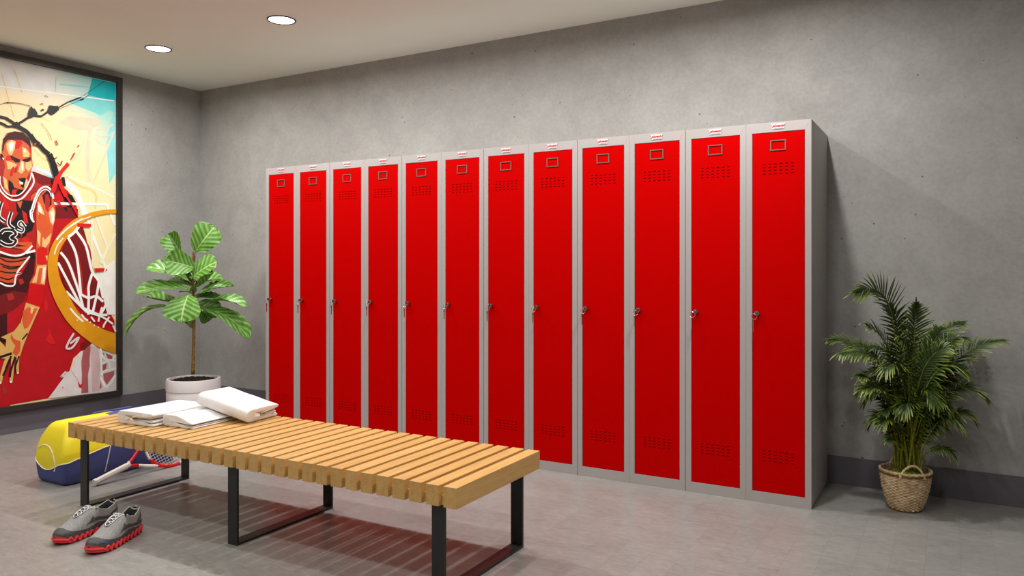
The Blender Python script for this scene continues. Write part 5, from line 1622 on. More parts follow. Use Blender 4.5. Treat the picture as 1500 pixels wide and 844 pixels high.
('sand',[(-8800,17210,-8670,17000,-8930,16470,-8930,16740)]),
('black',[(-9930,17020,-9680,16820,-9580,16530,-9290,16440,-9000,16430,-8930,16360,-9400,15930,-9500,16310,-9790,15900,-9930,16420)]),
('redb',[(-9680,16370,-9360,16430,-9580,15920,-9750,15980)]),
('black',[(-10460,18700,-10320,18640,-10210,18430,-10320,18260,-10420,18400)]),
('white',[(-10330,18450,-10190,18410,-10260,18270)]),
('white',[(-11320,17600,-11210,17410,-11120,17480,-11240,17660),(-11210,17410,-11040,17150,-10960,17220,-11120,17480),(-11040,17150,-10860,16860,-10780,16930,-10960,17220),(-10860,16860,-10710,16620,-10620,16690,-10780,16930),(-10710,16620,-10590,16430,-10510,16490,-10620,16690),(-10590,16430,-10500,16260,-10410,16330,-10510,16490),(-10500,16260,-10400,16110,-10320,16180,-10410,16330),(-10400,16110,-10280,15980,-10210,16060,-10320,16180),(-10280,15980,-10150,15850,-10080,15940,-10210,16060),(-10150,15850,-10000,15750,-9950,15840,-10080,15940),(-10000,15750,-9850,15660,-9810,15760,-9950,15840),(-9850,15660,-9700,15610,-9670,15720,-9810,15760),(-9700,15610,-9540,15610,-9540,15720,-9670,15720),(-9540,15610,-9380,15630,-9400,15740,-9540,15720),(-9380,15630,-9230,15690,-9260,15790,-9400,15740),(-9230,15690,-9080,15770,-9130,15860,-9260,15790),(-9080,15770,-8940,15890,-9010,15970,-9130,15860),(-8940,15890,-8810,16040,-8890,16110,-9010,15970),(-8810,16040,-8700,16200,-8780,16260,-8890,16110),(-8700,16200,-8590,16350,-8670,16410,-8780,16260),(-8590,16350,-8490,16500,-8580,16560,-8670,16410),(-8490,16500,-8400,16650,-8490,16700,-8580,16560),(-8400,16650,-8320,16800,-8420,16840,-8490,16700),(-8320,16800,-8270,16940,-8370,16960,-8420,16840),(-8270,16940,-8250,17090,-8360,17080,-8370,16960),(-8250,17090,-8270,17220,-8370,17190,-8360,17080),(-8270,17220,-8290,17340,-8400,17300,-8370,17190),(-8290,17340,-8320,17430,-8420,17390,-8400,17300),(-8320,17430,-8350,17520,-8450,17460,-8420,17390),(-8350,17520,-8380,17580,-8480,17520,-8450,17460),(-8380,17580,-8420,17630,-8510,17570,-8480,17520),(-8420,17630,-8440,17670,-8530,17600,-8510,17570)]),
('black',[(-10480,16960,-10440,16820,-10390,16850,-10430,16980),(-10440,16820,-10370,16620,-10320,16640,-10390,16850),(-10370,16620,-10290,16410,-10250,16430,-10320,16640),(-10290,16410,-10200,16230,-10160,16260,-10250,16430),(-10200,16230,-10090,16100,-10050,16140,-10160,16260),(-10090,16100,-9960,15980,-9930,16030,-10050,16140),(-9960,15980,-9830,15900,-9800,15950,-9930,16030),(-9830,15900,-9690,15850,-9680,15900,-9800,15950),(-9690,15850,-9560,15830,-9560,15890,-9680,15900),(-9560,15830,-9420,15850,-9430,15900,-9560,15890),(-9420,15850,-9290,15900,-9310,15950,-9430,15900),(-9290,15900,-9170,15970,-9190,16010,-9310,15950),(-9170,15970,-9050,16060,-9080,16100,-9190,16010),(-9050,16060,-8930,16190,-8960,16220,-9080,16100),(-8930,16190,-8820,16330,-8860,16360,-8960,16220),(-8820,16330,-8720,16480,-8760,16500,-8860,16360),(-8720,16480,-8630,16650,-8680,16670,-8760,16500),(-8630,16650,-8560,16850,-8610,16870,-8680,16670),(-8560,16850,-8500,17040,-8550,17050,-8610,16870),(-8500,17040,-8460,17160,-8510,17180,-8550,17050)]),
('white',[(-10490,17190,-10490,17100,-10420,17110,-10420,17200),(-10490,17100,-10490,16970,-10430,16970,-10420,17110),(-10490,16970,-10480,16810,-10420,16830,-10430,16970),(-10480,16810,-10450,16660,-10390,16690,-10420,16830),(-10450,16660,-10400,16520,-10340,16550,-10390,16690),(-10400,16520,-10320,16370,-10260,16410,-10340,16550),(-10320,16370,-10230,16230,-10170,16270,-10260,16410),(-10230,16230,-10130,16110,-10080,16170,-10170,16270),(-10130,16110,-10030,16030,-9990,16090,-10080,16170),(-10030,16030,-9920,15970,-9890,16040,-9990,16090),(-9920,15970,-9800,15930,-9780,16000,-9890,16040),(-9800,15930,-9690,15910,-9680,15990,-9780,16000),(-9690,15910,-9570,15920,-9570,15990,-9680,15990),(-9570,15920,-9440,15940,-9460,16010,-9570,15990),(-9440,15940,-9320,15990,-9340,16050,-9460,16010),(-9320,15990,-9200,16060,-9230,16120,-9340,16050),(-9200,16060,-9090,16150,-9130,16200,-9230,16120),(-9090,16150,-8980,16260,-9030,16310,-9130,16200),(-8980,16260,-8880,16400,-8930,16440,-9030,16310),(-8880,16400,-8790,16540,-8850,16580,-8930,16440),(-8790,16540,-8700,16710,-8760,16740,-8850,16580),(-8700,16710,-8620,16900,-8690,16920,-8760,16740),(-8620,16900,-8550,17080,-8620,17100,-8690,16920),(-8550,17080,-8500,17230,-8570,17250,-8620,17100),(-8500,17230,-8470,17350,-8540,17360,-8570,17250),(-8470,17350,-8460,17440,-8530,17440,-8540,17360),(-8460,17440,-8450,17510,-8520,17510,-8530,17440),(-8450,17510,-8450,17560,-8520,17560,-8520,17510)]),
('skin2',[(-7960,16050,-7540,16540,-7160,16430,-6960,15810,-6830,15110,-6880,15080,-7000,13960,-7120,13240,-7310,12520,-7400,11340,-7470,10790,-7580,9910,-8610,10100,-8220,10720,-8190,11340,-8150,12510,-8110,13440,-8150,14060,-8160,15000)]),
('dark',[(-7760,16140,-7390,16570,-7120,16200,-7120,15560,-7390,15230,-7660,15680)]),
('redm',[(-7580,16160,-7390,16290,-7200,15870,-7350,14990,-7540,15220)]),
('sand',[(-8070,15730,-7850,15510,-7620,14900,-7580,14430,-7770,14260,-8040,14870)]),
('white',[(-8040,15500,-7850,15320,-7690,14660,-7770,14260,-7960,14720)]),
('sand',[(-7310,15000,-7040,15410,-6850,15030,-6920,14380,-7040,14060,-7230,14370)]),
('white',[(-7200,15000,-7000,15170,-6940,14540,-7060,14220)]),
('sand',[(-8090,13790,-7850,13490,-7910,12590,-8070,12900)]),
('sand',[(-7730,13300,-7580,13070,-7120,13560,-7270,12920,-7540,12520,-7760,12630)]),
('orange',[(-8000,15010,-7540,14720,-7230,14030,-7540,13460,-7920,13840)]),
('redb',[(-8130,12430,-7850,12590,-7390,12480,-7430,11420,-7770,11340,-8110,11420)]),
('sand',[(-8090,11260,-7470,11340,-7500,10630,-7600,9960,-7920,10090,-8450,10110,-8210,10640)]),
('skin2',[(-7960,11100,-7730,11100,-7850,10090,-8150,10090)]),
('white',[(-7690,11100,-7530,11180,-7600,10400,-7730,10080)]),
('sand',[(-7540,11970,-7390,11970,-7420,11580)]),
('white',[(-6940,15980,-6960,16090,-7080,16060,-7060,15950),(-6960,16090,-6980,16240,-7100,16210,-7080,16060),(-6980,16240,-7010,16410,-7130,16360,-7100,16210),(-7010,16410,-7060,16550,-7170,16480,-7130,16360),(-7060,16550,-7150,16660,-7240,16560,-7170,16480),(-7150,16660,-7260,16740,-7330,16640,-7240,16560),(-7260,16740,-7370,16810,-7420,16690,-7330,16640),(-7370,16810,-7500,16830,-7510,16710,-7420,16690),(-7500,16830,-7620,16810,-7600,16690,-7510,16710),(-7620,16810,-7740,16750,-7690,16650,-7600,16690),(-7740,16750,-7860,16670,-7790,16580,-7690,16650),(-7860,16670,-7970,16560,-7880,16480,-7790,16580),(-7970,16560,-8060,16430,-7960,16370,-7880,16480),(-8060,16430,-8140,16270,-8030,16220,-7960,16370),(-8140,16270,-8210,16100,-8100,16060,-8030,16220),(-8210,16100,-8280,15930,-8170,15890,-8100,16060),(-8280,15930,-8340,15730,-8230,15700,-8170,15890),(-8340,15730,-8400,15520,-8290,15490,-8230,15700),(-8400,15520,-8460,15320,-8350,15300,-8290,15490),(-8460,15320,-8500,15180,-8390,15140,-8350,15300),(-8500,15180,-8530,15110,-8430,15050,-8390,15140),(-8530,15110,-8550,15090,-8470,15010,-8430,15050),(-8550,15090,-8580,15040,-8470,15010,-8470,15010),(-8580,15040,-8590,14970,-8480,14970,-8470,15010),(-8590,14970,-8590,14870,-8480,14880,-8480,14970),(-8590,14870,-8580,14740,-8470,14760,-8480,14880),(-8580,14740,-8570,14610,-8450,14630,-8470,14760),(-8570,14610,-8540,14490,-8430,14540,-8450,14630),(-8540,14490,-8490,14390,-8390,14460,-8430,14540),(-8490,14390,-8430,14310,-8340,14390,-8390,14460),(-8430,14310,-8380,14250,-8290,14340,-8340,14390),(-8380,14250,-8340,14210,-8250,14290,-8290,14340)]),
('black',[(-7210,16370,-7270,16410,-7310,16360,-7250,16320),(-7270,16410,-7350,16480,-7390,16430,-7310,16360),(-7350,16480,-7440,16540,-7470,16490,-7390,16430),(-7440,16540,-7540,16570,-7550,16510,-7470,16490),(-7540,16570,-7630,16550,-7610,16490,-7550,16510),(-7630,16550,-7710,16510,-7680,16460,-7610,16490),(-7710,16510,-7790,16440,-7750,16390,-7680,16460),(-7790,16440,-7870,16350,-7820,16310,-7750,16390),(-7870,16350,-7940,16240,-7890,16210,-7820,16310),(-7940,16240,-8010,16110,-7960,16090,-7890,16210),(-8010,16110,-8080,15970,-8020,15950,-7960,16090),(-8080,15970,-8140,15810,-8080,15800,-8020,15950),(-8140,15810,-8190,15630,-8140,15620,-8080,15800),(-8190,15630,-8240,15430,-8190,15420,-8140,15620),(-8240,15430,-8290,15240,-8230,15230,-8190,15420),(-8290,15240,-8330,15100,-8270,15080,-8230,15230),(-8330,15100,-8350,15030,-8300,15000,-8270,15080),(-8350,15030,-8370,15000,-8330,14970,-8300,15000),(-8370,15000,-8390,14970,-8340,14950,-8330,14970),(-8390,14970,-8400,14900,-8340,14910,-8340,14950),(-8400,14900,-8390,14790,-8330,14810,-8340,14910),(-8390,14790,-8370,14660,-8310,14670,-8330,14810),(-8370,14660,-8340,14530,-8290,14540,-8310,14670),(-8340,14530,-8330,14440,-8270,14450,-8290,14540)]),
('white',[(-7120,16120,-7130,16180,-7200,16160,-7190,16110),(-7130,16180,-7150,16260,-7210,16240,-7200,16160),(-7150,16260,-7170,16350,-7230,16320,-7210,16240),(-7170,16350,-7210,16430,-7260,16390,-7230,16320),(-7210,16430,-7270,16490,-7310,16440,-7260,16390),(-7270,16490,-7340,16550,-7380,16500,-7310,16440),(-7340,16550,-7430,16600,-7460,16530,-7380,16500),(-7430,16600,-7530,16610,-7530,16540,-7460,16530),(-7530,16610,-7620,16580,-7600,16520,-7530,16540),(-7620,16580,-7720,16530,-7690,16470,-7600,16520),(-7720,16530,-7820,16450,-7780,16400,-7690,16470),(-7820,16450,-7910,16350,-7860,16310,-7780,16400),(-7910,16350,-7990,16220,-7930,16190,-7860,16310),(-7990,16220,-8060,16070,-8010,16040,-7930,16190),(-8060,16070,-8130,15900,-8070,15880,-8010,16040),(-8130,15900,-8190,15730,-8130,15710,-8070,15880),(-8190,15730,-8250,15540,-8190,15530,-8130,15710),(-8250,15540,-8300,15340,-8240,15330,-8190,15530),(-8300,15340,-8350,15150,-8290,15140,-8240,15330),(-8350,15150,-8390,15020,-8330,15000,-8290,15140),(-8390,15020,-8410,14970,-8360,14930,-8330,15000),(-8410,14970,-8410,14980,-8410,14910,-8360,14930),(-8410,14980,-8450,14960,-8400,14930,-8410,14910),(-8450,14960,-8460,14900,-8400,14910,-8400,14930),(-8460,14900,-8450,14780,-8390,14790,-8400,14910),(-8450,14780,-8430,14620,-8370,14630,-8390,14790),(-8430,14620,-8410,14460,-8340,14480,-8370,14630),(-8410,14460,-8390,14360,-8330,14370,-8340,14480)]),
('white',[(-10470,15520,-10510,15350,-10290,15290,-10240,15470),(-10510,15350,-10580,15090,-10360,15040,-10290,15290),(-10580,15090,-10640,14810,-10410,14780,-10360,15040),(-10640,14810,-10650,14560,-10420,14610,-10410,14780),(-10650,14560,-10570,14360,-10380,14520,-10420,14610),(-10570,14360,-10430,14230,-10280,14440,-10380,14520),(-10430,14230,-10290,14140,-10160,14360,-10280,14440),(-10290,14140,-10210,14090,-10080,14300,-10160,14360)]),
('white',[(-9870,14890,-9910,14740,-9680,14680,-9640,14830),(-9910,14740,-9980,14530,-9750,14470,-9680,14680),(-9980,14530,-10040,14290,-9800,14260,-9750,14470),(-10040,14290,-10050,14060,-9810,14120,-9800,14260),(-10050,14060,-9970,13880,-9780,14050,-9810,14120),(-9970,13880,-9840,13760,-9690,13970,-9780,14050),(-9840,13760,-9720,13680,-9580,13890,-9690,13970),(-9720,13680,-9650,13620,-9510,13840,-9580,13890)]),
('white',[(-8790,13980,-8840,14060,-9010,13920,-8960,13840),(-8840,14060,-8920,14160,-9080,14020,-9010,13920),(-8920,14160,-9000,14270,-9160,14110,-9080,14020),(-9000,14270,-9110,14350,-9180,14140,-9160,14110),(-9110,14350,-9250,14320,-9140,14140,-9180,14140),(-9250,14320,-9340,14230,-9170,14110,-9140,14140),(-9340,14230,-9390,14120,-9190,14070,-9170,14110),(-9390,14120,-9390,13980,-9190,14070,-9190,14070),(-9390,13980,-9300,13880,-9170,14060,-9190,14070),(-9300,13880,-9200,13820,-9090,14020,-9170,14060),(-9200,13820,-9120,13770,-8990,13960,-9090,14020),(-9120,13770,-9090,13750,-8910,13860,-8990,13960),(-9090,13750,-9090,13740,-8880,13740,-8910,13860),(-9090,13740,-9100,13700,-8910,13620,-8880,13740),(-9100,13700,-9120,13670,-8970,13520,-8910,13620),(-9120,13670,-9110,13670,-9070,13450,-8970,13520),(-9110,13670,-9140,13670,-9200,13460,-9070,13450),(-9140,13670,-9230,13710,-9310,13500,-9200,13460),(-9230,13710,-9320,13750,-9410,13550,-9310,13500),(-9320,13750,-9390,13780,-9480,13580,-9410,13550)]),
('white',[(-10330,13340,-10290,13380,-10480,13570,-10520,13520),(-10290,13380,-10240,13440,-10420,13640,-10480,13570),(-10240,13440,-10190,13490,-10330,13720,-10420,13640),(-10190,13490,-10140,13520,-10210,13780,-10330,13720),(-10140,13520,-10060,13530,-10070,13810,-10210,13780),(-10060,13530,-9930,13540,-9920,13820,-10070,13810),(-9930,13540,-9810,13530,-9770,13810,-9920,13820),(-9810,13530,-9730,13510,-9640,13780,-9770,13810),(-9730,13510,-9680,13490,-9520,13720,-9640,13780),(-9680,13490,-9640,13440,-9430,13630,-9520,13720),(-9640,13440,-9620,13410,-9360,13510,-9430,13630),(-9620,13410,-9610,13440,-9360,13340,-9360,13510),(-9610,13440,-9620,13440,-9460,13210,-9360,13340),(-9620,13440,-9710,13390,-9580,13140,-9460,13210),(-9710,13390,-9820,13320,-9670,13090,-9580,13140),(-9820,13320,-9920,13140,-9660,13160,-9670,13090),(-9920,13140,-9810,12980,-9680,13230,-9660,13160),(-9810,12980,-9680,12930,-9590,13200,-9680,13230),(-9680,12930,-9590,12900,-9460,13150,-9590,13200),(-9590,12900,-9590,12920,-9340,13030,-9460,13150),(-9590,12920,-9600,12940,-9350,12850,-9340,13030),(-9600,12940,-9640,12890,-9420,12720,-9350,12850),(-9640,12890,-9690,12830,-9520,12620,-9420,12720),(-9690,12830,-9740,12790,-9630,12530,-9520,12620),(-9740,12790,-9800,12770,-9760,12490,-9630,12530),(-9800,12770,-9880,12760,-9890,12480,-9760,12490),(-9880,12760,-9980,12770,-10020,12490,-9890,12480),(-9980,12770,-10070,12790,-10150,12520,-10020,12490),(-10070,12790,-10160,12820,-10270,12570,-10150,12520),(-10160,12820,-10260,12880,-10390,12640,-10270,12570),(-10260,12880,-10350,12940,-10490,12700,-10390,12640),(-10350,12940,-10420,12990,-10560,12750,-10490,12700)]),
('black',[(-10410,15510,-10460,15340,-10340,15300,-10290,15480),(-10460,15340,-10530,15080,-10410,15050,-10340,15300),(-10530,15080,-10590,14800,-10470,14790,-10410,15050),(-10590,14800,-10600,14570,-10480,14600,-10470,14790),(-10600,14570,-10520,14400,-10420,14490,-10480,14600),(-10520,14400,-10390,14280,-10320,14390,-10420,14490),(-10390,14280,-10260,14190,-10190,14310,-10320,14390),(-10260,14190,-10180,14140,-10110,14250,-10190,14310)]),
('black',[(-9820,14880,-9860,14730,-9740,14690,-9690,14840),(-9860,14730,-9930,14510,-9800,14480,-9740,14690),(-9930,14510,-9980,14280,-9860,14260,-9800,14480),(-9980,14280,-9990,14080,-9870,14110,-9860,14260),(-9990,14080,-9920,13920,-9820,14010,-9870,14110),(-9920,13920,-9810,13810,-9730,13920,-9820,14010),(-9810,13810,-9690,13730,-9620,13840,-9730,13920),(-9690,13730,-9610,13670,-9540,13790,-9620,13840)]),
('black',[(-8830,13950,-8890,14020,-8970,13960,-8910,13880),(-8890,14020,-8960,14130,-9040,14060,-8970,13960),(-8960,14130,-9040,14230,-9110,14160,-9040,14060),(-9040,14230,-9130,14290,-9160,14200,-9110,14160),(-9130,14290,-9220,14270,-9170,14190,-9160,14200),(-9220,14270,-9290,14200,-9210,14140,-9170,14190),(-9290,14200,-9330,14100,-9240,14080,-9210,14140),(-9330,14100,-9330,14000,-9240,14050,-9240,14080),(-9330,14000,-9270,13930,-9210,14010,-9240,14050),(-9270,13930,-9170,13870,-9120,13960,-9210,14010),(-9170,13870,-9080,13820,-9030,13910,-9120,13960),(-9080,13820,-9040,13780,-8960,13830,-9030,13910),(-9040,13780,-9040,13740,-8940,13740,-8960,13830),(-9040,13740,-9050,13680,-8960,13640,-8940,13740),(-9050,13680,-9080,13630,-9010,13560,-8960,13640),(-9080,13630,-9100,13610,-9080,13510,-9010,13560),(-9100,13610,-9160,13620,-9180,13520,-9080,13510),(-9160,13620,-9250,13650,-9290,13560,-9180,13520),(-9250,13650,-9350,13700,-9390,13600,-9290,13560),(-9350,13700,-9410,13730,-9450,13640,-9390,13600)]),
('black',[(-10370,13380,-10330,13420,-10440,13530,-10480,13480),(-10330,13420,-10280,13480,-10380,13600,-10440,13530),(-10280,13480,-10220,13540,-10300,13670,-10380,13600),(-10220,13540,-10160,13570,-10200,13730,-10300,13670),(-10160,13570,-10060,13590,-10070,13750,-10200,13730),(-10060,13590,-9930,13600,-9930,13760,-10070,13750),(-9930,13600,-9800,13590,-9780,13750,-9930,13760),(-9800,13590,-9710,13570,-9660,13730,-9780,13750),(-9710,13570,-9650,13530,-9550,13670,-9660,13730),(-9650,13530,-9590,13480,-9470,13590,-9550,13670),(-9590,13480,-9560,13430,-9420,13490,-9470,13590),(-9560,13430,-9560,13420,-9410,13360,-9420,13490),(-9560,13420,-9580,13390,-9490,13260,-9410,13360),(-9580,13390,-9680,13340,-9610,13190,-9490,13260),(-9680,13340,-9790,13270,-9700,13140,-9610,13190),(-9790,13270,-9870,13150,-9710,13160,-9700,13140),(-9870,13150,-9780,13030,-9700,13180,-9710,13160),(-9780,13030,-9660,12990,-9610,13140,-9700,13180),(-9660,12990,-9560,12950,-9490,13100,-9610,13140),(-9560,12950,-9540,12940,-9400,13000,-9490,13100),(-9540,12940,-9550,12920,-9410,12870,-9400,13000),(-9550,12920,-9590,12850,-9470,12760,-9410,12870),(-9590,12850,-9650,12780,-9550,12660,-9470,12760),(-9650,12780,-9720,12740,-9650,12590,-9550,12660),(-9720,12740,-9790,12710,-9760,12550,-9650,12590),(-9790,12710,-9880,12710,-9890,12540,-9760,12550),(-9880,12710,-9990,12710,-10010,12550,-9890,12540),(-9990,12710,-10090,12730,-10130,12570,-10010,12550),(-10090,12730,-10180,12770,-10250,12620,-10130,12570),(-10180,12770,-10290,12830,-10370,12690,-10250,12620),(-10290,12830,-10380,12890,-10460,12750,-10370,12690),(-10380,12890,-10450,12940,-10530,12800,-10460,12750)]),
('orange2',[(-11810,11910,-10460,11930,-9610,11830,-8670,11920,-9030,11110,-9400,10800,-9540,10120,-10040,10120,-10460,10280,-11810,10520)]),
('black',[(-10480,11740,-10410,11700,-10360,11770,-10440,11820),(-10410,11700,-10310,11630,-10270,11710,-10360,11770),(-10310,11630,-10180,11560,-10150,11650,-10270,11710),(-10180,11560,-10050,11510,-10030,11600,-10150,11650),(-10050,11510,-9890,11490,-9890,11590,-10030,11600),(-9890,11490,-9730,11490,-9730,11580,-9890,11590),(-9730,11490,-9560,11500,-9560,11590,-9730,11580),(-9560,11500,-9390,11520,-9400,11610,-9560,11590),(-9390,11520,-9220,11550,-9240,11640,-9400,11610),(-9220,11550,-9060,11600,-9080,11690,-9240,11640),(-9060,11600,-8910,11640,-8930,11730,-9080,11690),(-8910,11640,-8800,11680,-8830,11770,-8930,11730)]),
('black',[(-10470,11360,-10360,11320,-10330,11400,-10440,11450),(-10360,11320,-10200,11250,-10170,11330,-10330,11400),(-10200,11250,-10020,11180,-9990,11270,-10170,11330),(-10020,11180,-9830,11140,-9820,11230,-9990,11270),(-9830,11140,-9630,11140,-9640,11230,-9820,11230),(-9630,11140,-9420,11160,-9430,11250,-9640,11230),(-9420,11160,-9230,11190,-9250,11280,-9430,11250),(-9230,11190,-9100,11210,-9110,11300,-9250,11280)]),
('black',[(-10470,10880,-10400,10850,-10370,10940,-10440,10960),(-10400,10850,-10290,10820,-10270,10910,-10370,10940),(-10290,10820,-10170,10780,-10150,10870,-10270,10910),(-10170,10780,-10040,10760,-10030,10850,-10150,10870),(-10040,10760,-9890,10750,-9890,10840,-10030,10850),(-9890,10750,-9730,10750,-9730,10840,-9890,10840),(-9730,10750,-9570,10750,-9580,10840,-9730,10840),(-9570,10750,-9470,10750,-9470,10850,-9580,10840)]),
('black',[(-10470,10460,-10380,10430,-10350,10510,-10440,10550),(-10380,10430,-10250,10380,-10220,10460,-10350,10510),(-10250,10380,-10100,10330,-10080,10420,-10220,10460),(-10100,10330,-9970,10300,-9970,10400,-10080,10420),(-9970,10300,-9850,10330,-9870,10410,-9970,10400),(-9850,10330,-9740,10370,-9780,10460,-9870,10410),(-9740,10370,-9650,10420,-9690,10500,-9780,10460),(-9650,10420,-9590,10460,-9630,10540,-9690,10500)]),
('black',[(-10330,11180,-10240,11140,-10220,11230,-10300,11260),(-10240,11140,-10120,11100,-10090,11180,-10220,11230),(-10120,11100,-9970,11050,-9950,11140,-10090,11180),(-9970,11050,-9830,11020,-9820,11110,-9950,11140),(-9830,11020,-9690,11030,-9690,11120,-9820,11110),(-9690,11030,-9540,11050,-9550,11140,-9690,11120),(-9540,11050,-9410,11080,-9420,11170,-9550,11140),(-9410,11080,-9320,11100,-9330,11190,-9420,11170)]),
('black',[(-10460,12010,-9610,11900,-8820,12030,-8300,12350,-8220,11800,-8480,11800,-8670,11880,-9610,11710,-10460,11840)]),
('white',[(-11820,12360,-11560,12310,-11540,12440,-11800,12490),(-11560,12310,-11180,12240,-11160,12370,-11540,12440),(-11180,12240,-10780,12170,-10750,12300,-11160,12370),(-10780,12170,-10470,12100,-10440,12240,-10750,12300),(-10470,12100,-10310,12060,-10270,12190,-10440,12240),(-10310,12060,-10220,12020,-10170,12150,-10270,12190),(-10220,12020,-10150,11990,-10110,12120,-10170,12150),(-10150,11990,-10050,11960,-10020,12090,-10110,12120),(-10050,11960,-9920,11930,-9890,12060,-10020,12090),(-9920,11930,-9770,11900,-9750,12030,-9890,12060),(-9770,11900,-9620,11880,-9610,12010,-9750,12030),(-9620,11880,-9470,11870,-9470,12010,-9610,12010),(-9470,11870,-9320,11890,-9340,12030,-9470,12010),(-9320,11890,-9180,11920,-9210,12050,-9340,12030),(-9180,11920,-9030,11970,-9080,12100,-9210,12050),(-9030,11970,-8890,12050,-8960,12160,-9080,12100),(-8890,12050,-8740,12180,-8830,12280,-8960,12160),(-8740,12180,-8590,12340,-8680,12440,-8830,12280),(-8590,12340,-8450,12500,-8550,12590,-8680,12440),(-8450,12500,-8360,12610,-8460,12700,-8550,12590)]),
('white',[(-8800,12070,-8200,12230,-8240,12390,-8830,12220)]),
('white',[(-11160,10390,-11030,10330,-11000,10430,-11120,10490),(-11030,10330,-10850,10250,-10810,10350,-11000,10430),(-10850,10250,-10650,10160,-10610,10260,-10810,10350),(-10650,10160,-10480,10080,-10440,10180,-10610,10260),(-10480,10080,-10360,10020,-10310,10120,-10440,10180),(-10360,10020,-10250,9960,-10210,10060,-10310,10120),(-10250,9960,-10160,9910,-10120,10020,-10210,10060),(-10160,9910,-10050,9880,-10030,9990,-10120,10020),(-10050,9880,-9920,9860,-9910,9970,-10030,9990),(-9920,9860,-9790,9850,-9790,9960,-9910,9970),(-9790,9850,-9650,9870,-9680,9970,-9790,9960),(-9650,9870,-9540,9950,-9620,10010,-9680,9970),(-9540,9950,-9480,10100,-9580,10120,-9620,10010),(-9480,10100,-9460,10280,-9570,10290,-9580,10120),(-9460,10280,-9450,10460,-9550,10480,-9570,10290),(-9450,10460,-9420,10580,-9510,10640,-9550,10480),(-9420,10580,-9360,10640,-9420,10730,-9510,10640),(-9360,10640,-9270,10670,-9300,10780,-9420,10730),(-9270,10670,-9180,10690,-9200,10800,-9300,10780),(-9180,10690,-9090,10740,-9190,10780,-9200,10800),(-9090,10740,-9190,10820,-9180,10710,-9190,10780),(-9190,10820,-9280,10810,-9270,10700,-9180,10710),(-9280,10810,-9350,10800,-9390,10700,-9270,10700),(-9350,10800,-9350,10790,-9450,10810,-9390,10700),(-9350,10790,-9290,10880,-9380,10950,-9450,10810),(-9290,10880,-9180,11040,-9260,11110,-9380,10950),(-9180,11040,-9040,11220,-9120,11290,-9260,11110),(-9040,11220,-8920,11380,-9000,11450,-9120,11290),(-8920,11380,-8810,11520,-8900,11590,-9000,11450),(-8810,11520,-8700,11670,-8790,11740,-8900,11590),(-8700,11670,-8610,11790,-8690,11860,-8790,11740),(-8610,11790,-8540,11880,-8620,11950,-8690,11860)]),
('band',[(-8610,10100,-7540,9910,-7630,9380,-7590,9300,-7910,8390,-8810,8770,-8680,9470)]),
('sand2',[(-9600,6870,-9170,7450,-8830,8770,-7930,8410,-8320,7490,-8680,6670,-8970,5940,-9240,5080,-9950,5060,-10710,5190,-10960,6120,-10460,6300,-10120,5840,-10080,6360,-10410,6540)]),
('skin2',[(-9030,8180,-8720,8450,-8090,8320,-8500,7400,-8720,7040,-8950,6970,-9080,7530)]),
('sand',[(-8500,8530,-8270,8430,-8440,7960,-8540,8060)]),
('orange',[(-9780,6750,-9600,6370,-9170,6140,-9210,5500,-9430,5150,-9690,5450,-9520,5900,-9820,6380)]),
('sand2',[(-10040,5300,-10080,5190,-9910,5090,-9860,5190),(-10080,5190,-10160,5040,-9980,4940,-9910,5090),(-10160,5040,-10240,4850,-10060,4750,-9980,4940),(-10240,4850,-10310,4630,-10130,4550,-10060,4750),(-10310,4630,-10380,4360,-10200,4280,-10130,4550),(-10380,4360,-10460,4030,-10270,3960,-10200,4280),(-10460,4030,-10520,3730,-10330,3660,-10270,3960),(-10520,3730,-10570,3520,-10380,3450,-10330,3660)]),
('sand2',[(-9770,5230,-9780,5080,-9580,5050,-9570,5210),(-9780,5080,-9780,4850,-9580,4820,-9580,5050),(-9780,4850,-9790,4600,-9590,4570,-9580,4820),(-9790,4600,-9800,4370,-9610,4330,-9590,4570),(-9800,4370,-9820,4130,-9630,4090,-9610,4330),(-9820,4130,-9850,3890,-9650,3840,-9630,4090),(-9850,3890,-9870,3670,-9680,3620,-9650,3840),(-9870,3670,-9890,3510,-9690,3460,-9680,3620)]),
('sand2',[(-9410,5290,-9420,5170,-9250,5140,-9240,5260),(-9420,5170,-9430,4990,-9270,4950,-9250,5140),(-9430,4990,-9450,4780,-9280,4750,-9270,4950),(-9450,4780,-9460,4600,-9290,4580,-9280,4750),(-9460,4600,-9460,4430,-9300,4410,-9290,4580),(-9460,4430,-9460,4270,-9290,4250,-9300,4410),(-9460,4270,-9450,4120,-9290,4110,-9290,4250),(-9450,4120,-9450,4020,-9290,4010,-9290,4110)]),
('black',[(-9840,5260,-9890,5110,-9770,5050,-9720,5200),(-9890,5110,-9970,4890,-9850,4830,-9770,5050),(-9970,4890,-10060,4660,-9940,4600,-9850,4830),(-10060,4660,-10130,4470,-10020,4400,-9940,4600),(-10130,4470,-10200,4320,-10080,4250,-10020,4400),(-10200,4320,-10260,4180,-10140,4110,-10080,4250),(-10260,4180,-10310,4070,-10190,4000,-10140,4110),(-10310,4070,-10350,4000,-10230,3920,-10190,4000)]),
('black',[(-9580,5190,-9630,5020,-9510,4960,-9450,5130),(-9630,5020,-9710,4770,-9590,4710,-9510,4960),(-9710,4770,-9790,4510,-9670,4450,-9590,4710),(-9790,4510,-9850,4290,-9730,4240,-9670,4450),(-9850,4290,-9890,4130,-9760,4090,-9730,4240),(-9890,4130,-9900,4000,-9770,3970,-9760,4090),(-9900,4000,-9900,3900,-9780,3870,-9770,3970),(-9900,3900,-9910,3830,-9780,3800,-9780,3870)]),
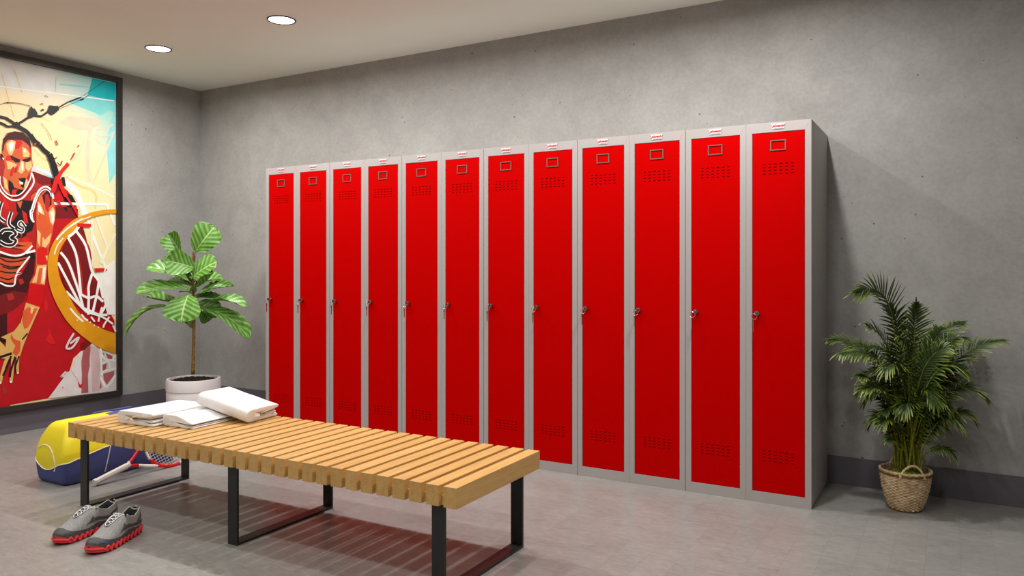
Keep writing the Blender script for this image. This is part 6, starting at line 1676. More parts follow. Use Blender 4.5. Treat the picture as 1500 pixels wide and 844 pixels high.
('black',[(-9320,5200,-9360,5080,-9270,5030,-9230,5160),(-9360,5080,-9430,4900,-9340,4850,-9270,5030),(-9430,4900,-9500,4700,-9410,4660,-9340,4850),(-9500,4700,-9550,4520,-9450,4500,-9410,4660),(-9550,4520,-9550,4370,-9460,4360,-9450,4500),(-9550,4370,-9540,4230,-9450,4240,-9460,4360),(-9540,4230,-9520,4120,-9430,4130,-9450,4240),(-9520,4120,-9510,4040,-9420,4050,-9430,4130)]),
('black',[(-9040,6240,-8690,6630,-8760,6710,-9110,6310)]),
('black',[(-10620,6540,-10370,6470,-10120,6270,-10460,6250)]),
('black',[(-10600,5100,-10510,5130,-10550,5280,-10650,5260),(-10510,5130,-10370,5160,-10420,5320,-10550,5280),(-10370,5160,-10230,5200,-10270,5350,-10420,5320),(-10230,5200,-10090,5230,-10140,5390,-10270,5350),(-10090,5230,-9980,5260,-10030,5420,-10140,5390),(-9980,5260,-9870,5290,-9920,5450,-10030,5420),(-9870,5290,-9780,5310,-9820,5470,-9920,5450),(-9780,5310,-9710,5330,-9760,5490,-9820,5470)]),
('white',[(-10510,3630,-10530,3470,-10430,3440,-10410,3600)]),
('white',[(-9840,3590,-9850,3450,-9740,3430,-9730,3570)]),
('white',[(-9410,4110,-9410,4000,-9320,3990,-9320,4100)]),
('splash',[(-2360,1900,-3532,1900,-7340,2030,-6170,3510,-5740,3900,-5390,4810,-5030,5130,-4770,5000,-4410,5420,-4220,5590,-3670,5090,-2360,4604)]),
('blush',[(-4900,5070,-4300,5590,-4410,4450,-4390,4010,-4540,3320,-4510,2030,-5030,2040,-4990,3370,-5030,4340)]),
('blush2',[(-4360,5510,-3770,5190,-3580,3920,-3670,2050,-4220,2030)]),
('redb',[(-5300,3060,-5120,2690,-4900,2740,-5030,2410,-5210,2520)]),
('maroon',[(-5790,3810,-5310,3050,-5290,3060,-5770,3820)]),
('redb',[(-6410,2690,-6320,2710,-6320,2600,-6390,2600)]),
('splash',[(-5620,6480,-5700,6370,-5580,6280,-5500,6400),(-5700,6370,-5810,6200,-5690,6110,-5580,6280),(-5810,6200,-5930,6020,-5800,5930,-5690,6110),(-5930,6020,-6020,5860,-5890,5780,-5800,5930),(-6020,5860,-6080,5730,-5950,5660,-5890,5780),(-6080,5730,-6140,5600,-6000,5540,-5950,5660),(-6140,5600,-6170,5480,-6020,5460,-6000,5540),(-6170,5480,-6140,5360,-6030,5440,-6020,5460),(-6140,5360,-6020,5300,-6000,5440,-6030,5440),(-6020,5300,-5890,5280,-5910,5430,-6000,5440),(-5890,5280,-5740,5310,-5800,5450,-5910,5430),(-5740,5310,-5600,5390,-5700,5510,-5800,5450),(-5600,5390,-5460,5550,-5570,5640,-5700,5510),(-5460,5550,-5300,5760,-5430,5850,-5570,5640),(-5300,5760,-5180,5960,-5310,6040,-5430,5850),(-5180,5960,-5150,6150,-5270,6070,-5310,6040),(-5150,6150,-5340,6140,-5270,6010,-5270,6070),(-5340,6140,-5540,6020,-5450,5890,-5270,6010),(-5540,6020,-5730,5880,-5640,5760,-5450,5890),(-5730,5880,-5870,5790,-5780,5660,-5640,5760)]),
('splash',[(-6160,3810,-6210,3770,-6130,3680,-6080,3720),(-6210,3770,-6290,3710,-6210,3610,-6130,3680),(-6290,3710,-6360,3640,-6280,3550,-6210,3610),(-6360,3640,-6420,3580,-6340,3500,-6280,3550),(-6420,3580,-6470,3540,-6380,3450,-6340,3500),(-6470,3540,-6500,3500,-6410,3420,-6380,3450),(-6500,3500,-6530,3450,-6420,3420,-6410,3420),(-6530,3450,-6460,3360,-6470,3480,-6420,3420),(-6460,3360,-6400,3370,-6430,3480,-6470,3480),(-6400,3370,-6310,3390,-6350,3500,-6430,3480),(-6310,3390,-6220,3420,-6270,3530,-6350,3500),(-6220,3420,-6130,3460,-6200,3560,-6270,3530),(-6130,3460,-6070,3520,-6150,3600,-6200,3560),(-6070,3520,-6020,3580,-6110,3660,-6150,3600),(-6020,3580,-5970,3630,-6070,3710,-6110,3660),(-5970,3630,-5950,3670,-6040,3750,-6070,3710)]),
('maroon',[(-5030,5740,-4410,5870,-4300,5590,-4770,5190,-5030,5220)]),
('blush',[(-3490,4890,-3300,4790,-3390,4260,-3510,4630)]),
('blush',[(-3210,4780,-2730,4550,-2540,4260,-3020,4350)]),
('blush',[(-3490,3910,-3110,4040,-3160,3600,-3490,3460)]),
('blush',[(-3390,3270,-2540,3390,-2540,3070,-3110,2420,-3350,2810)]),
('blush',[(-3580,2840,-3490,2290,-3670,2130)]),
('white',[(-3660,5070,-3630,4980,-3480,5010,-3500,5090),(-3630,4980,-3600,4860,-3450,4880,-3480,5010),(-3600,4860,-3560,4720,-3410,4750,-3450,4880),(-3560,4720,-3510,4600,-3370,4640,-3410,4750),(-3510,4600,-3470,4510,-3330,4560,-3370,4640),(-3470,4510,-3430,4420,-3300,4490,-3330,4560),(-3430,4420,-3350,4330,-3260,4440,-3300,4490),(-3350,4330,-3230,4260,-3180,4400,-3260,4440),(-3230,4260,-3040,4200,-3010,4340,-3180,4400),(-3040,4200,-2800,4140,-2780,4300,-3010,4340),(-2800,4140,-2560,4100,-2550,4260,-2780,4300),(-2560,4100,-2400,4070,-2390,4230,-2550,4260)]),
('white',[(-2520,4610,-2710,4310,-2570,4220,-2370,4520)]),
('white',[(-3550,3930,-3430,3970,-3490,4120,-3610,4080),(-3430,3970,-3250,4030,-3310,4180,-3490,4120),(-3250,4030,-3080,4070,-3120,4220,-3310,4180),(-3080,4070,-3000,4070,-2940,4210,-3120,4220),(-3000,4070,-2980,4030,-2830,4070,-2940,4210),(-2980,4030,-2960,3910,-2800,3900,-2830,4070),(-2960,3910,-2960,3760,-2800,3750,-2800,3900),(-2960,3760,-2960,3660,-2800,3650,-2800,3750)]),
('white',[(-3550,3300,-3430,3330,-3490,3480,-3610,3450),(-3430,3330,-3260,3380,-3320,3520,-3490,3480),(-3260,3380,-3070,3420,-3120,3570,-3320,3520),(-3070,3420,-2900,3450,-2940,3600,-3120,3570),(-2900,3450,-2750,3460,-2780,3620,-2940,3600),(-2750,3460,-2580,3470,-2610,3630,-2780,3620),(-2580,3470,-2440,3470,-2460,3630,-2610,3630),(-2440,3470,-2360,3470,-2360,3630,-2360,3630,-2460,3630)]),
('white',[(-3650,3000,-3580,2850,-3440,2890,-3510,3040),(-3580,2850,-3480,2630,-3340,2680,-3440,2890),(-3480,2630,-3370,2410,-3230,2470,-3340,2680),(-3370,2410,-3260,2250,-3150,2340,-3230,2470),(-3260,2250,-3150,2180,-3120,2320,-3150,2340),(-3150,2180,-3030,2190,-3120,2330,-3120,2320),(-3030,2190,-2950,2250,-3070,2370,-3120,2330),(-2950,2250,-2860,2340,-2990,2450,-3070,2370),(-2860,2340,-2730,2480,-2860,2590,-2990,2450),(-2730,2480,-2580,2680,-2710,2780,-2860,2590),(-2580,2680,-2430,2870,-2570,2970,-2710,2780),(-2430,2870,-2360,2961,-2360,3021,-2470,3100,-2570,2970)]),
('white',[(-3660,5180,-3650,4960,-3490,4950,-3500,5170),(-3650,4960,-3640,4640,-3480,4630,-3490,4950),(-3640,4640,-3620,4300,-3470,4290,-3480,4630),(-3620,4300,-3610,4010,-3450,4000,-3470,4290),(-3610,4010,-3600,3760,-3440,3750,-3450,4000),(-3600,3760,-3590,3530,-3430,3520,-3440,3750),(-3590,3530,-3570,3330,-3420,3320,-3430,3520),(-3570,3330,-3570,3190,-3410,3180,-3420,3320)]),
('maroon',[(-6620,11890,-6040,13170,-5350,13880,-4850,13900,-4340,12020,-4180,10810,-4950,9230,-5450,8650,-6330,10050)]),
('maroon',[(-4850,9020,-4540,9010,-4590,8210,-4850,8230)]),
('maroon',[(-4390,8910,-4080,8850,-4180,8200,-4360,8200)]),
('maroon',[(-4280,10310,-3800,10000,-3920,9190,-4420,9210)]),
('maroon',[(-3770,8990,-3500,8570,-3710,7970,-3920,8180)]),
('maroon',[(-3400,8360,-3100,7740,-3500,7660)]),
('redm',[(-5950,13130,-5850,12950,-5720,13030,-5830,13210),(-5850,12950,-5690,12700,-5560,12770,-5720,13030),(-5690,12700,-5530,12390,-5400,12460,-5560,12770),(-5530,12390,-5400,12080,-5260,12130,-5400,12460),(-5400,12080,-5300,11740,-5160,11780,-5260,12130),(-5300,11740,-5220,11370,-5070,11400,-5160,11780),(-5220,11370,-5150,10980,-5010,11000,-5070,11400),(-5150,10980,-5100,10610,-4950,10630,-5010,11000),(-5100,10610,-5060,10230,-4910,10240,-4950,10630),(-5060,10230,-5040,9830,-4890,9830,-4910,10240),(-5040,9830,-5030,9470,-4880,9470,-4890,9830),(-5030,9470,-5020,9220,-4870,9230,-4880,9470)]),
('redm',[(-6480,12090,-6370,11970,-6270,12070,-6370,12190),(-6370,11970,-6230,11810,-6120,11910,-6270,12070),(-6230,11810,-6060,11590,-5940,11670,-6120,11910),(-6060,11590,-5890,11280,-5760,11340,-5940,11670),(-5890,11280,-5690,10790,-5550,10840,-5760,11340),(-5690,10790,-5470,10150,-5330,10200,-5550,10840),(-5470,10150,-5260,9540,-5120,9580,-5330,10200),(-5260,9540,-5120,9110,-4980,9150,-5120,9580)]),
('redm',[(-5290,13640,-5150,13470,-5030,13560,-5170,13740),(-5150,13470,-4960,13220,-4840,13310,-5030,13560),(-4960,13220,-4760,12940,-4630,13030,-4840,13310),(-4760,12940,-4610,12680,-4470,12750,-4630,13030),(-4610,12680,-4520,12420,-4370,12470,-4470,12750),(-4520,12420,-4460,12140,-4310,12170,-4370,12470),(-4460,12140,-4420,11890,-4270,11910,-4310,12170),(-4420,11890,-4390,11700,-4240,11730,-4270,11910)]),
('redm',[(-6630,11280,-6520,11080,-6400,11140,-6510,11340),(-6520,11080,-6370,10790,-6240,10860,-6400,11140),(-6370,10790,-6190,10450,-6060,10520,-6240,10860),(-6190,10450,-6000,10100,-5870,10170,-6060,10520),(-6000,10100,-5790,9700,-5660,9760,-5870,10170),(-5790,9700,-5550,9230,-5420,9300,-5660,9760),(-5550,9230,-5320,8800,-5190,8870,-5420,9300),(-5320,8800,-5160,8500,-5030,8570,-5190,8870)]),
('white',[(-6590,12170,-6490,12060,-6350,12170,-6450,12290),(-6490,12060,-6340,11890,-6210,12000,-6350,12170),(-6340,11890,-6180,11670,-6040,11770,-6210,12000),(-6180,11670,-6020,11370,-5860,11450,-6040,11770),(-6020,11370,-5840,10930,-5670,10990,-5860,11450),(-5840,10930,-5640,10360,-5470,10420,-5670,10990),(-5640,10360,-5440,9790,-5270,9840,-5470,10420),(-5440,9790,-5280,9310,-5110,9360,-5270,9840),(-5280,9310,-5170,8940,-5000,8980,-5110,9360),(-5170,8940,-5090,8630,-4910,8670,-5000,8980),(-5090,8630,-5030,8390,-4850,8420,-4910,8670),(-5030,8390,-4980,8210,-4810,8250,-4850,8420)]),
('white',[(-6110,13320,-6000,13120,-5850,13210,-5960,13410),(-6000,13120,-5840,12840,-5680,12930,-5850,13210),(-5840,12840,-5670,12510,-5500,12590,-5680,12930),(-5670,12510,-5530,12170,-5360,12230,-5500,12590),(-5530,12170,-5440,11810,-5270,11850,-5360,12230),(-5440,11810,-5380,11410,-5200,11440,-5270,11850),(-5380,11410,-5330,11000,-5150,11020,-5200,11440),(-5330,11000,-5290,10610,-5110,10630,-5150,11020),(-5290,10610,-5240,10220,-5060,10230,-5110,10630),(-5240,10220,-5210,9820,-5030,9830,-5060,10230),(-5210,9820,-5180,9470,-5000,9480,-5030,9830),(-5180,9470,-5160,9220,-4980,9230,-5000,9480)]),
('white',[(-5470,13700,-5340,13530,-5190,13640,-5330,13810),(-5340,13530,-5150,13290,-5000,13400,-5190,13640),(-5150,13290,-4950,13000,-4790,13100,-5000,13400),(-4950,13000,-4780,12680,-4610,12750,-4790,13100),(-4780,12680,-4660,12270,-4480,12320,-4610,12750),(-4660,12270,-4550,11780,-4370,11820,-4480,12320),(-4550,11780,-4450,11290,-4270,11330,-4370,11820),(-4450,11290,-4340,10880,-4170,10940,-4270,11330),(-4340,10880,-4200,10600,-4040,10700,-4170,10940),(-4200,10600,-4050,10410,-3900,10530,-4040,10700),(-4050,10410,-3910,10260,-3760,10360,-3900,10530),(-3910,10260,-3800,10070,-3630,10130,-3760,10360),(-3800,10070,-3700,9770,-3520,9820,-3630,10130),(-3700,9770,-3610,9420,-3430,9450,-3520,9820),(-3610,9420,-3540,9090,-3360,9120,-3430,9450),(-3540,9090,-3490,8860,-3300,8890,-3360,9120)]),
('white',[(-6770,11460,-6660,11250,-6510,11330,-6620,11540),(-6660,11250,-6500,10940,-6350,11020,-6510,11330),(-6500,10940,-6310,10580,-6160,10660,-6350,11020),(-6310,10580,-6110,10200,-5960,10280,-6160,10660),(-6110,10200,-5880,9740,-5720,9820,-5960,10280),(-5880,9740,-5610,9220,-5450,9300,-5720,9820),(-5610,9220,-5350,8740,-5200,8810,-5450,9300),(-5350,8740,-5180,8400,-5020,8470,-5200,8810)]),
('white',[(-4320,10740,-4370,10580,-4200,10520,-4140,10690),(-4370,10580,-4450,10340,-4270,10280,-4200,10520),(-4450,10340,-4530,10070,-4350,10030,-4270,10280),(-4530,10070,-4580,9830,-4400,9800,-4350,10030),(-4580,9830,-4600,9620,-4420,9610,-4400,9800),(-4600,9620,-4590,9440,-4410,9440,-4420,9610),(-4590,9440,-4580,9240,-4400,9240,-4410,9440),(-4580,9240,-4580,9010,-4400,9010,-4400,9240),(-4580,9010,-4590,8700,-4400,8690,-4400,9010),(-4590,8700,-4600,8320,-4410,8300,-4400,8690),(-4600,8320,-4610,7960,-4420,7950,-4410,8300),(-4610,7960,-4610,7720,-4430,7700,-4420,7950)]),
('white',[(-3810,10120,-3840,9950,-3650,9910,-3620,10080),(-3840,9950,-3880,9700,-3690,9670,-3650,9910),(-3880,9700,-3930,9410,-3750,9380,-3690,9670),(-3930,9410,-3990,9110,-3810,9070,-3750,9380),(-3990,9110,-4070,8760,-3890,8710,-3810,9070),(-4070,8760,-4170,8350,-3990,8310,-3890,8710),(-4170,8350,-4260,7980,-4080,7930,-3990,8310),(-4260,7980,-4320,7720,-4140,7670,-4080,7930)]),
('white',[(-5140,9150,-5030,9090,-4940,9240,-5050,9310),(-5030,9090,-4870,9000,-4790,9150,-4940,9240),(-4870,9000,-4690,8900,-4620,9070,-4790,9150),(-4690,8900,-4500,8840,-4480,9020,-4620,9070),(-4500,8840,-4320,8850,-4370,9030,-4480,9020),(-4320,8850,-4170,8910,-4230,9080,-4370,9030),(-4170,8910,-4040,8950,-4080,9130,-4230,9080),(-4040,8950,-3940,8960,-3900,9130,-4080,9130),(-3940,8960,-3830,8890,-3720,9040,-3900,9130),(-3830,8890,-3690,8770,-3560,8900,-3720,9040),(-3690,8770,-3560,8640,-3430,8770,-3560,8900),(-3560,8640,-3460,8550,-3330,8680,-3430,8770)]),
('white',[(-6200,9400,-6050,9250,-5930,9370,-6070,9520),(-6050,9250,-5850,9040,-5720,9160,-5930,9370),(-5850,9040,-5620,8800,-5490,8920,-5720,9160),(-5620,8800,-5410,8580,-5280,8700,-5490,8920),(-5410,8580,-5210,8380,-5090,8500,-5280,8700),(-5210,8380,-5010,8170,-4880,8290,-5090,8500),(-5010,8170,-4830,7990,-4700,8110,-4880,8290),(-4830,7990,-4710,7860,-4580,7980,-4700,8110)]),
('white',[(-3270,8400,-3740,7610,-3580,7510,-3100,8310)]),
('white',[(-4980,8150,-4890,8110,-4830,8270,-4910,8310),(-4890,8110,-4770,8060,-4700,8220,-4830,8270),(-4770,8060,-4630,8000,-4560,8160,-4700,8220),(-4630,8000,-4470,7930,-4400,8090,-4560,8160),(-4470,7930,-4310,7840,-4230,8000,-4400,8090),(-4310,7840,-4120,7750,-4050,7910,-4230,8000),(-4120,7750,-3930,7650,-3860,7820,-4050,7910),(-3930,7650,-3730,7580,-3690,7750,-3860,7820),(-3730,7580,-3540,7550,-3530,7730,-3690,7750),(-3540,7550,-3350,7540,-3350,7720,-3530,7730),(-3350,7540,-3180,7540,-3200,7720,-3350,7720),(-3180,7540,-3070,7540,-3080,7730,-3200,7720)]),
('hoop',[(-2380,15540,-2820,15500,-2740,15190,-2380,15230),(-2820,15500,-3250,15440,-3110,15150,-2740,15190),(-3250,15440,-3680,15350,-3460,15070,-3110,15150),(-3680,15350,-4100,15240,-3810,14960,-3460,15070),(-4100,15240,-4500,15100,-4150,14840,-3810,14960),(-4500,15100,-4890,14940,-4470,14700,-4150,14840),(-4890,14940,-5270,14760,-4780,14520,-4470,14700),(-5270,14760,-5620,14540,-5050,14300,-4780,14520),(-5620,14540,-5940,14280,-5310,14070,-5050,14300),(-5940,14280,-6230,14000,-5550,13830,-5310,14070),(-6230,14000,-6490,13690,-5780,13580,-5550,13830),(-6490,13690,-6730,13370,-6000,13310,-5780,13580),(-6730,13370,-6940,13040,-6190,13040,-6000,13310),(-6940,13040,-7120,12680,-6370,12760,-6190,13040),(-7120,12680,-7260,12310,-6530,12460,-6370,12760),(-7260,12310,-7350,11930,-6640,12150,-6530,12460),(-7350,11930,-7400,11550,-6700,11830,-6640,12150),(-7400,11550,-7410,11160,-6720,11500,-6700,11830),(-7410,11160,-7400,10770,-6710,11170,-6720,11500),(-7400,10770,-7360,10380,-6660,10850,-6710,11170),(-7360,10380,-7290,9990,-6590,10530,-6660,10850),(-7290,9990,-7190,9610,-6490,10210,-6590,10530),(-7190,9610,-7070,9240,-6360,9910,-6490,10210),(-7070,9240,-6920,8870,-6210,9610,-6360,9910),(-6920,8870,-6760,8510,-6040,9320,-6210,9610),(-6760,8510,-6570,8160,-5870,9030,-6040,9320),(-6570,8160,-6370,7810,-5710,8730,-5870,9030),(-6370,7810,-6160,7460,-5550,8430,-5710,8730),(-6160,7460,-5910,7140,-5370,8130,-5550,8430),(-5910,7140,-5640,6820,-5170,7850,-5370,8130),(-5640,6820,-5340,6530,-4950,7580,-5170,7850),(-5340,6530,-5030,6240,-4680,7360,-4950,7580),(-5030,6240,-4700,5970,-4380,7170,-4680,7360),(-4700,5970,-4360,5700,-4080,6980,-4380,7170),(-4360,5700,-4010,5440,-3770,6790,-4080,6980),(-4010,5440,-3640,5210,-3450,6610,-3770,6790),(-3640,5210,-3250,5010,-3120,6450,-3450,6610),(-3250,5010,-2840,4820,-2780,6320,-3120,6450),(-2840,4820,-2430,4630,-2430,6180,-2780,6320)]),
('white',[(-6770,13060,-6700,13140,-6780,13210,-6850,13130),(-6700,13140,-6610,13260,-6690,13320,-6780,13210),(-6610,13260,-6500,13390,-6570,13460,-6690,13320),(-6500,13390,-6390,13510,-6460,13580,-6570,13460),(-6390,13510,-6280,13620,-6360,13690,-6460,13580),(-6280,13620,-6170,13730,-6250,13800,-6360,13690),(-6170,13730,-6050,13840,-6120,13920,-6250,13800),(-6050,13840,-5910,13960,-5970,14050,-6120,13920),(-5910,13960,-5710,14110,-5770,14200,-5970,14050),(-5710,14110,-5460,14280,-5520,14370,-5770,14200),(-5460,14280,-5230,14430,-5290,14520,-5520,14370),(-5230,14430,-5070,14540,-5130,14630,-5290,14520)]),
('white',[(-5930,13240,-5860,13290,-5970,13450,-6040,13400),(-5860,13290,-5760,13360,-5870,13520,-5970,13450),(-5760,13360,-5640,13450,-5760,13600,-5870,13520),(-5640,13450,-5530,13560,-5660,13690,-5760,13600),(-5530,13560,-5410,13690,-5560,13810,-5660,13690),(-5410,13690,-5290,13840,-5450,13960,-5560,13810),(-5290,13840,-5190,13980,-5350,14100,-5450,13960),(-5190,13980,-5120,14080,-5280,14190,-5350,14100)]),
('white',[(-6910,12070,-6880,12170,-6960,12190,-6990,12090),(-6880,12170,-6840,12320,-6920,12340,-6960,12190),(-6840,12320,-6790,12490,-6860,12520,-6920,12340),(-6790,12490,-6730,12640,-6790,12680,-6860,12520),(-6730,12640,-6630,12800,-6690,12840,-6790,12680),(-6630,12800,-6500,12970,-6560,13020,-6690,12840),(-6500,12970,-6380,13130,-6440,13170,-6560,13020),(-6380,13130,-6300,13230,-6360,13280,-6440,13170)]),
('white',[(-5040,14560,-4320,14850,-4350,14910,-5060,14620)]),
('white',[(-5630,14230,-4930,14660,-4970,14730,-5660,14300)]),
('white',[(-5890,8210,-5810,8110,-5710,8190,-5790,8290),(-5810,8110,-5700,7960,-5590,8040,-5710,8190),(-5700,7960,-5560,7800,-5460,7880,-5590,8040),(-5560,7800,-5440,7650,-5340,7740,-5460,7880),(-5440,7650,-5300,7510,-5210,7610,-5340,7740),(-5300,7510,-5160,7380,-5070,7480,-5210,7610),(-5160,7380,-5030,7270,-4940,7370,-5070,7480),(-5030,7270,-4940,7190,-4850,7290,-4940,7370)]),
('white',[(-5080,7720,-5030,7660,-4930,7740,-4980,7800),(-5030,7660,-4960,7570,-4860,7650,-4930,7740),(-4960,7570,-4880,7470,-4790,7550,-4860,7650),(-4880,7470,-4810,7390,-4720,7480,-4790,7550),(-4810,7390,-4740,7330,-4660,7440,-4720,7480),(-4740,7330,-4670,7290,-4610,7400,-4660,7440),(-4670,7290,-4610,7260,-4550,7370,-4610,7400),(-4610,7260,-4570,7240,-4510,7350,-4550,7370)]),
('white',[(-5380,7350,-5290,7320,-5270,7390,-5360,7420)]),
('white',[(-4430,7180,-4410,7110,-4310,7140,-4340,7210)]),
('white',[(-4130,6930,-4080,6860,-4000,6920,-4040,6980)]),
('white',[(-3820,6740,-3760,6690,-3690,6760,-3750,6810)]),
('white',[(-4370,7510,-4090,7140,-3990,7210,-4260,7580)]),
('white',[(-4690,7860,-4580,7820,-4550,7940,-4660,7980),(-4580,7820,-4420,7770,-4390,7890,-4550,7940),(-4420,7770,-4240,7710,-4200,7830,-4390,7890),(-4240,7710,-4060,7650,-4020,7770,-4200,7830),(-4060,7650,-3880,7580,-3840,7700,-4020,7770),(-3880,7580,-3700,7510,-3650,7630,-3840,7700),(-3700,7510,-3510,7430,-3460,7550,-3650,7630),(-3510,7430,-3330,7340,-3270,7450,-3460,7550),(-3330,7340,-3150,7220,-3070,7330,-3270,7450),(-3150,7220,-2960,7080,-2880,7180,-3070,7330),(-2960,7080,-2800,6950,-2710,7050,-2880,7180),(-2800,6950,-2680,6860,-2590,6960,-2710,7050)]),
('white',[(-3550,8240,-3590,8120,-3460,8080,-3420,8200),(-3590,8120,-3640,7960,-3510,7910,-3460,8080),(-3640,7960,-3690,7780,-3560,7730,-3510,7910),(-3690,7780,-3740,7620,-3610,7580,-3560,7730),(-3740,7620,-3770,7480,-3640,7450,-3610,7580),(-3770,7480,-3800,7360,-3660,7320,-3640,7450),(-3800,7360,-3820,7250,-3680,7220,-3660,7320),(-3820,7250,-3830,7170,-3700,7140,-3680,7220)]),
('white',[(-2980,7510,-3050,7410,-2940,7330,-2870,7430),(-3050,7410,-3160,7260,-3050,7180,-2940,7330),(-3160,7260,-3270,7110,-3160,7030,-3050,7180),(-3270,7110,-3360,6980,-3240,6910,-3160,7030),(-3360,6980,-3410,6890,-3280,6830,-3240,6910),(-3410,6890,-3440,6810,-3300,6760,-3280,6830),(-3440,6810,-3450,6740,-3320,6710,-3300,6760),(-3450,6740,-3460,6700,-3330,6660,-3320,6710)]),
('white',[(-2700,6790,-2490,6320,-2360,6370,-2570,6840)]),
('redb',[(-5330,14330,-4320,14350,-4320,14110,-5330,14060)]),
('redb',[(-4110,11090,-3290,11110,-3340,10860,-3970,10810)]),
('redb',[(-3180,11090,-3060,10930,-3210,10910)]),
('ink',[(-13300,20990,-12750,21000,-12740,21160,-13280,21150),(-12750,21000,-11950,21020,-11930,21180,-12740,21160),(-11950,21020,-11100,21030,-11080,21190,-11930,21180),(-11100,21030,-10470,21030,-10440,21200,-11080,21190),(-10470,21030,-10170,21020,-10130,21180,-10440,21200),(-10170,21020,-10060,20990,-9990,21150,-10130,21180),(-10060,20990,-10040,20960,-9940,21110,-9990,21150),(-10040,20960,-9960,20920,-9880,21070,-9940,21110),(-9960,20920,-9830,20860,-9740,21010,-9880,21070),(-9830,20860,-9700,20790,-9610,20930,-9740,21010),(-9700,20790,-9580,20720,-9490,20860,-9610,20930),(-9580,20720,-9500,20670,-9410,20820,-9490,20860)]),
('ink',[(-12200,20830,-11870,20790,-11840,20930,-12170,20960),(-11870,20790,-11380,20740,-11350,20880,-11840,20930),(-11380,20740,-10870,20690,-10830,20830,-11350,20880),(-10870,20690,-10480,20640,-10440,20780,-10830,20830),(-10480,20640,-10270,20590,-10220,20730,-10440,20780),(-10270,20590,-10170,20540,-10100,20670,-10220,20730),(-10170,20540,-10100,20500,-10040,20630,-10100,20670),(-10100,20500,-9990,20480,-9970,20620,-10040,20630),(-9990,20480,-9830,20500,-9840,20640,-9970,20620),(-9830,20500,-9680,20550,-9700,20680,-9840,20640),(-9680,20550,-9540,20610,-9570,20740,-9700,20680),(-9540,20610,-9450,20640,-9470,20770,-9570,20740)]),
('ink',[(-9420,20680,-9320,20750,-9400,20880,-9500,20810),(-9320,20750,-9180,20860,-9260,20990,-9400,20880),(-9180,20860,-9020,20980,-9100,21110,-9260,20990),(-9020,20980,-8890,21090,-8970,21220,-9100,21110),(-8890,21090,-8790,21180,-8870,21310,-8970,21220),(-8790,21180,-8690,21260,-8790,21380,-8870,21310),(-8690,21260,-8610,21340,-8710,21460,-8790,21380),(-8610,21340,-8530,21430,-8640,21530,-8710,21460),(-8530,21430,-8450,21530,-8580,21610,-8640,21530),(-8450,21530,-8390,21630,-8520,21710,-8580,21610),(-8390,21630,-8330,21720,-8470,21790,-8520,21710),(-8330,21720,-8300,21780,-8430,21850,-8470,21790)]),
('ink',[(-8620,21890,-8500,22190,-8390,22040,-8270,22050,-8090,21780,-8110,21600,-8550,21330,-8710,21560)]),
('ink',[(-8380,21550,-8290,21540,-8250,21680,-8340,21690),(-8290,21540,-8150,21520,-8120,21660,-8250,21680),(-8150,21520,-7990,21510,-7980,21650,-8120,21660),(-7990,21510,-7830,21540,-7860,21670,-7980,21650),(-7830,21540,-7690,21630,-7750,21740,-7860,21670),(-7690,21630,-7550,21750,-7630,21850,-7750,21740),(-7550,21750,-7430,21860,-7510,21960,-7630,21850),(-7430,21860,-7350,21940,-7430,22040,-7510,21960)]),
('ink',[(-7290,22470,-6930,22480,-6710,22530,-6620,22260,-6930,21930,-7130,21780,-7420,21970)]),
('ink',[(-6700,22330,-6630,22380,-6670,22460,-6750,22400),(-6630,22380,-6520,22470,-6570,22540,-6670,22460),(-6520,22470,-6400,22550,-6450,22630,-6570,22540),(-6400,22550,-6290,22640,-6340,22710,-6450,22630),(-6290,22640,-6210,22700,-6270,22770,-6340,22710),(-6210,22700,-6150,22750,-6200,22820,-6270,22770),(-6150,22750,-6080,22810,-6120,22890,-6200,22820),(-6080,22810,-5960,22890,-5990,22970,-6120,22890),(-5960,22890,-5750,23010,-5790,23090,-5990,22970),(-5750,23010,-5480,23160,-5520,23250,-5790,23090),(-5480,23160,-5230,23310,-5260,23390,-5520,23250),(-5230,23310,-5050,23410,-5080,23490,-5260,23390)]),
('ink',[(-5060,23440,-4860,23610,-4870,23630,-5070,23460),(-4860,23610,-4560,23860,-4580,23880,-4870,23630),(-4560,23860,-4240,24130,-4260,24150,-4580,23880),(-4240,24130,-3970,24360,-3990,24380,-4260,24150),(-3970,24360,-3760,24550,-3780,24570,-3990,24380),(-3760,24550,-3570,24720,-3590,24740,-3780,24570),(-3570,24720,-3420,24860,-3440,24890,-3590,24740),(-3420,24860,-3310,24970,-3330,24990,-3440,24890)]),
('ink',[(-6650,22300,-6390,22450,-6400,22470,-6660,22320),(-6390,22450,-6020,22670,-6030,22690,-6400,22470),(-6020,22670,-5610,22910,-5620,22930,-6030,22690),(-5610,22910,-5270,23120,-5280,23140,-5620,22930),(-5270,23120,-5010,23290,-5030,23320,-5280,23140),(-5010,23290,-4790,23460,-4810,23480,-5030,23320),(-4790,23460,-4610,23590,-4630,23620,-4810,23480),(-4610,23590,-4490,23690,-4500,23710,-4630,23620)]),
('ink',[(-5350,23360,-5030,23470,-5280,23270)]),
('ink',[(-5170,23250,-4780,23490,-4920,23270,-5100,23220)]),
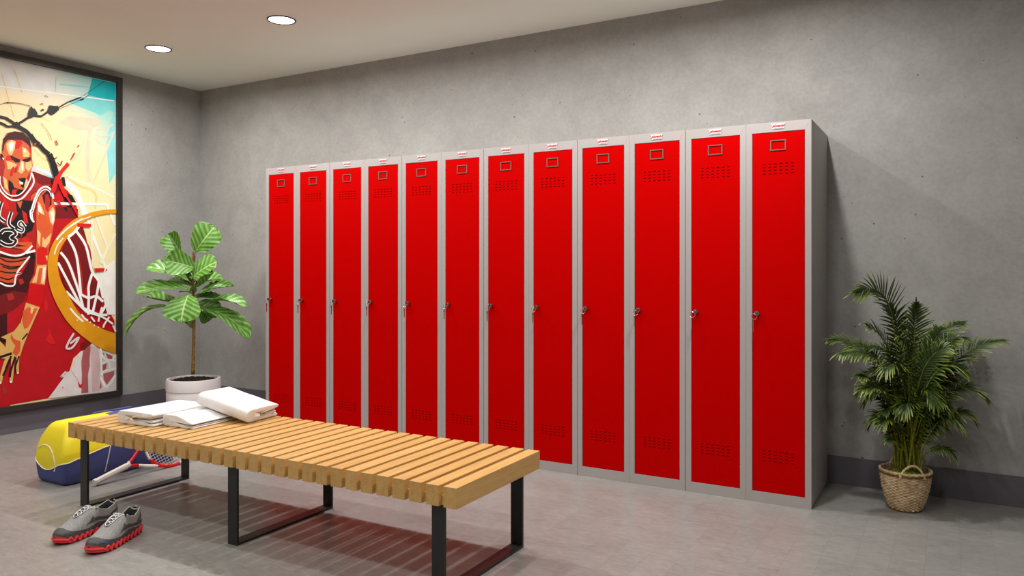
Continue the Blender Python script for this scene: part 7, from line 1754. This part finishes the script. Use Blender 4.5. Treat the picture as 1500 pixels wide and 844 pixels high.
('ink',[(-11040,21640,-10930,21690,-10940,21730,-11050,21680),(-10930,21690,-10770,21770,-10780,21800,-10940,21730),(-10770,21770,-10600,21840,-10610,21880,-10780,21800),(-10600,21840,-10450,21910,-10460,21950,-10610,21880),(-10450,21910,-10340,21970,-10350,22000,-10460,21950),(-10340,21970,-10250,22020,-10260,22060,-10350,22000),(-10250,22020,-10160,22070,-10170,22110,-10260,22060),(-10160,22070,-10040,22110,-10040,22150,-10170,22110),(-10040,22110,-9860,22140,-9860,22180,-10040,22150),(-9860,22140,-9660,22170,-9660,22210,-9860,22180),(-9660,22170,-9450,22190,-9440,22230,-9660,22210),(-9450,22190,-9250,22200,-9240,22240,-9440,22230),(-9250,22200,-9050,22200,-9040,22240,-9240,22240),(-9050,22200,-8850,22190,-8850,22220,-9040,22240),(-8850,22190,-8680,22170,-8670,22210,-8850,22220),(-8680,22170,-8560,22160,-8550,22200,-8670,22210)]),
('ink',[(-10130,22120,-10010,22190,-9860,22150,-10010,22080)]),
('ink',[(-7860,22040,-7720,22150,-7640,22050,-7780,21950)]),
('ink',[(-9700,20740,-9460,20970,-9210,20810,-9300,20570,-9610,20520)]),
('ink',[(-9590,20600,-9530,20570,-9420,20810,-9490,20840),(-9530,20570,-9430,20540,-9330,20780,-9420,20810),(-9430,20540,-9330,20500,-9230,20740,-9330,20780),(-9330,20500,-9240,20460,-9120,20700,-9230,20740),(-9240,20460,-9140,20430,-9030,20660,-9120,20700),(-9140,20430,-9050,20390,-8930,20620,-9030,20660),(-9050,20390,-8960,20340,-8830,20570,-8930,20620),(-8960,20340,-8890,20300,-8740,20520,-8830,20570),(-8890,20300,-8830,20250,-8660,20450,-8740,20520),(-8830,20250,-8770,20190,-8580,20380,-8660,20450),(-8770,20190,-8710,20130,-8530,20310,-8580,20380),(-8710,20130,-8670,20080,-8490,20270,-8530,20310)]),
('ink',[(-8710,20110,-8660,20030,-8400,20250,-8450,20320),(-8660,20030,-8590,19930,-8330,20150,-8400,20250),(-8590,19930,-8500,19810,-8250,20040,-8330,20150),(-8500,19810,-8410,19700,-8180,19960,-8250,20040),(-8410,19700,-8310,19620,-8110,19900,-8180,19960),(-8310,19620,-8200,19550,-8020,19840,-8110,19900),(-8200,19550,-8110,19490,-7930,19790,-8020,19840),(-8110,19490,-8050,19460,-7870,19750,-7930,19790)]),
('ink',[(-8060,19500,-8000,19430,-7790,19650,-7860,19710),(-8000,19430,-7910,19340,-7710,19550,-7790,19650),(-7910,19340,-7810,19230,-7610,19450,-7710,19550),(-7810,19230,-7710,19140,-7520,19370,-7610,19450),(-7710,19140,-7620,19070,-7450,19320,-7520,19370),(-7620,19070,-7520,19010,-7360,19270,-7450,19320),(-7520,19010,-7440,18970,-7290,19220,-7360,19270),(-7440,18970,-7390,18940,-7230,19190,-7290,19220)]),
('ink',[(-7490,18960,-7460,18880,-7090,19080,-7130,19160),(-7460,18880,-7410,18760,-7040,18970,-7090,19080),(-7410,18760,-7350,18630,-6980,18830,-7040,18970),(-7350,18630,-7300,18520,-6930,18710,-6980,18830),(-7300,18520,-7260,18400,-6890,18590,-6930,18710),(-7260,18400,-7220,18280,-6840,18470,-6890,18590),(-7220,18280,-7180,18180,-6800,18360,-6840,18470),(-7180,18180,-7150,18100,-6770,18280,-6800,18360)]),
('ink',[(-7220,18230,-7190,18110,-6760,18280,-6790,18390),(-7190,18110,-7140,17950,-6710,18110,-6760,18280),(-7140,17950,-7100,17780,-6670,17940,-6710,18110),(-7100,17780,-7060,17640,-6630,17820,-6670,17940),(-7060,17640,-7030,17550,-6610,17750,-6630,17820),(-7030,17550,-7000,17490,-6590,17710,-6610,17750),(-7000,17490,-6980,17450,-6580,17680,-6590,17710),(-6980,17450,-6970,17420,-6560,17660,-6580,17680)]),
('ink',[(-6990,18720,-6750,18870,-6780,18920,-7010,18770)]),
('ink',[(-6790,18510,-6740,18470,-6700,18510,-6750,18560),(-6740,18470,-6680,18410,-6640,18450,-6700,18510),(-6680,18410,-6600,18350,-6570,18400,-6640,18450),(-6600,18350,-6520,18340,-6540,18390,-6570,18400),(-6520,18340,-6460,18410,-6520,18430,-6540,18390),(-6460,18410,-6430,18510,-6480,18520,-6520,18430),(-6430,18510,-6400,18620,-6460,18630,-6480,18520),(-6400,18620,-6380,18690,-6440,18700,-6460,18630)]),
('ink',[(-6490,17530,-6250,17570,-6200,17240,-6130,16920,-6370,16980)]),
('ink',[(-7120,17380,-6850,17410,-6920,17010,-7120,17070)]),
('ink',[(-8370,19700,-8150,19770,-8220,19490,-8370,19510)]),
('ink',[(-7860,21140,-7770,21040,-7750,21060,-7840,21150),(-7770,21040,-7640,20890,-7630,20910,-7750,21060),(-7640,20890,-7510,20730,-7490,20750,-7630,20910),(-7510,20730,-7400,20580,-7380,20600,-7490,20750),(-7400,20580,-7310,20430,-7290,20450,-7380,20600),(-7310,20430,-7240,20270,-7210,20290,-7290,20450),(-7240,20270,-7170,20130,-7150,20140,-7210,20290),(-7170,20130,-7130,20030,-7110,20040,-7150,20140)]),
('ink',[(-7600,23080,-7400,22980,-7380,23020,-7570,23120)]),
('redb',[(-6870,17580,-6890,17520,-6600,17450,-6580,17510),(-6890,17520,-6920,17440,-6630,17370,-6600,17450),(-6920,17440,-6950,17340,-6660,17270,-6630,17370),(-6950,17340,-6990,17210,-6700,17140,-6660,17270),(-6990,17210,-7050,17020,-6760,16960,-6700,17140),(-7050,17020,-7120,16800,-6820,16730,-6760,16960),(-7120,16800,-7180,16580,-6890,16510,-6820,16730),(-7180,16580,-7220,16430,-6930,16360,-6890,16510)]),
('redb',[(-6850,17440,-6790,17300,-6550,17420,-6610,17560),(-6790,17300,-6710,17090,-6470,17210,-6550,17420),(-6710,17090,-6620,16870,-6370,16990,-6470,17210),(-6620,16870,-6530,16670,-6290,16800,-6370,16990),(-6530,16670,-6450,16500,-6210,16640,-6290,16800),(-6450,16500,-6370,16350,-6130,16490,-6210,16640),(-6370,16350,-6300,16220,-6060,16360,-6130,16490),(-6300,16220,-6250,16130,-6010,16270,-6060,16360)]),
('redb',[(-6230,16230,-6130,16090,-6020,16170,-6120,16310),(-6130,16090,-5990,15890,-5880,15970,-6020,16170),(-5990,15890,-5830,15670,-5730,15740,-5880,15970),(-5830,15670,-5700,15470,-5590,15540,-5730,15740),(-5700,15470,-5590,15300,-5480,15370,-5590,15540),(-5590,15300,-5490,15130,-5380,15200,-5480,15370),(-5490,15130,-5400,14980,-5290,15060,-5380,15200),(-5400,14980,-5340,14880,-5230,14960,-5290,15060)]),
('redb',[(-6650,17290,-6600,17400,-6830,17500,-6880,17390),(-6600,17400,-6520,17550,-6750,17650,-6830,17500),(-6520,17550,-6440,17710,-6660,17820,-6750,17650),(-6440,17710,-6340,17870,-6560,18000,-6660,17820),(-6340,17870,-6230,18030,-6430,18170,-6560,18000),(-6230,18030,-6090,18200,-6290,18350,-6430,18170),(-6090,18200,-5960,18360,-6160,18510,-6290,18350),(-5960,18360,-5870,18470,-6070,18630,-6160,18510)]),
('redb',[(-5730,18880,-5480,19360,-5570,19390,-5810,18910)]),
('redb',[(-5310,19970,-5160,19990,-5260,19820)]),
('redb',[(-6900,20050,-6770,19750,-6680,19800,-6820,20100)]),
('redb',[(-7880,22490,-7730,22520,-7720,22400,-7820,22420)]),
('redb',[(-8310,19690,-8160,19710,-8210,19530,-8300,19520)]),
('redb',[(-6850,15820,-6610,15920,-6490,15530,-6650,15600)]),
('redb',[(-6130,17600,-6050,17610,-6070,17490)])]

# ---------------------------------------------------------------- framed poster on the left wall
PY1, PY0, PZ0, PZ1 = -0.236, -1.750, 0.190, 2.508
poster = thing('framed_poster', 'tall black-framed poster of a shouting basketball player and an orange hoop on the left wall', 'poster', (LX, (PY0 + PY1) / 2, PZ0 - 0.04))
org = Vector((LX, (PY0 + PY1) / 2, PZ0 - 0.04))
bm = bmesh.new()
w = 0.040
XF = 0.042
o4 = [(PY0 - w, PZ0 - w), (PY1 + w, PZ0 - w), (PY1 + w, PZ1 + w), (PY0 - w, PZ1 + w)]
i4 = [(PY0, PZ0), (PY1, PZ0), (PY1, PZ1), (PY0, PZ1)]
for k in range(4):
    q = [o4[k], o4[(k + 1) % 4], i4[(k + 1) % 4], i4[k]]
    prism(bm, [(p[0] - org.y, p[1] - org.z) for p in q], 'x', 0.0, XF)
bmesh.ops.remove_doubles(bm, verts=bm.verts, dist=1e-5)
build('frame', bm, M_FRAME, poster)
INK = {'haze': (222, 220, 214), 'lilac': (206, 206, 214), 'teal': (20, 176, 184), 'teal2': (126, 208, 206), 'aqua': (142, 206, 208), 'rosy': (230, 200, 172), 'tan': (232, 198, 140), 'white': (244, 242, 238),
       'red': (186, 14, 26), 'maroon': (120, 18, 24), 'cream': (234, 204, 146), 'black': (26, 18, 20), 'offw': (240, 236, 228), 'pale': (240, 232, 206), 'dark': (66, 12, 18), 'redm': (168, 40, 38), 'redb': (212, 26, 24),
       'jersey': (176, 28, 24), 'skin': (206, 96, 52), 'hair': (62, 18, 18), 'orange': (214, 88, 44), 'sand': (236, 188, 120), 'sand2': (216, 172, 96), 'skin2': (214, 92, 50), 'orange2': (202, 78, 42), 'band': (206, 4, 14),
       'splash': (224, 214, 212), 'blush': (176, 92, 94), 'blush2': (214, 184, 182), 'hoop': (222, 150, 20), 'ink': (24, 22, 30)}
names = list(INK)
mats = [m_printbase()] + [NT('ink_' + k) for k in names]
for k, nt in zip(names, mats[1:]):
    c = rgb(*INK[k])
    f = nt.noise(nt.coords(), 14, 4)
    nt.base(nt.ramp(f, [(0.3, tuple(x * 0.93 for x in c[:3]) + (1,)), (0.7, tuple(min(1, x * 1.05) for x in c[:3]) + (1,))]))
    nt.set(Roughness=0.5)
    nt.b.inputs['Specular IOR Level'].default_value = 0.3
mats = [mats[0]] + [nt.m for nt in mats[1:]]
bm = bmesh.new()
x0 = 0.018
prism(bm, [(p[0] - org.y, p[1] - org.z) for p in i4], 'x', 0.004, x0)
bmesh.ops.recalc_face_normals(bm, faces=bm.faces)
xx = x0
for col, polys in ART:
    xx += 0.00004
    mi = names.index(col) + 1
    for pl in polys:
        P2 = [Vector((pl[i] / 1e4 - org.y, pl[i + 1] / 1e4 - org.z, 0)) for i in range(0, len(pl), 2)]
        vs = [bm.verts.new((xx, p.x, p.y)) for p in P2]
        for t in tessellate_polygon([P2]):
            a, b, c = (vs[i] for i in t)
            nx = (b.co - a.co).cross(c.co - a.co).x
            if abs(nx) < 1e-10:
                continue
            try:
                f = bm.faces.new((a, b, c) if nx > 0 else (a, c, b))
                f.material_index = mi
            except ValueError:
                pass
build('print', bm, mats, poster, recalc=False)

# ---------------------------------------------------------------- ceiling downlights
def downlight(x, y, label):
    t = thing('ceiling_downlight', label, 'downlight', (x, y, CEIL), 0, 'round ceiling downlights')
    bm = bmesh.new()
    prof = [(0.0845, 0.0), (0.0845, -0.004), (0.082, -0.006), (0.076, -0.006), (0.0735, -0.002), (0.0735, 0.0)]
    lathe(bm, prof, 56)
    build('rim', bm, M_RIMB, t, smooth=True, angle=40)['label'] = 'thin black rim'
    bm = bmesh.new()
    lathe(bm, [(0.0, -0.0016), (0.06, -0.0016), (0.0737, -0.0012)], 56)
    bmesh.ops.remove_doubles(bm, verts=bm.verts, dist=1e-5)
    build('diffuser', bm, M_GLOW, t, smooth=True, recalc=False)
    return t
downlight(-4.09, -0.450, 'glowing round ceiling downlight nearer the poster wall')
downlight(-2.914, -0.462, 'glowing round ceiling downlight farther from the poster wall, higher in the photo')
for x, y, watt in SPOTS:  # beams of the downlights and of the added fill lamps
    ld = bpy.data.lights.new('downlight_and_fill_beam', 'AREA')
    ld.shape = 'DISK'
    ld.size = 2 * SPOT_RADIUS
    ld.energy = watt
    ld.color = SPOT_COLOR
    ld.spread = R(SPOT_SPREAD)
    lo = bpy.data.objects.new('downlight_and_fill_beam', ld)
    COL.objects.link(lo)
    lo.location = (x, y, CEIL - 0.008)
